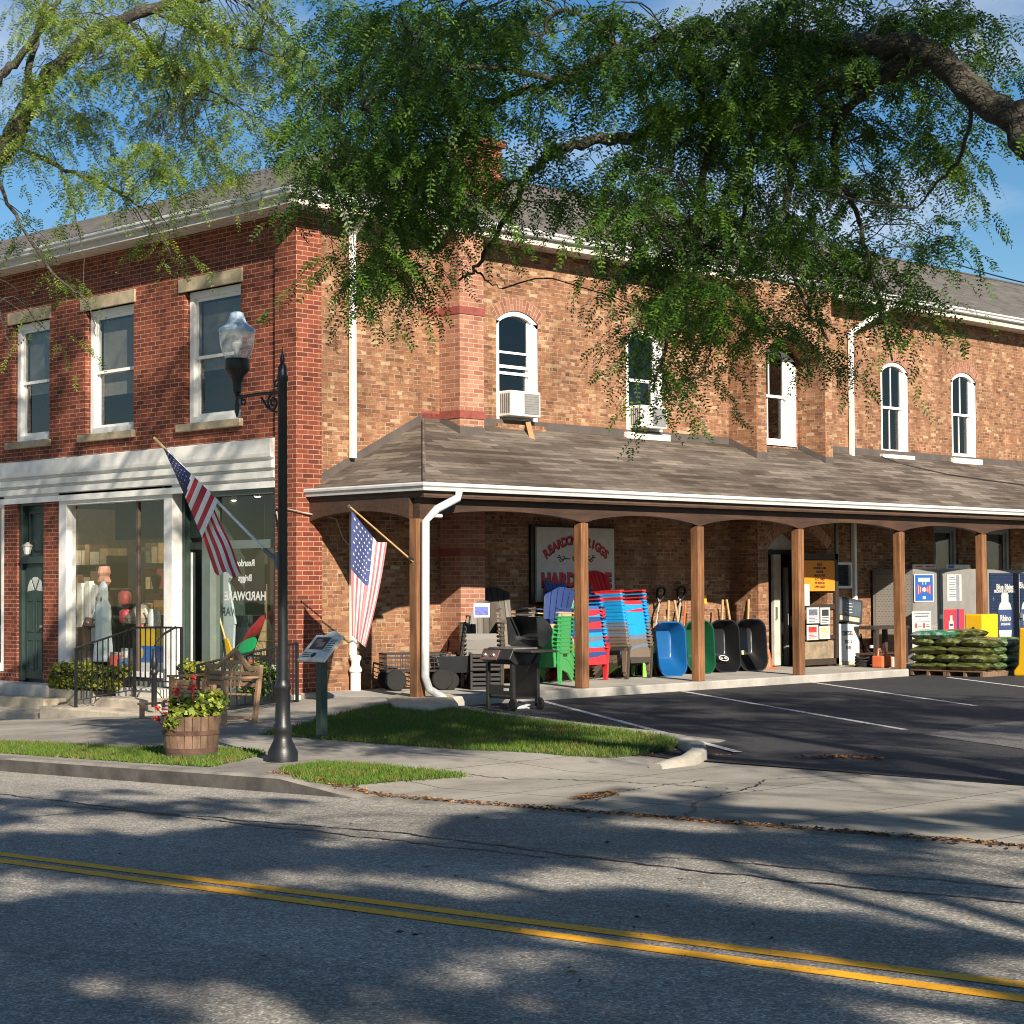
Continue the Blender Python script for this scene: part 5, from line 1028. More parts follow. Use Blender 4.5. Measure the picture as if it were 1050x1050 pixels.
for (q, nm, lab, mt, hy, hd) in WB:
    p = PZ(*q, 0); T, tr = barrow(lab, (p[0]+.02, p[1], 0), R(-14), mt, hd, hy=hy)
    EM = M('emblem white', (.66,.65,.6), .5)
    Rm = Matrix(((0,0,1,0),(1,0,0,0),(0,1,0,0),(0,0,0,1)))
    if nm == 'oval':
        mb = MB(); Mx = Matrix.Translation((-.085,-.02,.27))@Matrix.Rotation(R(-38),4,'Y')@Rm
        for k in range(20):
            a0, a1 = 6.283*k/20, 6.283*(k+1)/20; mb.add([Mx@Vector((r_*1.5*math.cos(a), r_*math.sin(a), .012)) for a, r_ in ((a0,.075),(a1,.075),(a1,.06),(a0,.06))], [(0,1,2,3)])
        mb.lathe([(.03,.012),(.022,.012)], n=12, M=Mx@Matrix.Translation((-.045,0,0))); mb.lathe([(.03,.012),(.022,.012)], n=12, M=Mx@Matrix.Translation((.04,0,0))); mb.build('emblem', EM, tr)
    if nm == 'wide': mb = MB(); mb.cbox((-.13,-.13,.37),(.004,.09,.08),Matrix.Identity(4)); mb.build('label_sticker', M('tan label', (.5,.38,.2), .6), tr)
    if nm == 'blue':
        mb = MB(); mb.cbox((-.13,-.303,.55),(.05,.004,.2),Matrix.Rotation(0,4,'Z')); mb.build('side_print', EM, tr)
p = PZ(661,692,0); T = thing('wheelbarrow', 'dark wheelbarrow seen from the side with blue grey frame left of the blue one', 'wheelbarrow', (p[0]-.12,p[1]+.1,0), (0,0,R(60)))
mb = MB(); wheel(mb, (0,0,.24), .24, .1); mb.build('wheel', [RUBBER, BLACKP], T, smooth=40); mb = MB(); mb.tube([(.05,-.08,.2),(-.15,-.2,.75),(-.3,-.24,.9)], .016, 6); mb.tube([(.05,.08,.2),(-.15,.2,.75),(-.3,.24,.9)], .016, 6); mb.tube([(-.15,-.2,.72),(-.15,.2,.72)], .014, 6); mb.tube([(-.3,-.1,.4),(-.2,0,.75),(0,.05,.85)], .012, 6); mb.build('frame', M('frame blue grey', (.16,.22,.30), .4), T)
mb = MB(); mb.tube([(.0,-.2,.75),(.02,-.22,1.02),(.02,-.14,1.06),(0,-.12,.78)], .013, 6); mb.build('stand', BLACK, T)
# snow shovels with d grips
def shovel(label, base_, top, mat, grip=True):
    T = thing('shovel', label, 'shovel', tuple(base_)); b0 = Vector(base_); tv = Vector(top)-b0; o = tv*.12
    mb = MB(); mb.tube([tuple(o), tuple(tv*.86)], .019, 8); mb.build('shaft', mat, T, smooth=60)
    if grip:
        side = Vector((.35,.9,0)).normalized()*.085; mb = MB(); mb.tube([tuple(tv*.82), tuple(tv*.90+side*.8), tuple(tv*.97+side), tuple(tv*1.005+side*.4), tuple(tv*1.005-side*.4), tuple(tv*.97-side), tuple(tv*.90-side*.8), tuple(tv*.82)], .024, 8); mb.build('grip', BLACKP, T, smooth=60)
    side = Vector((.3,.9,0)).normalized(); mb = MB(); mb.poly([b0*0+tv*.14-side*.06, tv*.14+side*.06, tv*.10+side*.17, tv*.0+side*.17, tv*.0-side*.17, tv*.10-side*.17], (.01,-.005,.006)); mb.build('blade', BLACKP, T); return T
SH = M('grey shaft', (.30,.28,.25), .45, .15)
shovel('grey shafted snow shovel with black d grip leaning left of the blue wheelbarrow', PZ(664,692.5,0), PX(678.5,603,-23.55), SH)
shovel('second snow shovel with black d grip rising behind the blue wheelbarrow', Vector(PX(690,690,-23.2)), PX(699,602.5,-23.6), SH)
shovel('shovel with an orange red handle leaning behind the blue wheelbarrow', Vector(PX(699,688,-23.2)), PX(703.5,606,-23.62), M('orange handle', (.45,.10,.03), .5), grip=False)
p = PX(722,614,-23.6); T = thing('yellow_tag', 'yellow card hanging on the wall behind the green wheelbarrow', 'card', tuple(p)); mb = MB(); mb.box((0,-.07,-.09),(.006,.07,.07)); mb.tube([(0,0,.07),(0,0,.16)], .004, 5); mb.build('card', M('yellow card', (.7,.38,.02), .6), T)
# ---- the big hardware sign on the wall
a = PX(551,541,X0+.12); c = PX(630.5,543,X0+.12); T = thing('hardware_sign', 'large white framed hardware sign with red arched lettering on the brick wall behind the chairs', 'sign', (X0, (a[1]+c[1])/2, 2.03)); W2 = (c[1]-a[1])/2
mb = MB(); mb.box((0.002,-W2,-.66),(.10,W2,.66)); mb.build('board', M('sign grey white', (.50,.49,.46), .6, .1), T)
mb = MB(); mb.box((0,-W2-.1,-.7),(.06,-W2,.7)); mb.box((0,W2,-.7),(.06,W2+.04,.7)); mb.box((0,-W2,.66),(.06,W2,.7)); mb.box((0,-W2,-.7),(.06,W2,-.66)); mb.build('frame', BLACK, T)
SM = Matrix(((0,0,1,0),(1,0,0,0),(0,1,0,0),(0,0,0,1)))
mb = MB(); mbs = MB(); SRED = M('sign red', (.42,.03,.035), .6); name_ = 'REARDON BRIGGS'; n = len(name_); Rr = 1.35; spread = R(76)
for k, ch in enumerate(name_):
    if ch == ' ': continue
    a_ = spread*((k+.5)/n-.5); pos = Vector((.104, Rr*math.sin(a_), .44-Rr+Rr*math.cos(a_))); Mx = Matrix.Translation(pos)@SM@Matrix.Rotation(-a_,4,'Z'); mb.text(ch, .215, Mx, bold=.006)
    mbs.text(ch, .215, Matrix.Translation(pos+Vector((-.003,.012,-.012)))@SM@Matrix.Rotation(-a_,4,'Z'), bold=.010)
mb.build('lettering', SRED, T); mb = MB(); mb.text('HARDWARE', .33, Matrix.Translation((.104,0,-.28))@SM, bold=.016); mbs.text('HARDWARE', .33, Matrix.Translation((.101,.014,-.30))@SM, bold=.022)
mb.build('lettering', SRED, T); mbs.build('letter_shadow', M('sign black', (.01,.01,.01), .6), T)
mb = MB(); mb.text('CO.', .12, Matrix.Translation((.104,0,.10))@SM, bold=.006)
for s in (-1,1):
    mb.tube([(.104,s*.18,.10),(.104,s*.28,.11),(.104,s*.36,.08),(.104,s*.42,.12),(.104,s*.50,.13)], .01, 5); mb.tube([(.104,s*.30,.10),(.104,s*.33,.15),(.104,s*.36,.13)], .008, 5); mb.tube([(.104,s*.42,.12),(.104,s*.44,.17),(.104,s*.47,.16)], .008, 5); mb.tube([(.104,s*.34,.07),(.104,s*.40,.05),(.104,s*.45,.09)], .008, 5)
mb.build('flourish', M('sign ink', (.012,.012,.012), .6), T)
# ---- notice board, pump, louvre, door side things
NB = thing('notice_board', 'tall dark framed notice board with an orange poster leaning beside the door', 'notice board', (-22.98,31.9,0)); x_ = -22.98; no = (x_,31.9,0)
y0b, y1b = PX(825,640,x_)[1]-.12, PX(858.5,640,x_)[1]; zt = 2.27; mb = MB()
for a, b2, c, e in ((y0b,y0b+.07,0.0,zt),(y1b-.1,y1b,0.0,zt),(y0b,y1b,zt-.12,zt),(y0b,y1b,.04,.16)): mb.box((x_-.04,a,c),(x_+.04,b2,e))
mb.box((x_-.02,y0b,1.15),(x_+.02,y1b,1.25)); mb.box((x_-.02,y0b,.55),(x_+.02,y1b,.63)); mb.build('frame', M('dark brown frame', (.035,.024,.018), .6), NB, org=no)
mb = MB(); oy0, oy1 = y0b+.07, y1b-.13; oz0 = PX(845,606,x_)[2]; mb.box((x_-.01,oy0,oz0),(x_+.045,oy1,2.13)); mb.build('orange_poster', M('orange poster', (.66,.22,.012), .6, .06), NB, org=no)
PINK_ = M('poster ink', (.03,.015,.01), .6); yc = (oy0+oy1)/2
for k, (s_, sz) in enumerate((('SALE', .1),('CONCRETE MIX', .075),('TOPSOIL', .08),('MULCH 3 FOR', .07),('5 CU YARD', .08),('WE RENTAL', .08),('OPEN DAILY', .08))): mb = MB(); mb.text(s_, sz*.8, Matrix.Translation((x_+.047,yc,2.05-.075*k))@SM, bold=.002); mb.build('text_line', PINK_, NB, org=no)
PAPER = M('paper', (.46,.46,.44), .7, .06); INK = M('paper ink', (.10,.11,.16), .7, .8, 40)
def notice(px0, py0, px1_, py1_, x, printc, nm='paper_notice'):
    a = PX(px0,py0,x); b2 = PX(px1_,py1_,x); mb = MB(); mb.box((x,a[1],b2[2]),(x+.006,b2[1],a[2])); o = mb.build(nm, PAPER, NB, org=no)
    w_, h_ = b2[1]-a[1], a[2]-b2[2]; mb = MB(); mb.box((x+.006,a[1]+.15*w_,b2[2]+h_*.5),(x+.008,b2[1]-.15*w_,a[2]-h_*.12)); 
    for k in range(4): mb.box((x+.006,a[1]+.15*w_,b2[2]+h_*(.38-.09*k)),(x+.008,b2[1]-(.15+.2*(k%2))*w_,b2[2]+h_*(.42-.09*k)))
    mb.build('print', printc, o, org=no)
for q, pc in (((827,623,840,639),INK),((841,623,851,640),M('dark print', (.03,.03,.03), .6)),((827,641,839,656),M('red print', (.42,.03,.03), .6, .6, 30)),((840,642,851,655),M('yellow green print', (.45,.42,.2), .6, .5, 12)),((824,599,830,621),PAPER)): notice(*q, x_+.045, pc)
for k, (dz, c) in enumerate(((.34,(.26,.2,.13)),)): mb = MB(); mb.box((x_-.03,y0b+.1,.16),(x_-.01,y1b-.12,.5)); mb.build('lower_board', M('weathered board', (.22,.17,.11), .8, .4, 6), NB, org=no)
# old kerosene pump
kx = -23.1; ky = (PX(856,650,kx)[1]+PX(881.5,650,kx)[1])/2; kw = (PX(881.5,650,kx)[1]-PX(856.5,650,kx)[1])/2; T = thing('fuel_pump', 'old white fuel pump cabinet with tilted dark meter head', 'fuel pump', (kx,ky,0)); zk = PX(868,639.5,kx)[2]
mb = MB(); mb.box((-.32,-kw-.04,0),(.02,kw+.08,.07)); mb.build('plinth', STONE, T); mb = MB(); mb.box((-.3,-kw,.07),(0,kw,zk)); cb = mb.build('cabinet', M('pump white', (.66,.65,.60), .45, .08), T, bevel=.012)
mb = MB(); mb.text('DIESEL', .13, Matrix.Translation((.002,.02,zk-.2))@SM, bold=.004); mb.text('NO. 2', .10, Matrix.Translation((.002,.04,zk-.37))@SM, bold=.003); mb.text('FUEL', .09, Matrix.Translation((.002,.04,zk-.50))@SM, bold=.003); mb.build('pump_text', M('pump ink', (.02,.02,.02), .6), cb)
HM = Matrix.Translation((-.12,.03,zk+.27))@Matrix.Rotation(R(-6),4,'X'); mb = MB(); mb.cbox((0,0,0),(.34,kw*2.1,.5),HM); hd = mb.build('meter_head', M('meter head', (.04,.045,.05), .4), T, bevel=.02)
mb = MB(); mb.cbox((.172,0,.05),(.006,kw*1.75,.30),HM); mb.build('dial_glass', M('dial', (.07,.09,.115), .25, .3, 8), hd); mb = MB(); mb.cbox((.173,0,-.17),(.006,kw*1.6,.09),HM); mb.build('counter_strip', M('counter cream', (.5,.46,.32), .5, .3, 30), hd)
mb = MB()
for k in range(4): mb.cbox((.177,-.05,.14-.06*k),(.003,.22+.05*(k%2),.014),HM)
mb.build('dial_text', PAPER, hd)
mb = MB(); mb.tube([(-.1,kw+.02,zk-.1),(0,kw+.1,zk-.45),(.05,kw+.35,.2),(.05,kw+.45,.06),(0,kw+.3,.04),(-.05,kw+.2,.3),(-.05,kw+.12,.62)], .018, 8); mb.build('hose', RUBBER, T, smooth=60); mb = MB(); mb.lathe([(.05,0),(.05,.07),(.03,.08)], (.06,kw+.52,.0), 10); mb.lathe([(.045,0),(.045,.06)], (.02,kw+.40,.32), 10); mb.build('nozzle', PAPER, T)
p = PX(864.5,590,X0+.25); T = thing('louvre_box', 'white framed square louvre box mounted on the wall above the pump', 'vent', (X0,p[1],p[2])); w_, h_ = .29, .27; mb = MB()
for a, b2, c, e in ((-w_,w_,h_-.05,h_),(-w_,w_,-h_,-h_+.05),(-w_,-w_+.05,-h_+.05,h_-.05),(w_-.05,w_,-h_+.05,h_-.05)): mb.box((.004,a,c),(.28,b2,e))
mb.build('frame', WHITE_OLD, T); mb = MB(); mb.box((.004,-w_+.05,-h_+.05),(.2,w_-.05,h_-.05))
for k in range(10): z = -h_+.08+k*.042; mb.add([(.2,-w_+.05,z+.03),(.2,w_-.05,z+.03),(.25,w_-.05,z),(.25,-w_+.05,z)], [(0,1,2,3)])
mb.build('slats', M('dark slats', (.05,.055,.06), .5), T)
p = PZ(799,682,0); T = thing('bucket', 'green plastic tub on the doorstep', 'bucket', (p[0]+.05,p[1],0)); mb = MB(); mb.lathe([(.12,0),(.16,.16),(.175,.17),(.17,.18),(.15,.17),(.11,.02)], n=18); mb.build('shell', plastic('tub green', (.01,.33,.11)), T, smooth=40); mb = MB(); mb.tube([(0,-.16,.16),(.1,-.1,.2),(.1,.1,.2),(0,.16,.16)], .008, 6); mb.build('bail', STEEL, T)
T = thing('traffic_cone', 'small orange red cone tucked behind the black wheelbarrow', 'cone', tuple(PZ(788,686,0))); mb = MB(); mb.box((-.12,-.12,0),(.12,.12,.03)); mb.lathe([(.09,.03),(.025,.38),(.0,.38)], n=14); mb.build('body', M('cone orange', (.55,.09,.03), .5), T)
T = thing('broom', 'broom with pale bristles standing inside the dark doorway', 'broom', tuple(PZ(796,683,0))); mb = MB(); mb.tube([(-.1,0,.25),(-.25,0,1.4)], .012, 6); mb.build('handle', PINE, T); mb = MB(); mb.poly([(0,-.12,0),(0,.12,0),(-.1,.05,.28),(-.1,-.05,.28)], (-.04,0,0)); mb.build('bristles', M('bristles', (.2,.22,.2), .8), T)
# hand truck, plant pots table and orange can between pump and cage
p = PZ(908,685,0); T = thing('gas_can', 'orange plastic fuel can standing beside the porch post', 'can', (p[0]-.15,p[1]+.1,0)); mb = MB(); mb.box((-.13,-.17,0),(.13,.17,.24)); mb.build('body', plastic('can orange', (.55,.13,.05)), T, bevel=.03); mb = MB(); mb.tube([(0,-.14,.22),(0,-.12,.36),(0,.1,.38),(0,.14,.22)], .025, 8); mb.build('handle', plastic('can orange dark', (.50,.12,.05)), T, smooth=60)
T = thing('white_pot', 'small white plastic pot beside the orange fuel can', 'pot', (p[0]-.1,p[1]+.45,0)); mb = MB(); mb.lathe([(.08,0),(.11,.17),(.12,.17),(.12,.2),(.1,.2),(.08,.03)], n=14); mb.build('shell', M('pot white', (.6,.58,.52), .5), T, smooth=40)
p = PX(905,650,-22.9); T = thing('work_table', 'dark weathered wooden bench table left of the grey cage', 'table', (-22.9,p[1],0)); mb = MB(); mb.box((-.3,-.75,.72),(.3,.55,.78)); mb.build('tabletop', M('dark wood', (.035,.025,.02), .7), T)
for sx in (-.25,.25):
    for sy in (-.6,.45): mb = MB(); mb.box((sx-.04,sy-.05,0),(sx+.04,sy+.05,.72)); mb.build('leg', M('dark leg', (.04,.028,.022), .7), T)
mb = MB(); mb.box((-.25,-.7,.2),(.25,.5,.23)); mb.build('shelf', BEAMW, T)
T = thing('hose_coil', 'coiled dark hose lying beside the fuel pump', 'hose', tuple(PZ(892,684,0))); mb = MB()
for k in range(4): mb.tube([(.2*math.cos(a)-.1, .2*math.sin(a), .03+.05*k+.02*math.sin(3*a+k)) for a in [6.283*i/16 for i in range(17)]], .022, 6, cap=False)
mb.build('coil', RUBBER, T, smooth=60)
# ---- propane exchange cages
def perf_mat(name, col, sc=14, hole=.30):
    m, n, b = base(name); t = n.nodes.new('ShaderNodeTexCoord'); k = n.nodes.new('ShaderNodeTexBrick'); n.links.new(t.outputs['UV'], k.inputs['Vector']); k.inputs['Scale'].default_value = 1; k.inputs['Brick Width'].default_value = .085; k.inputs['Row Height'].default_value = .052; k.inputs['Mortar Size'].default_value = .022; k.inputs['Mortar Smooth'].default_value = .0
    mp_ = n.nodes.new('ShaderNodeMath'); mp_.operation = 'SUBTRACT'; mp_.inputs[0].default_value = 1; n.links.new(k.outputs['Fac'], mp_.inputs[1])
    c = mixc(n, mp_.outputs[0], tuple(col), (.006,.006,.006)); n.links.new(c, b.inputs['Base Color']); b.inputs['Roughness'].default_value = .5; b.inputs['Metallic'].default_value = .0; bumpn(n, b, k.outputs['Fac'], .6, .008); return m
CAGE = M('cage grey', (.21,.20,.185), .5, .12, 3); PERF = perf_mat('perforated grey', (.27,.255,.23))
cx = -22.6; cy0 = PX(937,640,cx)[1]; cy1 = PX(1003,610,cx)[1]; T = thing('propane_cage', 'grey perforated steel propane cage covered in posters', 'cage', (cx,(cy0+cy1)/2,LZ)); to = tuple(T.location); zt = 1.97; bk = -23.62
mb = MB(); mb.box((bk,cy0,LZ+.12),(cx,cy1,zt)); mb.build('body', CAGE, T, org=to, bevel=.01)
mb = MB(); mb.add([(bk+.08,cy0-.004,.25),(cx-.06,cy0-.004,.25),(cx-.06,cy0-.004,1.85),(bk+.08,cy0-.004,1.85)], [(0,1,2,3)]); mb.build('perforated_side', PERF, T, org=to)
cym = PX(963,620,cx)[1]
def zx(y_, px=970): return PX(px, y_, cx)[2]
for a, b2 in ((cy0+.04,cym-.03),(cym+.03,cy1-.05)):
    mb = MB(); mb.box((cx,a,.0),(cx+.018,b2,zt-.06)); dr = mb.build('door', CAGE, T, org=to, bevel=.006)
    mb = MB()
    for z0, z1 in ((zx(647),zx(640)),): mb.add([(cx+.021,a+.05,z0),(cx+.021,b2-.05,z0),(cx+.021,b2-.05,z1),(cx+.021,a+.05,z1)], [(0,1,2,3)])
    mb.add([(cx+.021,a+.03,.05),(cx+.021,a+.14,.05),(cx+.021,a+.14,zx(652)),(cx+.021,a+.03,zx(652))], [(0,1,2,3)]); mb.add([(cx+.021,b2-.14,.05),(cx+.021,b2-.03,.05),(cx+.021,b2-.03,zx(652)),(cx+.021,b2-.14,zx(652))], [(0,1,2,3)]); mb.build('perforated_strip', PERF, dr, org=to)
mb = MB(); mb.cbox((cx+.04,cym,zx(632)),(.03,.1,.09)); mb.build('padlock', STEEL, T, org=to)
def poster(px0, py0, px1_, py1_, x, mats, name, par, org, art=None):
    a = PX(px0,py0,x); b2 = PX(px1_,py1_,x); y0, y1, z0, z1 = a[1], b2[1], b2[2], a[2]; mb = MB(); mb.box((x,y0,z0),(x+.004,y1,z1), mi=0); w_, h_ = y1-y0, z1-z0
    if art: art(mb, lambda u, v, d=.006: (x+d, y0+u*w_, z0+v*h_), w_, h_)
    return mb.build(name, mats, par, org=org)
BLUEP = M('poster blue', (.02,.10,.36), .5, .06); REDP = M('poster red', (.50,.035,.05), .5, .06); GREYP = M('poster grey', (.2,.22,.26), .5)
def q4(mb, F, u0, v0, u1, v1, mi, d=.006): mb.add([F(u0,v0,d),F(u1,v0,d),F(u1,v1,d),F(u0,v1,d)], [(0,1,2,3)], mi)
def art_blue(mb, F, w_, h_):
    q4(mb,F,.05,.04,.95,.96,1); q4(mb,F,.2,.72,.8,.86,0,.008)
    mb.add([F(.16,.24,.008),F(.5,.42,.008),F(.84,.24,.008),F(.84,.64,.008),F(.5,.46,.008),F(.16,.64,.008)], [(0,1,4,5),(1,2,3,4)], 2)
    for k in range(3): q4(mb,F,.2+.1*k,.3+.045*k,.23+.1*k,.58-.045*k,0,.010); q4(mb,F,.77-.1*k,.3+.045*k,.80-.1*k,.58-.045*k,0,.010)
    mb.lathe([(w_*.07,0),(w_*.07,.002)], n=12, mi=0, M=Matrix.Translation(F(.5,.44,.010))@SM); q4(mb,F,.42,.1,.58,.2,0,.008); q4(mb,F,.40,.62,.45,.70,0,.008); q4(mb,F,.55,.62,.60,.70,0,.008)
PXX = cx+.026
pb = poster(937,575.5+13,957.5,617,PXX,[PAPER,BLUEP,REDP],'blue_poster',T,to,art_blue)
def art_lines(mb, F, w_, h_):
    for k in range(9): q4(mb,F,.12,.88-.09*k,.6 if k%3 else .55,.905-.09*k,1)
    q4(mb,F,.62,.02,.85,.98,2)
poster(971,589,986,616.5,PXX,[PAPER,INK,GREYP],'white_poster',T,to,art_lines)
def art_grid(mb, F, w_, h_):
    for k in range(4): q4(mb,F,.04,.2*k+.13,.96,.2*k+.14,1)
    for i in range(2):
        for k in range(3): q4(mb,F,.15+.42*i,.18+.2*k,.25+.42*i,.3+.2*k,2); q4(mb,F,.3+.42*i,.2+.2*k,.5+.42*i,.22+.2*k,1); q4(mb,F,.3+.42*i,.25+.2*k,.48+.42*i,.265+.2*k,1)
    q4(mb,F,.15,.86,.85,.89,1); q4(mb,F,.1,.93,.9,.95,1)
poster(935,627,955,667,PXX,[PAPER,INK,REDP],'safety_poster',T,to,art_grid)
def art_red(mb, F, w_, h_):
    q4(mb,F,.0,.0,1,.22,2); mb.add([F(.05,.22,.007),F(.35,.04,.007),F(.6,.22,.007)], [(0,1,2)], 1); q4(mb,F,.22,.35,.45,.62,1); q4(mb,F,.28,.62,.4,.8,1); q4(mb,F,.15,.25,.55,.32,1); q4(mb,F,.25,.45,.42,.52,2,.008); q4(mb,F,.62,.0,.72,1,2,.007)
poster(968,625,989,655,PXX,[REDP,PAPER,M('poster navy', (.03,.04,.16), .5)],'red_poster',T,to,art_red)
mb = MB(); z0, z1 = zt-.0, zt+.09; mb.box((cx-.02,cy0,z0),(cx,cym-.1,z1), mi=0); mb.box((cx-.02,cym+.3,z0),(cx,cy1-.3,z1), mi=0); 
mb.box((cx,cy0+.1,z0+.03),(cx+.004,cy0+.35,z1-.03), mi=1); mb.box((cx,cym-.5,z0+.03),(cx+.004,cym-.15,z1-.03), mi=1); mb.box((cx,cym+.38,z0+.01),(cx+.004,cym+.6,z1-.02), mi=2); mb.build('header_strip', [M('header pale', (.55,.5,.44), .5), REDP, BLUEP], T, org=to)
c2y0 = PX(1013,610,cx)[1]; T = thing('propane_cage', 'dark blue propane cage with a painted gas cylinder beside the yellow barriers', 'cage', (cx,c2y0+.95,LZ)); to = tuple(T.location)
mb = MB(); mb.box((bk,c2y0,LZ+.1),(cx,c2y0+2.0,1.96)); mb.build('body', CAGE, T, org=to, bevel=.01); NAVY = rows_mat('navy wrap', [(0,(.014,.026,.065)),(1,(.02,.034,.08))], (.008,.014,.035), .1, .07, .006, rough=.4, weather=.1)
ydm = PX(1045,610,cx)[1]
for k, (a, b2) in enumerate(((c2y0+.05,ydm-.03),(ydm+.03,c2y0+1.95))):
    mb = MB(); mb.box((cx,a,.0),(cx+.02,b2,1.88)); dr = mb.build('door', NAVY, T, org=to)
    yc = (a+b2)/2; mb = MB()
    if k == 0:
        mb.text('Blue Rhino', .17, Matrix.Translation((cx+.024,yc+.02,zx(602,1030)))@SM, bold=.005); mb.build('lettering', PAPER, dr, org=to); mb = MB(); mb.text('PROPANE EXCHANGE', .09, Matrix.Translation((cx+.024,yc,zx(605.5,1030)-.02))@SM, bold=.003)
        for e in (-.6,-.5,-.35,-.2,-.05): mb.cbox((cx+.023,a+.1,1.0+e*.9),(.004,.03,.03))
        mb.text('!', .1, Matrix.Translation((cx+.024,a+.15,1.3))@SM)
    else: mb.text('Blue', .2, Matrix.Translation((cx+.024,yc-.2,1.6))@SM, bold=.005)
    mb.build('door_lettering', PAPER, dr, org=to)
    zb_ = lambda y_: zx(y_, 1032); CY = M('cylinder pale', (.42,.5,.46), .5, .1)
    prof = [(zb_(657),.20),(zb_(655),.24),(zb_(646),.27),(zb_(624),.27),(zb_(619),.22),(zb_(617),.15),(zb_(610),.15),(zb_(608),.11)]
    mb = MB(); pts = [(cx+.022,yc+r_,z) for z, r_ in prof]+[(cx+.022,yc-r_,z) for z, r_ in prof[::-1]]; mb.poly(pts, (.003,0,0)); mb.build('cylinder_print', CY, dr, org=to)
    mb = MB(); mb.poly([(cx+.026,yc-.27,zb_(646)),(cx+.026,yc+.27,zb_(646)),(cx+.026,yc+.27,zb_(625)),(cx+.026,yc-.27,zb_(625))], (.002,0,0)); mb.build('cylinder_band', M('band blue', (.03,.05,.14), .5), dr, org=to)
    mb = MB(); mb.text('Rhino', .19, Matrix.Translation((cx+.031,yc,zb_(634)))@SM, bold=.006); mb.text('EXCHANGE', .075, Matrix.Translation((cx+.031,yc,zb_(640)))@SM, bold=.003); mb.build('cylinder_text', PAPER, dr, org=to)
mb = MB(); mb.cbox((cx+.04,ydm,zx(631,1045)),(.04,.12,.12)); mb.build('latch', STEEL, T, org=to)
# ---- pallets of mulch bags
def bag_mat(name, stops, sc):
    m, n, b = base(name); t = n.nodes.new('ShaderNodeTexCoord'); mp_ = n.nodes.new('ShaderNodeMapping'); mp_.inputs['Scale'].default_value = sc; n.links.new(t.outputs['Object'], mp_.inputs['Vector']); nz_ = noise(n, mp_.outputs['Vector'], 3.2, 2, .4); r = ramp(n, stops); r.color_ramp.interpolation = 'CONSTANT' if False else 'LINEAR'; n.links.new(nz_.outputs['Fac'], r.inputs['Fac']); n.links.new(r.outputs['Color'], b.inputs['Base Color']); b.inputs['Roughness'].default_value = .25; bumpn(n, b, noise(n, t.outputs['Object'], 7, 6, .75).outputs['Fac'], 1., .06); return m
BAGM = bag_mat('olive bag film', [(.34,(.015,.018,.012)),(.42,(.05,.062,.012)),(.55,(.09,.11,.016)),(.62,(.14,.155,.045)),(.66,(.28,.30,.22)),(.71,(.03,.036,.015))], (1.2,2,6)); BAGG = bag_mat('green bag film', [(.3,(.02,.03,.022)),(.45,(.05,.10,.035)),(.6,(.11,.17,.05)),(.72,(.28,.33,.28))], (1.5,2,6)); BAGT = bag_mat('blue green bag film', [(.3,(.05,.09,.06)),(.5,(.03,.22,.10)),(.62,(.30,.36,.35)),(.75,(.22,.28,.34))], (2,2,5))
def bag_proto(name_label, mat, a_, b_, h_):
    T = thing('mulch_bag', name_label, 'mulch bag'); mb = MB(); n1, n2 = 16, 10; rr = random.Random(int(a_*100)); o = 0
    top = {}; 
    for sgn in (1,-1):
        for i in range(n1+1):
            for j in range(n2+1):
                u, v = -1+2*i/n1, -1+2*j/n2; e = max(0, (1-abs(u)**4))*max(0, (1-abs(v)**4)); z = h_/2+sgn*h_/2*e**.45*(1+.06*math.sin(5*u+2*v)); mb.v.append((u*a_/2, v*b_/2*(1-.05*abs(u)**3), z))
    N = (n1+1)*(n2+1)
    for s in (0,1):
        for i in range(n1):
            for j in range(n2): q = (s*N+i*(n2+1)+j, s*N+(i+1)*(n2+1)+j, s*N+(i+1)*(n2+1)+j+1, s*N+i*(n2+1)+j+1); mb.f.append(q if s == 0 else q[::-1]); mb.m.append(0)
    bd = mb.build('bag_body', mat, T, smooth=70); return T
BP0 = PZ(933,692,LZ); bx0, by0 = BP0[0], BP0[1]+.02; bl, bw_, bh = .80, .53, .150
for k in range(2):
    T = thing('pallet', 'weathered wooden pallet under the %s mulch bags' % ('nearer end of the' if k else 'farther end of the'), 'pallet', (bx0+.42+.84*k if False else bx0+.4+.82*k, by0+.8, LZ))
    mb = MB()
    for i in range(5): y = -.75+.36*i; mb.box((-.4,y-.06,.09),(.4,y+.06,.11))
    mb.build('deck_boards', OAK, T); mb = MB()
    for x in (-.37,0,.37): mb.box((x-.03,-.8,0),(x+.03,.8,.09))
    mb.build('stringers', OAK, T)
protos = {}; rr = random.Random(11); lvl = 5; cnt = 0
WHERE = {0:'bottom layer',1:'second layer',2:'middle layer',3:'fourth layer',4:'top layer'}
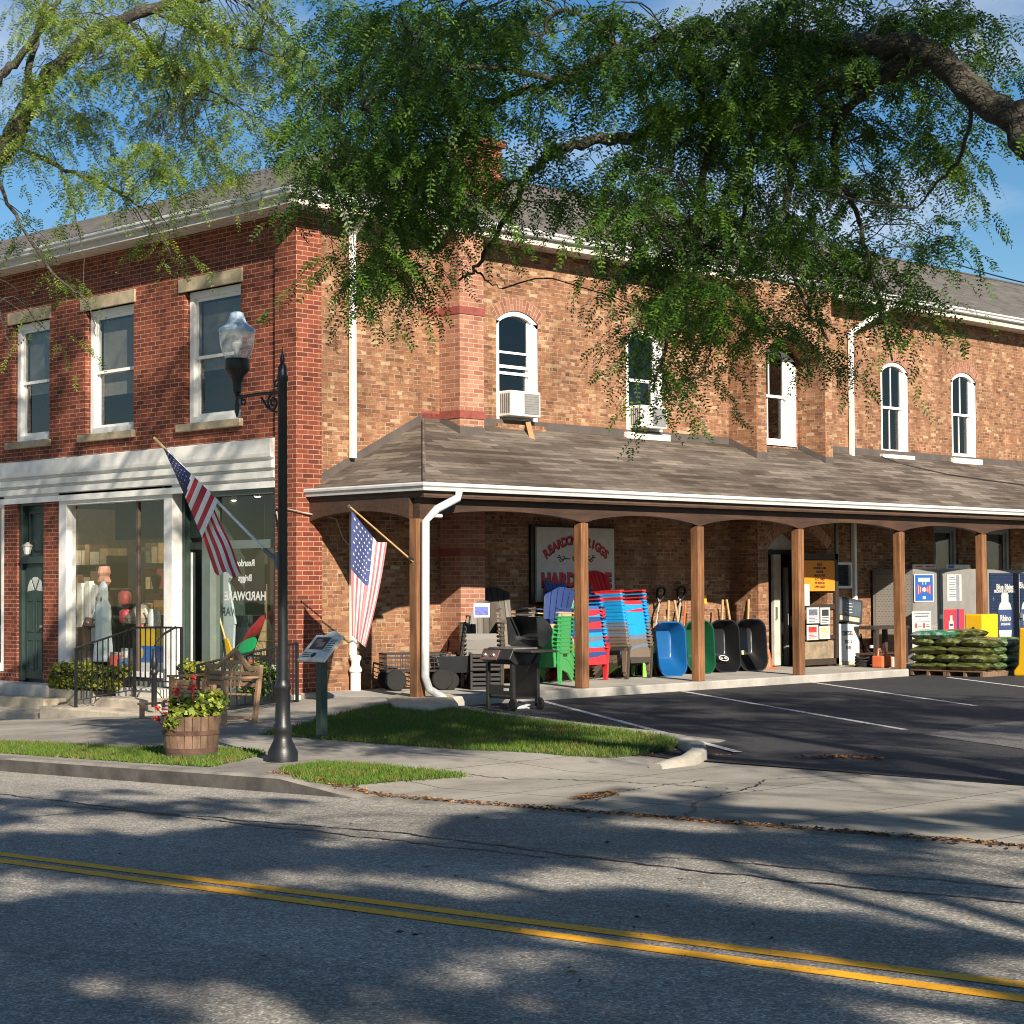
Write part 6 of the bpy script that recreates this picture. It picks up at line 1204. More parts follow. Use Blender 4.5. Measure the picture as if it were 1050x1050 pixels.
for k in range(lvl):
    items = []
    if k % 2 == 0:
        for i in range(2):
            for j in range(3): items.append((bx0+.40+.80*i, by0+.27+.55*j, 0))
    else:
        for i in range(3):
            for j in range(2): items.append((bx0+.27+.53*i, by0+.40+.82*j, 90))
    for (x, y, a_) in items:
        if k == 4 and x > bx0+.5 : continue
        vis = y < by0+.6 or x > bx0+1.0 or k >= 3
        if not vis: continue
        key = 't' if (k == 4 and y < by0+.3) else ('g' if x > bx0+1.0 and y > by0+.6 else 'o')
        mt = {'t':BAGT,'g':BAGG,'o':BAGM}[key]; W_ = {'t':'blue green','g':'dark green','o':'olive green'}[key]
        ci = ('left','right') if k % 2 == 0 else ('left','middle','right'); ri = ('front','middle','rear') if k % 2 == 0 else ('front','rear'); side = '%s of the %s row' % (ci[[q for q in range(len(ci)) if abs(bx0+(.40+.80*q if k % 2 == 0 else .27+.53*q)-x) < .05][0]], ri[[q for q in range(len(ri)) if abs(by0+(.27+.55*q if k % 2 == 0 else .40+.82*q)-y) < .05][0]])
        lab = '%s mulch bag, %s, %s' % (W_, WHERE[k], side)
        if key not in protos: protos[key] = bag_proto(lab, mt, bl+.02, bw_+.02, bh+.03); t = protos[key]
        else: t = dup(protos[key], label=lab)
        t.location = (x+rr.uniform(-.02,.02), y+rr.uniform(-.02,.02), LZ+.11+k*bh-.01); t.rotation_euler = (rr.uniform(-.03,.03), rr.uniform(-.04,.04), R(a_)+rr.uniform(-.06,.06)); t['group'] = 'mulch bags stacked on the pallets'
# yellow plastic barriers
def barrier(label, loc, rz, h, w0, w1, L_):
    T = thing('yellow_barrier', label, 'barrier', loc, (0,0,rz)); prof = [(-w0/2,0),(w0/2,0),(w0/2,.1),(w0*.34,.22),(w1/2,h),(-w1/2,h),(-w0*.34,.22),(-w0/2,.1)]; mb = MB(); mb.poly([(x, -L_/2, z) for x, z in prof], (0,L_,0)); mb.build('body', M('barrier yellow', (.70,.40,.01), .4, .06), T, bevel=.03); mb = MB(); mb.lathe([(.03,0),(.03,.01)], n=10, M=Matrix.Translation((0,-L_/2-.004,h*.75))@Matrix.Rotation(R(90),4,'X')); mb.build('plug', BLACKP, T); return T
b1_ = PZ(1034,693,LZ); barrier('yellow plastic barrier at the right edge beside the mulch bags', (b1_[0]+.42,b1_[1]+.22,LZ), R(0), .93, .62, .34, 1.0 if False else .45)
b2_ = PX(1005,629.5,-21.3); barrier('yellow plastic barrier half hidden behind the mulch bags', (-21.3,b2_[1]+.05,LZ), R(0), b2_[2]-LZ, .62, .42, .62)
# window air conditioners, wood prop, cable
def aircon(o, z0, h_, w_, off, label):
    T = thing('window_air_conditioner', label, 'air conditioner', (X0,o+off,z0)); mb = MB(); mb.box((-.1,0,0),(.28,w_,h_)); mb.build('housing', M('aircon white', (.62,.62,.58), .5, .1), T, bevel=.015)
    mb = MB(); mb.box((.281,w_*.45,.04),(.288,w_*.95,h_-.04)); 
    for k in range(8): mb.box((.288,w_*.46,.05+k*(h_-.1)/8),(.292,w_*.94,.062+k*(h_-.1)/8))
    mb.build('grille', M('aircon grille', (.2,.2,.19), .6), T); mb = MB()
    for k in range(5): mb.box((.02+.05*k,-.004,.05),(.05+.05*k,-.001,h_-.05))
    mb.build('side_vent', M('aircon vent', (.13,.12,.11), .6), T)
aircon(23.36, 4.60, .44, .74, .07, 'white window air conditioner in the arched window above the porch'); aircon(26.75, 4.58, .42, .74, .1, 'white window air conditioner in the second arched window')
a = PX(541,432,X0+.1); b2 = PX(546,452,-23.2); T = thing('wooden_prop', 'short wooden board propped against the windowsill on the porch roof', 'board', tuple(b2)); mb = MB(); mb.bar((0,0,0), tuple(Vector(a)-Vector(b2)), .09, .03); mb.build('board', PINE, T)
CB = M('cable', (.02,.018,.017), .6); pts = []
for q, x in (((904,466),-23.62),((906,470),-23.55),((930,475),-23.2),((970,485),-22.8),((1010,492),-22.6),((1060,496),-22.4)):
    p = PX(q[0], q[1], x); pts.append((p[0], p[1], zroof(p[0], p[1])+.02))
o_ = tuple(pts[0]); mb = MB(); mb.tube([tuple(Vector(p)-Vector(o_)) for p in pts], .012, 5); tag(mb.build('roof_cable', CB, smooth=60), 'thin dark cable lying across the porch roof shingles', 'cable').location = o_
mb = MB(); A_ = Vector(PX(880,230,-45)); B_ = Vector(PX(1062,292.5,-30)); pts = [A_.lerp(B_, k/20)-Vector((0,0,.9*4*(k/20)*(1-k/20)*.25)) for k in range(21)]; mb.tube([p-A_ for p in pts], .022, 5); tag(mb.build('overhead_wire', CB), 'dark overhead wire sloping down behind the roof at the right', 'wire').location = A_
mb = MB(); c0 = Vector((-23.6,18.88,2.72)); mb.tube([Vector((-24.1,18.86,2.92))-c0, (0,0,.12), (.0,.1,.1),(.05,.45,.05),(.03,.75,.02),(.03,.9,-.3),(.03,1.05,-.42)], .012, 5); mb.tube([Vector((-24.1,18.86,2.85))-c0, Vector((-24.0,18.86,2.45))-c0, Vector((-24.05,18.86,2.3))-c0], .01, 5); tag(mb.build('wall_cable', M('pale cable', (.34,.30,.26), .6), smooth=60), 'pale loose cable strung round the brick corner under the gutter', 'cable').location = c0
# ================================================================== SHOP WINDOW DISPLAY
def PYd(px, py, d=.6): return PY(px, py, Y0+d)
grill('black gas grill with raised lid inside the left display window', (PYd(103,640)[0]+.1, Y0+.75, .2), R(10), 1.05)
def ghost(px, ytop, ybot, wd, lab, d=.35):
    a = PYd(px, ytop, d); b2 = PYd(px, ybot, d); h_ = a[2]-b2[2]; T = thing('ghost_decoration', lab, 'decoration', (a[0], Y0+d, b2[2])); mb = MB(); n = 28; prof = [(1,0),(.9,.1),(.78,.3),(.72,.5),(.74,.62),(.66,.70),(.44,.76),(.46,.86),(.36,.95),(.12,1)]
    for r_, z in prof:
        for k in range(n): a_ = 6.283*k/n; q = r_*wd/2*(1+.16*math.sin(a_*6+z*2)*(1-z)); mb.v.append((q*math.cos(a_), q*.55*math.sin(a_), z*h_))
    for i in range(len(prof)-1):
        for k in range(n): mb.f.append((i*n+k, i*n+(k+1)%n, (i+1)*n+(k+1)%n, (i+1)*n+k)); mb.m.append(0)
    mb.f.append(tuple(range((len(prof)-1)*n, len(prof)*n))); mb.m.append(0); mb.build('sheet', M('ghost sheet', (.42,.49,.51), .8, .08, 4), T, smooth=80)
    mb = MB(); Mf = Matrix(((1,0,0,0),(0,0,-1,0),(0,1,0,0),(0,0,0,1)))
    for x, z, r_ in ((-.06,.78,.03),(.06,.78,.03),(0,.64,.04)): mb.lathe([(r_,0),(r_,.004)], n=10, M=Matrix.Translation((x*wd*2.4,-wd*.55*.31,z*h_))@Mf@Matrix.Diagonal((.8,1.3,1,1)))
    mb.build('face', BLACKP, T); return T
ghost(106, 596, 678, .55, 'white sheet ghost decoration hanging in front of the display grill')
for k, (px, py) in enumerate(((84,606),(92,604),(99,608))):
    a = PYd(px, 635, .5); t = PYd(px, py-10, .5); T = thing('paper_roll', 'white wrapped bundle standing in the left display, %s' % ('left one','middle one','right one by the ghost')[k], 'roll', (a[0], Y0+.5, a[2]-.45)); mb = MB(); hh_ = t[2]-a[2]+.42; mb.box((-.085,-.06,0),(.085,.06,hh_-.05)); mb.box((-.075,-.05,hh_-.05),(.06,.05,hh_)); mb.box((-.03,-.063,.1),(.03,-.06,hh_-.12)); mb.build('roll', M('roll white', (.62,.62,.58), .7), T, smooth=50); T['group'] = 'white rolls in the display window'
def simple_box(nm, lab, cat, px0, py0, px1_, py1_, d, dep, mats, part='body', bev=.01):
    a = PYd(px0, py1_, d); b2 = PYd(px1_, py0, d); T = thing(nm, lab, cat, (a[0], Y0+d, a[2])); mb = MB(); mb.box((0,0,0),(b2[0]-a[0],dep,b2[2]-a[2])); mb.build(part, mats, T, bevel=bev); return T, b2[0]-a[0], b2[2]-a[2]
simple_box('wooden_crate','brown wooden crate at the left end of the display window','crate',70,643,85,684,.3,.5,wood_mat('crate', (.09,.045,.03),(.17,.09,.06)))
T, w_, h_ = simple_box('display_carton','yellow and blue striped carton behind the shop railing','box',139,645,168,690,.3,.4,M('carton white', (.6,.6,.56), .6))
mb = MB(); mb.box((0,-.004,h_*.62),(w_,-.001,h_), mi=0); mb.box((0,-.004,h_*.25),(w_,-.001,h_*.62), mi=1); mb.lathe([(.12,0),(.12,.003)], n=16, mi=0, M=Matrix.Translation((.12,-.004,h_*.45))@Matrix.Rotation(R(90),4,'X')); mb.build('carton_print', [M('carton yellow', (.66,.42,.01), .5), M('carton blue', (.02,.13,.42), .5)], T)
for k, (px, py0, py1_, c) in enumerate(((128,604,622,(.42,.05,.06)),(129,624,640,(.50,.05,.07)))):
    a = PYd(px,(py0+py1_)/2,.4); T = thing('lantern', ('upper' if k == 0 else 'lower')+' red and black lantern hanging beside the display grill', 'lantern', tuple(a)); mb = MB(); mb.lathe([(.05,-.13),(.11,-.09),(.12,0),(.11,.09),(.05,.13)], n=12); mb.build('shade', M('lantern red %d' % k, c, .5), T, smooth=50); mb = MB(); mb.lathe([(.06,.12),(.06,.16)], n=10); mb.lathe([(.06,-.16),(.06,-.12)], n=10); mb.build('cap', BLACKP, T)
a = PYd(107,592,.55); T = thing('paper_ornament', 'pink and orange paper ornament above the ghost', 'ornament', tuple(a)); mb = MB(); mb.lathe([(.05,-.18),(.13,-.08),(.09,.02),(.12,.08),(.1,.2)], n=10); mb.build('body', M('ornament pink', (.55,.26,.19), .6), T)
a = PYd(158,640,.45); T = thing('watering_can', 'white watering can standing on the display carton', 'watering can', (a[0],a[1],PYd(158,642,.45)[2])); mb = MB(); mb.lathe([(.11,0),(.12,.2),(.08,.26),(.08,.3)], n=14); mb.build('body', M('can white', (.6,.6,.57), .5), T, smooth=50); mb = MB(); mb.tube([(-.1,0,.06),(-.22,0,.22),(-.28,0,.3)], .02, 8); mb.build('spout', M('can white', (.6,.6,.57), .5), T); mb = MB(); mb.tube([(.1,0,.05),(.2,0,.15),(.18,0,.26),(.07,0,.28)], .014, 6); mb.build('handle', M('can white', (.6,.6,.57), .5), T)
a = PYd(145,632,.6); T = thing('tarp_bundle', 'black and tan folded tarp bundle in the display', 'tarp', tuple(a)); mb = MB(); mb.lathe([(.0,-.14),(.3,-.12),(.33,-.02),(.2,.1),(.08,.2),(0,.22)], n=9); mb.build('tarp', [M('tarp tan', (.30,.26,.19), .7, .7, 5)], T)
a = PYd(160,598,1.2); T = thing('hanging_lantern', 'black metal lantern hanging in front of the shelves', 'lantern', tuple(a)); mb = MB(); mb.lathe([(.03,-.18),(.08,.0),(.1,.12),(.05,.15),(.0,.2)], n=8); mb.build('body', BLACK, T)
# shelves with goods at the back of the shop
GOODS = [M('goods %d' % k, c, .6, .25, 9) for k, c in enumerate(((.40,.26,.10),(.30,.19,.09),(.45,.33,.16),(.22,.10,.05),(.10,.13,.09),(.36,.30,.2),(.25,.06,.04),(.5,.45,.35)))]
rr = random.Random(21)
for x0_, x1_, yb2, lab in ((-30.3,-27.3,22.6,'dark shop shelves full of tan boxes behind the left display'),(-27.2,-25.9,23.4,'dark shop shelves seen through the entrance'),(-26.0,-24.3,22.6,'dark shop shelves behind the right display'),(-36.4,-32.7,21.6,'shelves with packages behind the far left window')):
    T = thing('shop_shelves', lab, 'shelves', ((x0_+x1_)/2,yb2,0)) if x0_ != -30.3 else thing('shop_shelves', lab, 'shelves', (-31.3,22.6,0), (0,0,R(90))); h = (x1_-x0_)/2; mb = MB()
    for z in (.1,.6,1.1,1.6,2.1): mb.box((-h,-.25,z),(h,.25,z+.03))
    for k in range(4): x = -h+2*h*k/3; mb.box((x-.025,-.26,0),(x+.025,.26,2.3))
    mb.build('rack', BLACKP, T); mb = MB()
    for z in (.13,.63,1.13,1.63,2.13):
        x = -h+.03
        while x < h-.15:
            w_ = rr.uniform(.12,.42); mb.box((x,-.24,z),(min(x+w_-.02,h),.2,z+rr.uniform(.2,.42)), mi=rr.randrange(8)); x += w_
    o_ = mb.build('goods', GOODS, T); o_['kind'] = 'stuff'
# paint cans and small stock along the front of the displays
for k, (px, py, d, hh, c) in enumerate(((119,686,.3,.3,(.45,.05,.04)),(126,687,.3,.22,(.06,.12,.3)),(132,684,.5,.34,(.5,.5,.46)),(90,690,.25,.2,(.3,.2,.05)),(146,643,.5,.16,(.4,.06,.05)),(150,630,.9,.2,(.12,.12,.13)),(222,690,.25,.24,(.5,.45,.3)),(244,690,.28,.2,(.05,.2,.1)),(260,690,.3,.26,(.4,.1,.05)),(13,640,.6,.5,(.4,.3,.2)),(6,660,.5,.35,(.15,.25,.35)))):
    a = PYd(px, py, d); zb0 = max(.2, a[2]); T = thing('paint_can', 'paint can with %s label in the shop display, %s' % (('red','blue','white','brown','crimson','charcoal','cream','green','rust','tan','grey blue')[k], ('under the red lanterns','beside the mullion','just left of the mullion','beside the wooden crate','on the carton','behind the watering can','by the door post','below the canvas bin','under the red umbrella','in the far left window','low in the far left window')[k]), 'paint can', (a[0], a[1], zb0)); r_ = hh*.38
    mb = MB(); mb.lathe([(r_,0),(r_*1.04,.01),(r_,.02),(r_,hh-.02),(r_*1.05,hh-.01),(r_,hh),(r_*.8,hh-.012)], n=18); mb.build('body', STEEL, T, smooth=30); mb = MB(); mb.lathe([(r_*1.01,hh*.14),(r_*1.01,hh*.84)], n=18); mb.build('label_band', M('can label %d' % k, c, .5, .5, 14), T, smooth=60)
# right display
a = PYd(228,632,.34); T = thing('bear_cutout', 'large pale grey figure cutout standing in the right display window', 'cutout', (a[0],Y0+.34,.2)); zz = lambda y: PYd(228,y,.34)[2]-.2; xx = lambda x: PYd(x,600,.34)[0]-a[0]
prof = [(216,640),(215,600),(213,580),(214,566),(222,560),(232,562),(236,574),(238,584),(237,592),(234,597),(236,610),(240,632),(241,640)]; mb = MB(); mb.poly([(xx(x),0,zz(y)) for x, y in prof], (0,.04,0)); mb.poly([(xx(x),-.0,0) for x in ()] or [(xx(218),0,0),(xx(238),0,0),(xx(240),0,zz(639)),(xx(217),0,zz(639))], (0,.04,0)); mb.build('board', M('cutout grey', (.40,.48,.50), .7, .06), T, bevel=.008); mb = MB(); mb.lathe([(.035,0),(.035,.003)], n=10, M=Matrix.Translation((xx(224),-.002,zz(595)))@Matrix.Rotation(R(90),4,'X')@Matrix.Diagonal((.7,1.8,1,1))); mb.build('eye', PAPER, T)
simple_box('storage_bin','dark green canvas bin in the right display window','bin',219,631,254,684,.45,.5,M('bin dark', (.016,.028,.028), .6, .3))
def tool(lab, nm, cat, A__, B__, d, handle, head=None):
    a = Vector(PYd(*A__, d)); b2 = Vector(PYd(*B__, d+.08)); T = thing(nm, lab, cat, tuple(b2)); mb = MB(); mb.tube([tuple(a-b2), (0,0,0)], .016, 8); mb.build('handle', handle, T, smooth=60)
    return T, (a-b2)
YH = M('yellow handle', (.62,.44,.16), .5); YP = M('yellow plastic', (.66,.38,.015), .4)
T, v_ = tool('yellow garden fork with long pale handle leaning in the right display','garden_rake','rake',(212,587),(231,655),.2,YH); mb = MB(); mb.poly([(-.03,0,.02),(.05,0,.0),(.26,0,-.38),(.05,0,-.36)], (0,.03,0)); mb.build('head', YP, T)
T, v_ = tool('yellow shovel with short shaft beside the door frame','shovel','shovel',(214,640),(214,652),.25,YP); mb = MB(); mb.poly([(-.09,0,.0),(.09,0,.0),(.1,0,-.35),(0,0,-.55),(-.1,0,-.35)], (0,.03,0)); mb.build('blade', YP, T)
a = Vector(PYd(249,658,.3)); b2 = Vector(PYd(286,625,.3)); T = thing('umbrella', 'folded red umbrella lying diagonally in the right display', 'umbrella', tuple(a)); d_ = b2-a; nrm = Vector((-d_.z,0,d_.x)).normalized(); mb = MB(); mb.tube([(0,0,0), tuple(d_*.25), tuple(d_*.6), tuple(d_)], [.015,.09,.12,.05], 10); mb.build('canopy', M('umbrella red', (.42,.025,.03), .55, .15), T, smooth=30); mb = MB(); mb.tube([tuple(-d_*.18),(0,0,0)], .012, 6); mb.build('shaft', STEEL, T)
a = PYd(255,664,.25); T = thing('green_tray', 'glossy green oval plastic tray beside the umbrella', 'tray', tuple(a)); mb = MB(); mb.lathe([(.02,.0),(.16,.0),(.19,.04),(.17,.05)], n=20, M=Matrix.Rotation(R(70),4,'X')@Matrix.Rotation(R(25),4,'Z')@Matrix.Diagonal((1.3,.8,1,1))); mb.build('tray', plastic('tray green', (.01,.30,.09)), T, smooth=40)
a = PYd(274,634,.18); T = thing('leaf_rake', 'bamboo leaf rake standing fan down beside the lamp post', 'rake', tuple(a)); mb = MB(); mb.tube([(0,0,.55),(0,0,0)], .016, 8); mb.build('handle', PINE, T); mb = MB(); zl = PYd(274,672,.18)[2]-a[2]
for k in range(17): u = -1+k/8; mb.bar((.03*u,0,0),(.36*u,0,zl),.018,.006)
for q in (.35,.6): mb.bar((-.36*q,-.006,zl*q),(.36*q,-.006,zl*q),.02,.01)
mb.build('tines', M('bamboo', (.42,.32,.17), .6), T)
T, w_, h_ = simple_box('price_card','white price card with a red mark at the right display','card',278,682,285,695,-.2,.02,PAPER); mb = MB(); mb.box((w_*.3,-.003,h_*.1),(w_*.7,-.001,h_*.5)); mb.build('card_print', REDP, T)
# flower boxes
FLW = leafmat('flower box leaves', (.10,.15,.02), (.42,.40,.06)); FLD = leafmat('green box leaves', (.04,.10,.02), (.16,.25,.05)); 
def flowerbox(lab, lab2, px0, px1_, py, Yc, n, mat, hh=.25):
    a = PY(px0,py,Yc); b2 = PY(px1_,py,Yc); w_ = b2[0]-a[0]; T = thing('flower_box', lab, 'planter', ((a[0]+b2[0])/2,Yc,a[2])); mb = MB(); mb.poly([(-w_/2+.03,-.12,0),(w_/2-.03,-.12,0),(w_/2,-.15,.24),(-w_/2,-.15,.24)], (0,.28,0)); mb.build('box', BLACKP, T, bevel=.01); mb = MB(); mb.box((-w_/2+.04,-.11,.2),(w_/2-.04,.1,.25)); mb.build('soil', SOIL, T)
    Q = thing('flowering_plant', lab2, 'plant', ((a[0]+b2[0])/2,Yc,a[2]+.2)); mb = MB(); rr = random.Random(int(px0))
    for k in range(max(2,int(w_/.2))): x = -w_/2+.08+(w_-.16)*k/max(1,int(w_/.2)-1); foliage(mb, (x,rr.uniform(-.08,.05),.08+rr.random()*.08), (.17,.18,hh*.6), int(n/max(2,int(w_/.2))), .075, rr); foliage(mb, (x,-.16,-.08), (.12,.06,.14), int(n/12), .06, rr)
    mb.build('leaves', mat, Q, fix=False); return T
flowerbox('long black flower box under the left display window','mass of yellow green flowers in the long black flower box',58,132,704,Y0-.28,1700,FLW,.26)
flowerbox('short black flower box beside the shop entrance','small yellow green plants in the short flower box behind the bench',190,222,704,Y0-.28,420,FLW,.22)
flowerbox('black flower tub in front of the right display window','leafy green plants in the tub beside the lamp post',252,286,712,Y0-.32,700,FLD,.38)
# ================================================================== TREES
def leaf_tree_mat(name, stops):
    m, n, b = base(name); t = n.nodes.new('ShaderNodeTexCoord'); geo = n.nodes.new('ShaderNodeNewGeometry')
    nz_ = noise(n, t.outputs['Object'], 1.3, 4, .7); x = mixc(n, .3, nz_.outputs['Fac'], geo.outputs['Random Per Island']); r = ramp(n, stops); n.links.new(x, r.inputs['Fac']); n.links.new(r.outputs['Color'], b.inputs['Base Color'])
    b.inputs['Roughness'].default_value = .45; b.inputs['Specular IOR Level'].default_value = .4
    tl = n.nodes.new('ShaderNodeBsdfTranslucent'); hs = n.nodes.new('ShaderNodeHueSaturation'); hs.inputs['Value'].default_value = 1.5; n.links.new(r.outputs['Color'], hs.inputs['Color']); n.links.new(hs.outputs['Color'], tl.inputs['Color'])
    ms = n.nodes.new('ShaderNodeMixShader'); ms.inputs['Fac'].default_value = .4; n.links.new(b.outputs[0], ms.inputs[1]); n.links.new(tl.outputs[0], ms.inputs[2]); n.links.new(ms.outputs[0], n.nodes['Material Output'].inputs['Surface']); return m
LEAF_R = leaf_tree_mat('locust leaves', [(.28,(.016,.042,.007)),(.46,(.038,.092,.011)),(.62,(.085,.17,.018)),(.78,(.21,.32,.033)),(.95,(.36,.38,.05))])
LEAF_L = leaf_tree_mat('autumn locust leaves', [(.28,(.045,.085,.012)),(.45,(.10,.165,.022)),(.6,(.18,.25,.034)),(.76,(.32,.34,.05)),(.95,(.46,.33,.07))])
def unit(a): return a/np.maximum(1e-9, np.linalg.norm(a, axis=-1, keepdims=True))
def sprays_mesh(name, starts, mat, parent, org, L=(.35,.75), fpl=9, flen=.17, pairs=7, ll=.030, lw=.011, droop=1.0, seed=1):
    r = np.random.default_rng(seed); n = len(starts); starts = np.asarray(starts, float)
    az = r.uniform(0, 2*np.pi, n); out = np.stack([np.cos(az), np.sin(az), r.normal(-.1,.35,n)], 1); out = unit(out); Ls = r.uniform(*L, n)
    t = (np.arange(fpl)+.5)/fpl; tt = np.broadcast_to(t, (n, fpl)) + r.uniform(-.04,.04,(n,fpl))
    pos = starts[:,None,:]+out[:,None,:]*(Ls[:,None]*tt)[...,None]; pos[...,2] -= droop*.55*Ls[:,None]*tt**2
    side = np.stack([-np.sin(az), np.cos(az), np.zeros(n)], 1); sg = np.where(np.arange(fpl)%2 == 0, 1., -1.)
    tang = out[:,None,:].repeat(fpl,1); tang = tang.copy(); tang[...,2] -= droop*1.1*tt
    fd = unit(tang*.7+side[:,None,:]*sg[None,:,None]*.9+r.normal(0,.3,(n,fpl,3))+np.array([0,0,-.45*droop]))
    F = fd.reshape(-1,3); O = pos.reshape(-1,3); N = len(F); fl = flen*r.uniform(.6,1.25,N)
    nrm = unit(r.normal(0,.55,(N,3))+np.array([0,0,1.])); b = unit(np.cross(nrm, F)); 
    tp = (np.arange(pairs)+.8)/pairs; base_ = O[:,None,:]+F[:,None,:]*(fl[:,None]*tp)[...,None]; base_[...,2] -= .25*fl[:,None]*tp**2
    V = []
    sz = (1-.35*np.abs(tp-.45)*2)
    for s in (1,-1):
        d = unit(b[:,None,:]*s+F[:,None,:]*.45+r.normal(0,.12,(N,pairs,3))); l = ll*sz[None,:]*r.uniform(.6,1.3,(N,pairs))*r.uniform(.8,1.15,(N,1)); wv = F[:,None,:]*(lw*.5)
        q0 = base_; q2 = base_+d*l[...,None]; m_ = base_+d*(l*.5)[...,None]; V.append(np.stack([q0, m_+wv, q2, m_-wv], 2))
    # rachis sliver
    V = np.concatenate([v.reshape(-1,4,3) for v in V]); e = O+F*fl[:,None]; e[:,2] -= .25*fl; rw = b*.0018
    V = np.concatenate([V, np.stack([O-rw, O+rw, e+rw*.4, e-rw*.4],1)])
    V = V.reshape(-1,3)-np.asarray(org); nf = len(V)//4
    me = bpy.data.meshes.new(name); me.vertices.add(len(V)); me.vertices.foreach_set('co', V.astype(np.float32).ravel()); me.loops.add(nf*4); me.loops.foreach_set('vertex_index', np.arange(nf*4, dtype=np.int32)); me.polygons.add(nf); me.polygons.foreach_set('loop_start', np.arange(nf, dtype=np.int32)*4); me.polygons.foreach_set('loop_total', np.full(nf,4,dtype=np.int32)); me.update(calc_edges=True); me.materials.append(mat)
    o = bpy.data.objects.new(name, me); COL.objects.link(o); o.parent = parent; return o
def project(p):
    c = ROT.T@(np.asarray(p).T-CP[:,None]); return 525+FPX*c[0]/-c[2], 525-FPX*c[1]/-c[2], -c[2]
def inframe(P, m=25):
    x, y, d = project(P); return (d > .5)&(x > -m)&(x < 1050+m)&(y > -m)&(y < 1050+m)
def limb(mb, pts, r0, r1, n=9, sub=6, seed=0):
    P = [np.array(p) for p in pts]; out = []; r = np.random.default_rng(seed)
    ext = [2*P[0]-P[1]]+P+[2*P[-1]-P[-2]]
    for i in range(1, len(ext)-2):
        a, b_, c, d = ext[i-1:i+3]
        for k in range(sub):
            t = k/sub; out.append(.5*((2*b_)+(-a+c)*t+(2*a-5*b_+4*c-d)*t*t+(-a+3*b_-3*c+d)*t**3))
    out.append(P[-1]); m = len(out); out = [o+(r.normal(0,.010+.05*r0,3) if 0 < i < m-1 else 0) for i, o in enumerate(out)]
    mb.tube([tuple(o) for o in out], [(r0+(r1-r0)*i/(m-1))*(1+.09*math.sin(i*2.3+seed)+.05*math.sin(i*5.1)) for i in range(m)], n); return np.array(out)
def grid_points(rows, y0, n, dep, seed, cell=50, clump=16):
    r = np.random.default_rng(seed); W = np.array(rows, float)**2.1; p = (W/W.sum()).ravel(); idx = r.choice(p.size, n, p=p); cy, cx_ = np.unravel_index(idx, W.shape)
    x = (cx_+r.random(n))*cell; y = y0+(cy+r.random(n))*cell; d = r.uniform(*dep, n)
    # gather the sprays into clumps of differing size, leaving gaps between them
    k = max(8, n//clump); c = r.choice(n, k, replace=False); dd = np.hypot(x[:,None]-x[c][None], y[:,None]-y[c][None]); j = np.argmin(dd, 1); f = r.uniform(.30, .62, n); x += (x[c][j]-x)*f; y += (y[c][j]-y)*f; d += (d[c][j]-d)*.75
    return np.array([PD(a, b_, c) for a, b_, c in zip(x, y, d)])
# unseen crowns thinned by where each spray's shadow lands, shaping the dapples below
_ng = np.random.default_rng(77).random((64, 64))
def vnoise(x, y):
    xi = np.floor(x).astype(int); yi = np.floor(y).astype(int); fx = x-xi; fy = y-yi; fx = fx*fx*(3-2*fx); fy = fy*fy*(3-2*fy)
    a = _ng[xi%64, yi%64]; b_ = _ng[(xi+1)%64, yi%64]; c = _ng[xi%64, (yi+1)%64]; d = _ng[(xi+1)%64, (yi+1)%64]; return (a*(1-fx)+b_*fx)*(1-fy)+(c*(1-fx)+d*fx)*fy
SD = np.array(SDIR)
def gaps(P_, seed):
    r = np.random.default_rng(seed); L_ = P_-SD[None]*(P_[:,2]/SD[2])[:,None]; x, y = L_[:,0], L_[:,1]
    nv = .70*vnoise(x/1.05+9, y/.8+3)+.30*vnoise(x/.5+31, y/.42+17)
    thr = np.full(len(P_), .505); thr[y < 6.9] = .49; thr[(y > 11) & (y < 15.5) & (x > -14)] = .56; thr[(y > 15.5)] = .40; thr[(x > -19.5) & (x < -12.8) & (y > 13.8) & (y < 18)] = .62; thr[(x < -15) & (y > 9.5) & (y < 14)] = .58; thr[(x < -18.5) & (y > 13.9) & (y < 19)] = .60
    keep = nv > thr; keep &= ~((x < -22.5) & (r.random(len(P_)) > .12)); keep &= ~((x < -20.5) & (y > 24) & (r.random(len(P_)) > .3)); return P_[keep]
# --- right hand honey locust, its boughs reaching across the top of the view
TRK = np.array([-2.6, 12.9, 0.]); TRK[2] = g(TRK[0], TRK[1])
TR = thing('honey_locust_tree', 'large green honey locust on the right whose drooping boughs hang over the porch roof', 'tree', tuple(TRK)); to = tuple(TRK)
px_ = lambda q: [PD(x, y, d) for x, y, d in q]
mb = MB(); top = PD(1075,150,13.4); fork = TRK+np.array([-.1,.0,3.0])
lim = []
lim.append(limb(mb, [TRK-np.array([0,0,.3]), TRK+np.array([.03,0,1.5]), fork, TRK+np.array([.3,.2,5.5]), TRK+np.array([.2,.5,8.5])], .34, .08, 12, seed=1))
lim.append(limb(mb, [fork, (fork+top)/2+np.array([0,0,.2]), top]+px_([(1050,128,13.6),(1000,96,13.9),(965,62,14.2),(930,47,14.4),(860,44,14.8),(780,38,15.2),(700,38,15.5),(635,54,15.7),(580,80,15.9),(523,97,16),(478,116,16)]), .145, .02, 10, seed=2))
lim.append(limb(mb, px_([(960,58,14.2),(900,78,14.9),(800,100,15.6),(700,122,16),(642,141,16.2),(595,146,16.3),(566,159,16.4),(541,178,16.5),(530,204,16.6),(508,243,16.7),(485,277,16.8),(470,288,16.8)]), .075, .010, 8, seed=3))
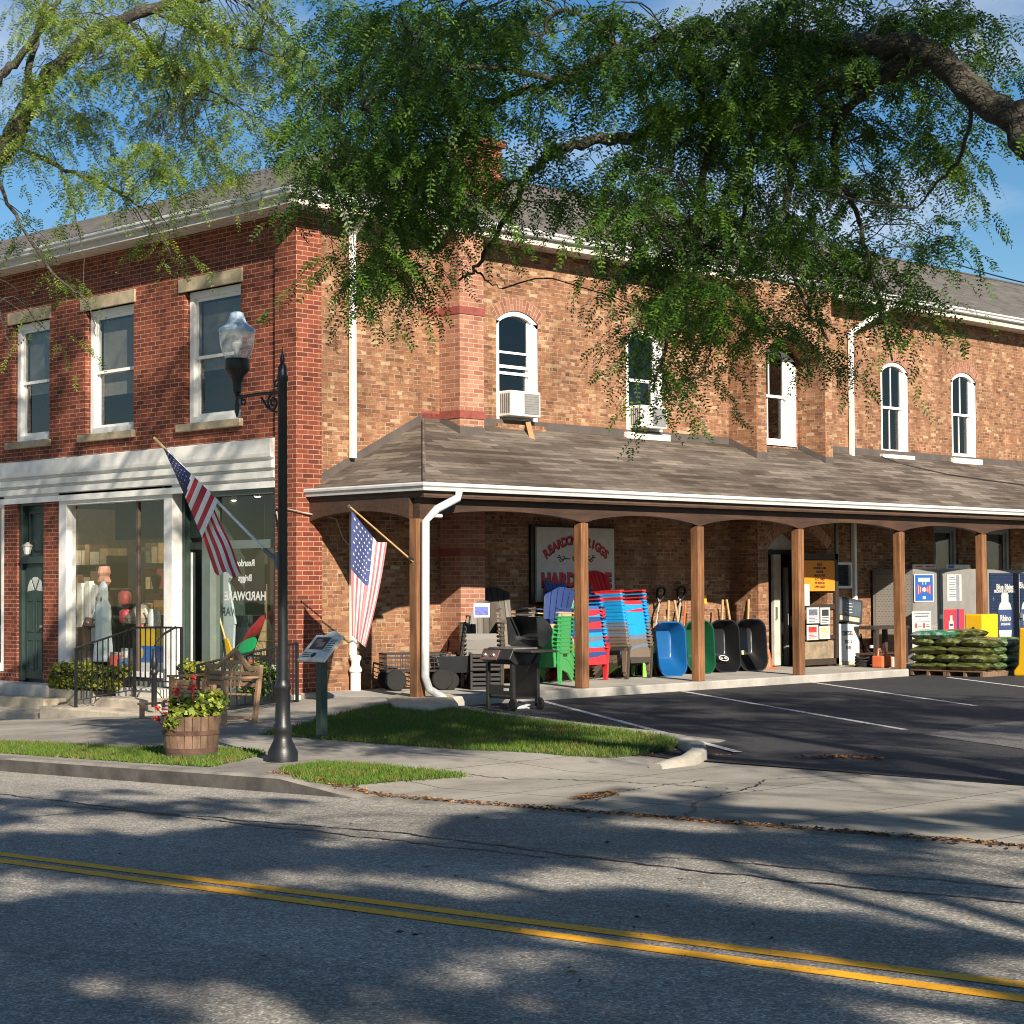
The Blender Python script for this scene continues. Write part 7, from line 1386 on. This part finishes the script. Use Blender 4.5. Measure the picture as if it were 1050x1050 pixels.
lim.append(limb(mb, px_([(486,277,16.8),(498,286,16.9),(515,296,16.9)]), .012, .004, 6, seed=31)); lim.append(limb(mb, px_([(541,178,16.5),(520,190,16.6),(490,215,16.6)]), .018, .006, 6, seed=32))
lim.append(limb(mb, px_([(880,52,14.7),(830,80,15.2),(814,160,15.5),(806,240,15.6),(821,300,15.7),(850,350,15.7)]), .05, .010, 8, seed=4))
lim.append(limb(mb, px_([(930,60,14.4),(870,110,15),(858,140,15.3),(860,185,15.4),(881,225,15.5),(900,300,15.6),(915,370,15.6)]), .045, .008, 8, seed=5))
lim.append(limb(mb, px_([(700,38,15.5),(725,130,15.3),(715,240,15.2),(690,330,15.2),(670,400,15.2)]), .04, .008, 8, seed=6))
lim.append(limb(mb, px_([(640,53,15.7),(606,18,15.8),(571,11,15.9),(556,38,16),(545,70,16)]), .03, .010, 7, seed=7)); lim.append(limb(mb, px_([(571,11,15.9),(545,-10,15.9)]), .014, .008, 6, seed=71))
lim.append(limb(mb, px_([(523,97,16),(460,150,16.3),(410,210,16.5),(380,270,16.6)]), .03, .006, 7, seed=8)); lim.append(limb(mb, px_([(580,80,15.9),(480,70,15.6),(400,90,15.4),(345,140,15.3)]), .03, .006, 7, seed=9))
lim.append(limb(mb, px_([(1000,96,13.9),(985,160,14.2),(960,190,14.4),(935,215,14.6)]), .02, .005, 6, seed=10)); lim.append(limb(mb, px_([(760,40,15.2),(770,150,15.8),(760,260,16),(735,330,16.2)]), .03, .006, 7, seed=11))
ROWS_R = [
 [0,0,0,0,0,0,3,7,8,8,8,3,7,6,8,9,9,8,7,7,5],
 [0,0,0,0,0,0,4,8,9,8,6,5,6,7,8,9,9,8,7,6,5],
 [0,0,0,0,0,0,5,8,9,8,5,3,4,7,8,9,8,7,5,4,2],
 [0,0,0,0,0,0,6,9,9,7,5,4,5,8,8,7,7,6,5,6,4],
 [0,0,0,0,0,0,3,9,9,6,2,4,6,8,8,7,6,6,5,5,2],
 [0,0,0,0,0,0,1.2,8,6,1.5,.3,.4,5,8,8,7,6,7,3,0,0],
 [0,0,0,0,0,0,0,2.2,0,0,0,0,2.5,8,8,6,4,7,4,0,0],
 [0,0,0,0,0,0,0,0,0,0,0,0,0,5,4.5,1.6,3,4.5,3.5,.4,0],
 [0,0,0,0,0,0,0,0,0,0,0,0,0,1.1,.8,.3,1.2,.8,0,0,0]]
pts = grid_points(ROWS_R, -12, 2150, (13.6,17.8), 5)
# unseen sprays added towards the sun, only to shade much of this foliage
bs = pts[np.random.default_rng(15).random(len(pts)) < .5]; bs = bs+SD[None]*np.random.default_rng(16).uniform(1.5, 6.5, (len(bs),1)); bs = bs[~inframe(bs, 40)]
# upper and outer crown of the same tree, above and right of the view
rg = np.random.default_rng(8); v = rg.normal(0,1,(7500,3)); v = v/np.linalg.norm(v,axis=1,keepdims=True)*rg.uniform(.2,1,(7500,1))**.6; cr = TRK+np.array([1.4,2.0,7.2])+v*np.array([7.5,6.5,2.6]); cc_ = rg.normal(0,1,(60,3)); cc_ = TRK+np.array([1.4,2.0,7.2])+cc_/np.linalg.norm(cc_,axis=1,keepdims=True)*rg.uniform(.2,.95,(60,1))*np.array([7.5,6.5,2.6]); cr = np.concatenate([gaps(cr[~inframe(cr, 60)], 1), bs])
def twigs(mb, lim, P, k, r0, seed):
    A = np.concatenate(lim); r = np.random.default_rng(seed)
    for i in r.choice(len(P), min(k, len(P)), replace=False):
        p = P[i]; d = np.linalg.norm(A-p, axis=1)+np.maximum(0, p[2]-A[:,2])*.6; a = A[np.argmin(d)]; L = np.linalg.norm(p-a)
        if L < .15 or L > 3.2 or (inframe(a[None], 0)[0] and not inframe(p[None], 0)[0]): continue
        m1 = a*.6+p*.4+np.array([0,0,.12*L])+r.normal(0,.05*L,3); m2 = a*.2+p*.8+np.array([0,0,.06*L])+r.normal(0,.05*L,3); limb(mb, [a, m1, m2, p], r0*min(1,.35+L*.4), .003, 5, 3, seed=i)
twigs(mb, lim, pts, 420, .009, 3); twigs(mb, lim, cr, 160, .03, 4)
mb.build('trunk', BARK, TR, org=to, smooth=60)
sprays_mesh('crown', np.concatenate([pts, cr]), LEAF_R, TR, to, L=(.3,.62), fpl=8, flen=.17, pairs=6, ll=.047, lw=.021, seed=11)
# --- left locust, thinner and yellowing
TRK2 = np.array([-23.4, 12.2, 0.]); TRK2[2] = g(*TRK2[:2])
TL = thing('honey_locust_tree', 'thinner yellowing honey locust reaching in from the left over the shop front', 'tree', tuple(TRK2)); to = tuple(TRK2); mb = MB(); lim = []
st = PD(-45,215,22.6); lim.append(limb(mb, [TRK2-np.array([0,0,.3]), TRK2+np.array([.05,0,2.5]), st], .26, .17, 12, seed=1))
lim.append(limb(mb, [st]+px_([(-10,170,22.4),(10,146,22.3),(24,121,22.2),(43,88,22.1),(76,52,22),(110,27,21.9),(155,8,21.8),(230,-8,21.7)]), .16, .05, 10, seed=2)); lim.append(limb(mb, [st, TRK2+np.array([.2,.3,7.5]), TRK2+np.array([.3,.4,9.5])], .14, .05, 9, seed=3))
lim.append(limb(mb, px_([(-20,110,22.4),(0,80,22.3),(22,56,22.3),(45,26,22.2),(62,-5,22.2)]), .06, .03, 8, seed=4)); lim.append(limb(mb, px_([(24,121,22.2),(30,70,22.5),(42,20,22.6),(50,-10,22.6)]), .05, .03, 8, seed=5))
lim.append(limb(mb, px_([(110,27,21.9),(160,60,21.6),(210,90,21.4),(260,120,21.2)]), .035, .008, 7, seed=6)); lim.append(limb(mb, px_([(10,146,22.3),(60,170,21.8),(110,190,21.5),(150,220,21.3),(175,260,21.2)]), .03, .006, 7, seed=7))
lim.append(limb(mb, px_([(155,8,21.8),(220,40,21.6),(290,60,21.5),(330,90,21.4)]), .03, .006, 7, seed=8)); lim.append(limb(mb, px_([(-10,170,22.4),(20,230,21.5),(60,285,21.2),(90,310,21.1),(98,345,21.1)]), .025, .005, 7, seed=9)); lim.append(limb(mb, px_([(-30,240,22),(-5,300,21.5),(8,350,21.4),(12,370,21.4)]), .02, .005, 6, seed=10))
lim.append(limb(mb, px_([(60,170,21.8),(75,215,21.4),(84,250,21.3),(86,300,21.2)]), .012, .004, 6, seed=12))
ROWS_L = [
 [5,5,6,6,6,6,3.5],
 [4,4,5,6,6,6,4],
 [4,4,5,5,5,5,3],
 [3,4,5,5,4,3,2],
 [2.2,1.6,2.4,1.6,.8,.3,.2],
 [2,2.4,1.5,1.6,.2,0,0],
 [1.3,1.9,.8,.1,0,0,0],
 [1.4,.4,0,0,0,0,0]]
pts = grid_points(ROWS_L, -12, 640, (20.2,23.5), 6, clump=12)
rg = np.random.default_rng(9); v = rg.normal(0,1,(1000,3)); v = v/np.linalg.norm(v,axis=1,keepdims=True)*rg.uniform(.3,1,(1000,1))**.6; cr = TRK2+np.array([.8,.2,8.0])+v*np.array([5.5,3.6,2.0]); cr = cr[~inframe(cr, 60)]
tg = np.stack([rg.uniform(-36,-25.0,2200), np.full(2200,18.9), rg.uniform(2.9,7.2,2200)],1); tg = tg[vnoise(tg[:,0]/.7+5, tg[:,2]/1.2+40) > .56]; s_ = np.full(len(tg), 8.5)  # unseen sprays added sunward of the front wall to dapple it with shade
for _ in range(14): s_ = np.where(inframe(tg+SD[None]*s_[:,None], 50), s_+1, s_)
tg = tg+SD[None]*(s_+rg.uniform(0,1.5,len(tg)))[:,None]; cr = np.concatenate([cr, tg[~inframe(tg, 45)]])
twigs(mb, lim, pts, 240, .010, 5); twigs(mb, lim, cr, 80, .03, 6); mb.build('trunk', BARK, TL, org=to, smooth=60)
sprays_mesh('crown', np.concatenate([pts, cr]), LEAF_L, TL, to, L=(.35,.7), fpl=8, flen=.20, pairs=6, ll=.046, lw=.022, seed=12)
# --- locusts on the near side of the street behind the camera: they throw the dappled shade on the road
def back_tree(loc, label, rad, zc, n, seed):
    b0 = np.array([loc[0], loc[1], g(*loc)+.1]); T = thing('honey_locust_tree', label, 'tree', tuple(b0)); mb = MB(); lim = [limb(mb, [b0-np.array([0,0,.3]), b0+np.array([.05,0,zc*.4]), b0+np.array([0,.1,zc*.75])], .3, .2, 12, seed=seed)]
    r = np.random.default_rng(seed)
    for k in range(9): a = 6.28*k/9+r.uniform(-.3,.3); e = np.array([math.cos(a)*rad[0]*.85, math.sin(a)*rad[1]*.85, zc+r.uniform(-.3,.7)*rad[2]]); lim.append(limb(mb, [b0+np.array([0,.1,zc*.7]), b0+e*np.array([.4,.4,.95]), b0+e], .12, .025, 8, seed=seed+k))
    v = r.normal(0,1,(n,3)); v = v/np.linalg.norm(v,axis=1,keepdims=True)*r.uniform(.2,1,(n,1))**.5; P_ = b0+np.array([0,0,zc])+v*np.array(rad)
    P_ = gaps(P_[~inframe(P_, 80)], seed)
    twigs(mb, lim, P_, 160, .02, seed); mb.build('trunk', BARK, T, org=tuple(b0), smooth=60); sprays_mesh('crown', P_, LEAF_R, T, tuple(b0), L=(.2,.36), fpl=7, flen=.16, pairs=5, ll=.075, lw=.05, seed=seed)
back_tree((2.6,-1.6), 'tall honey locust behind the photographer on the near pavement', (9.0,6.0,1.9), 7.8, 9000, 41)
back_tree((8.5,2.0), 'honey locust farther right on the near pavement', (7.0,7.0,1.9), 7.6, 8500, 42)
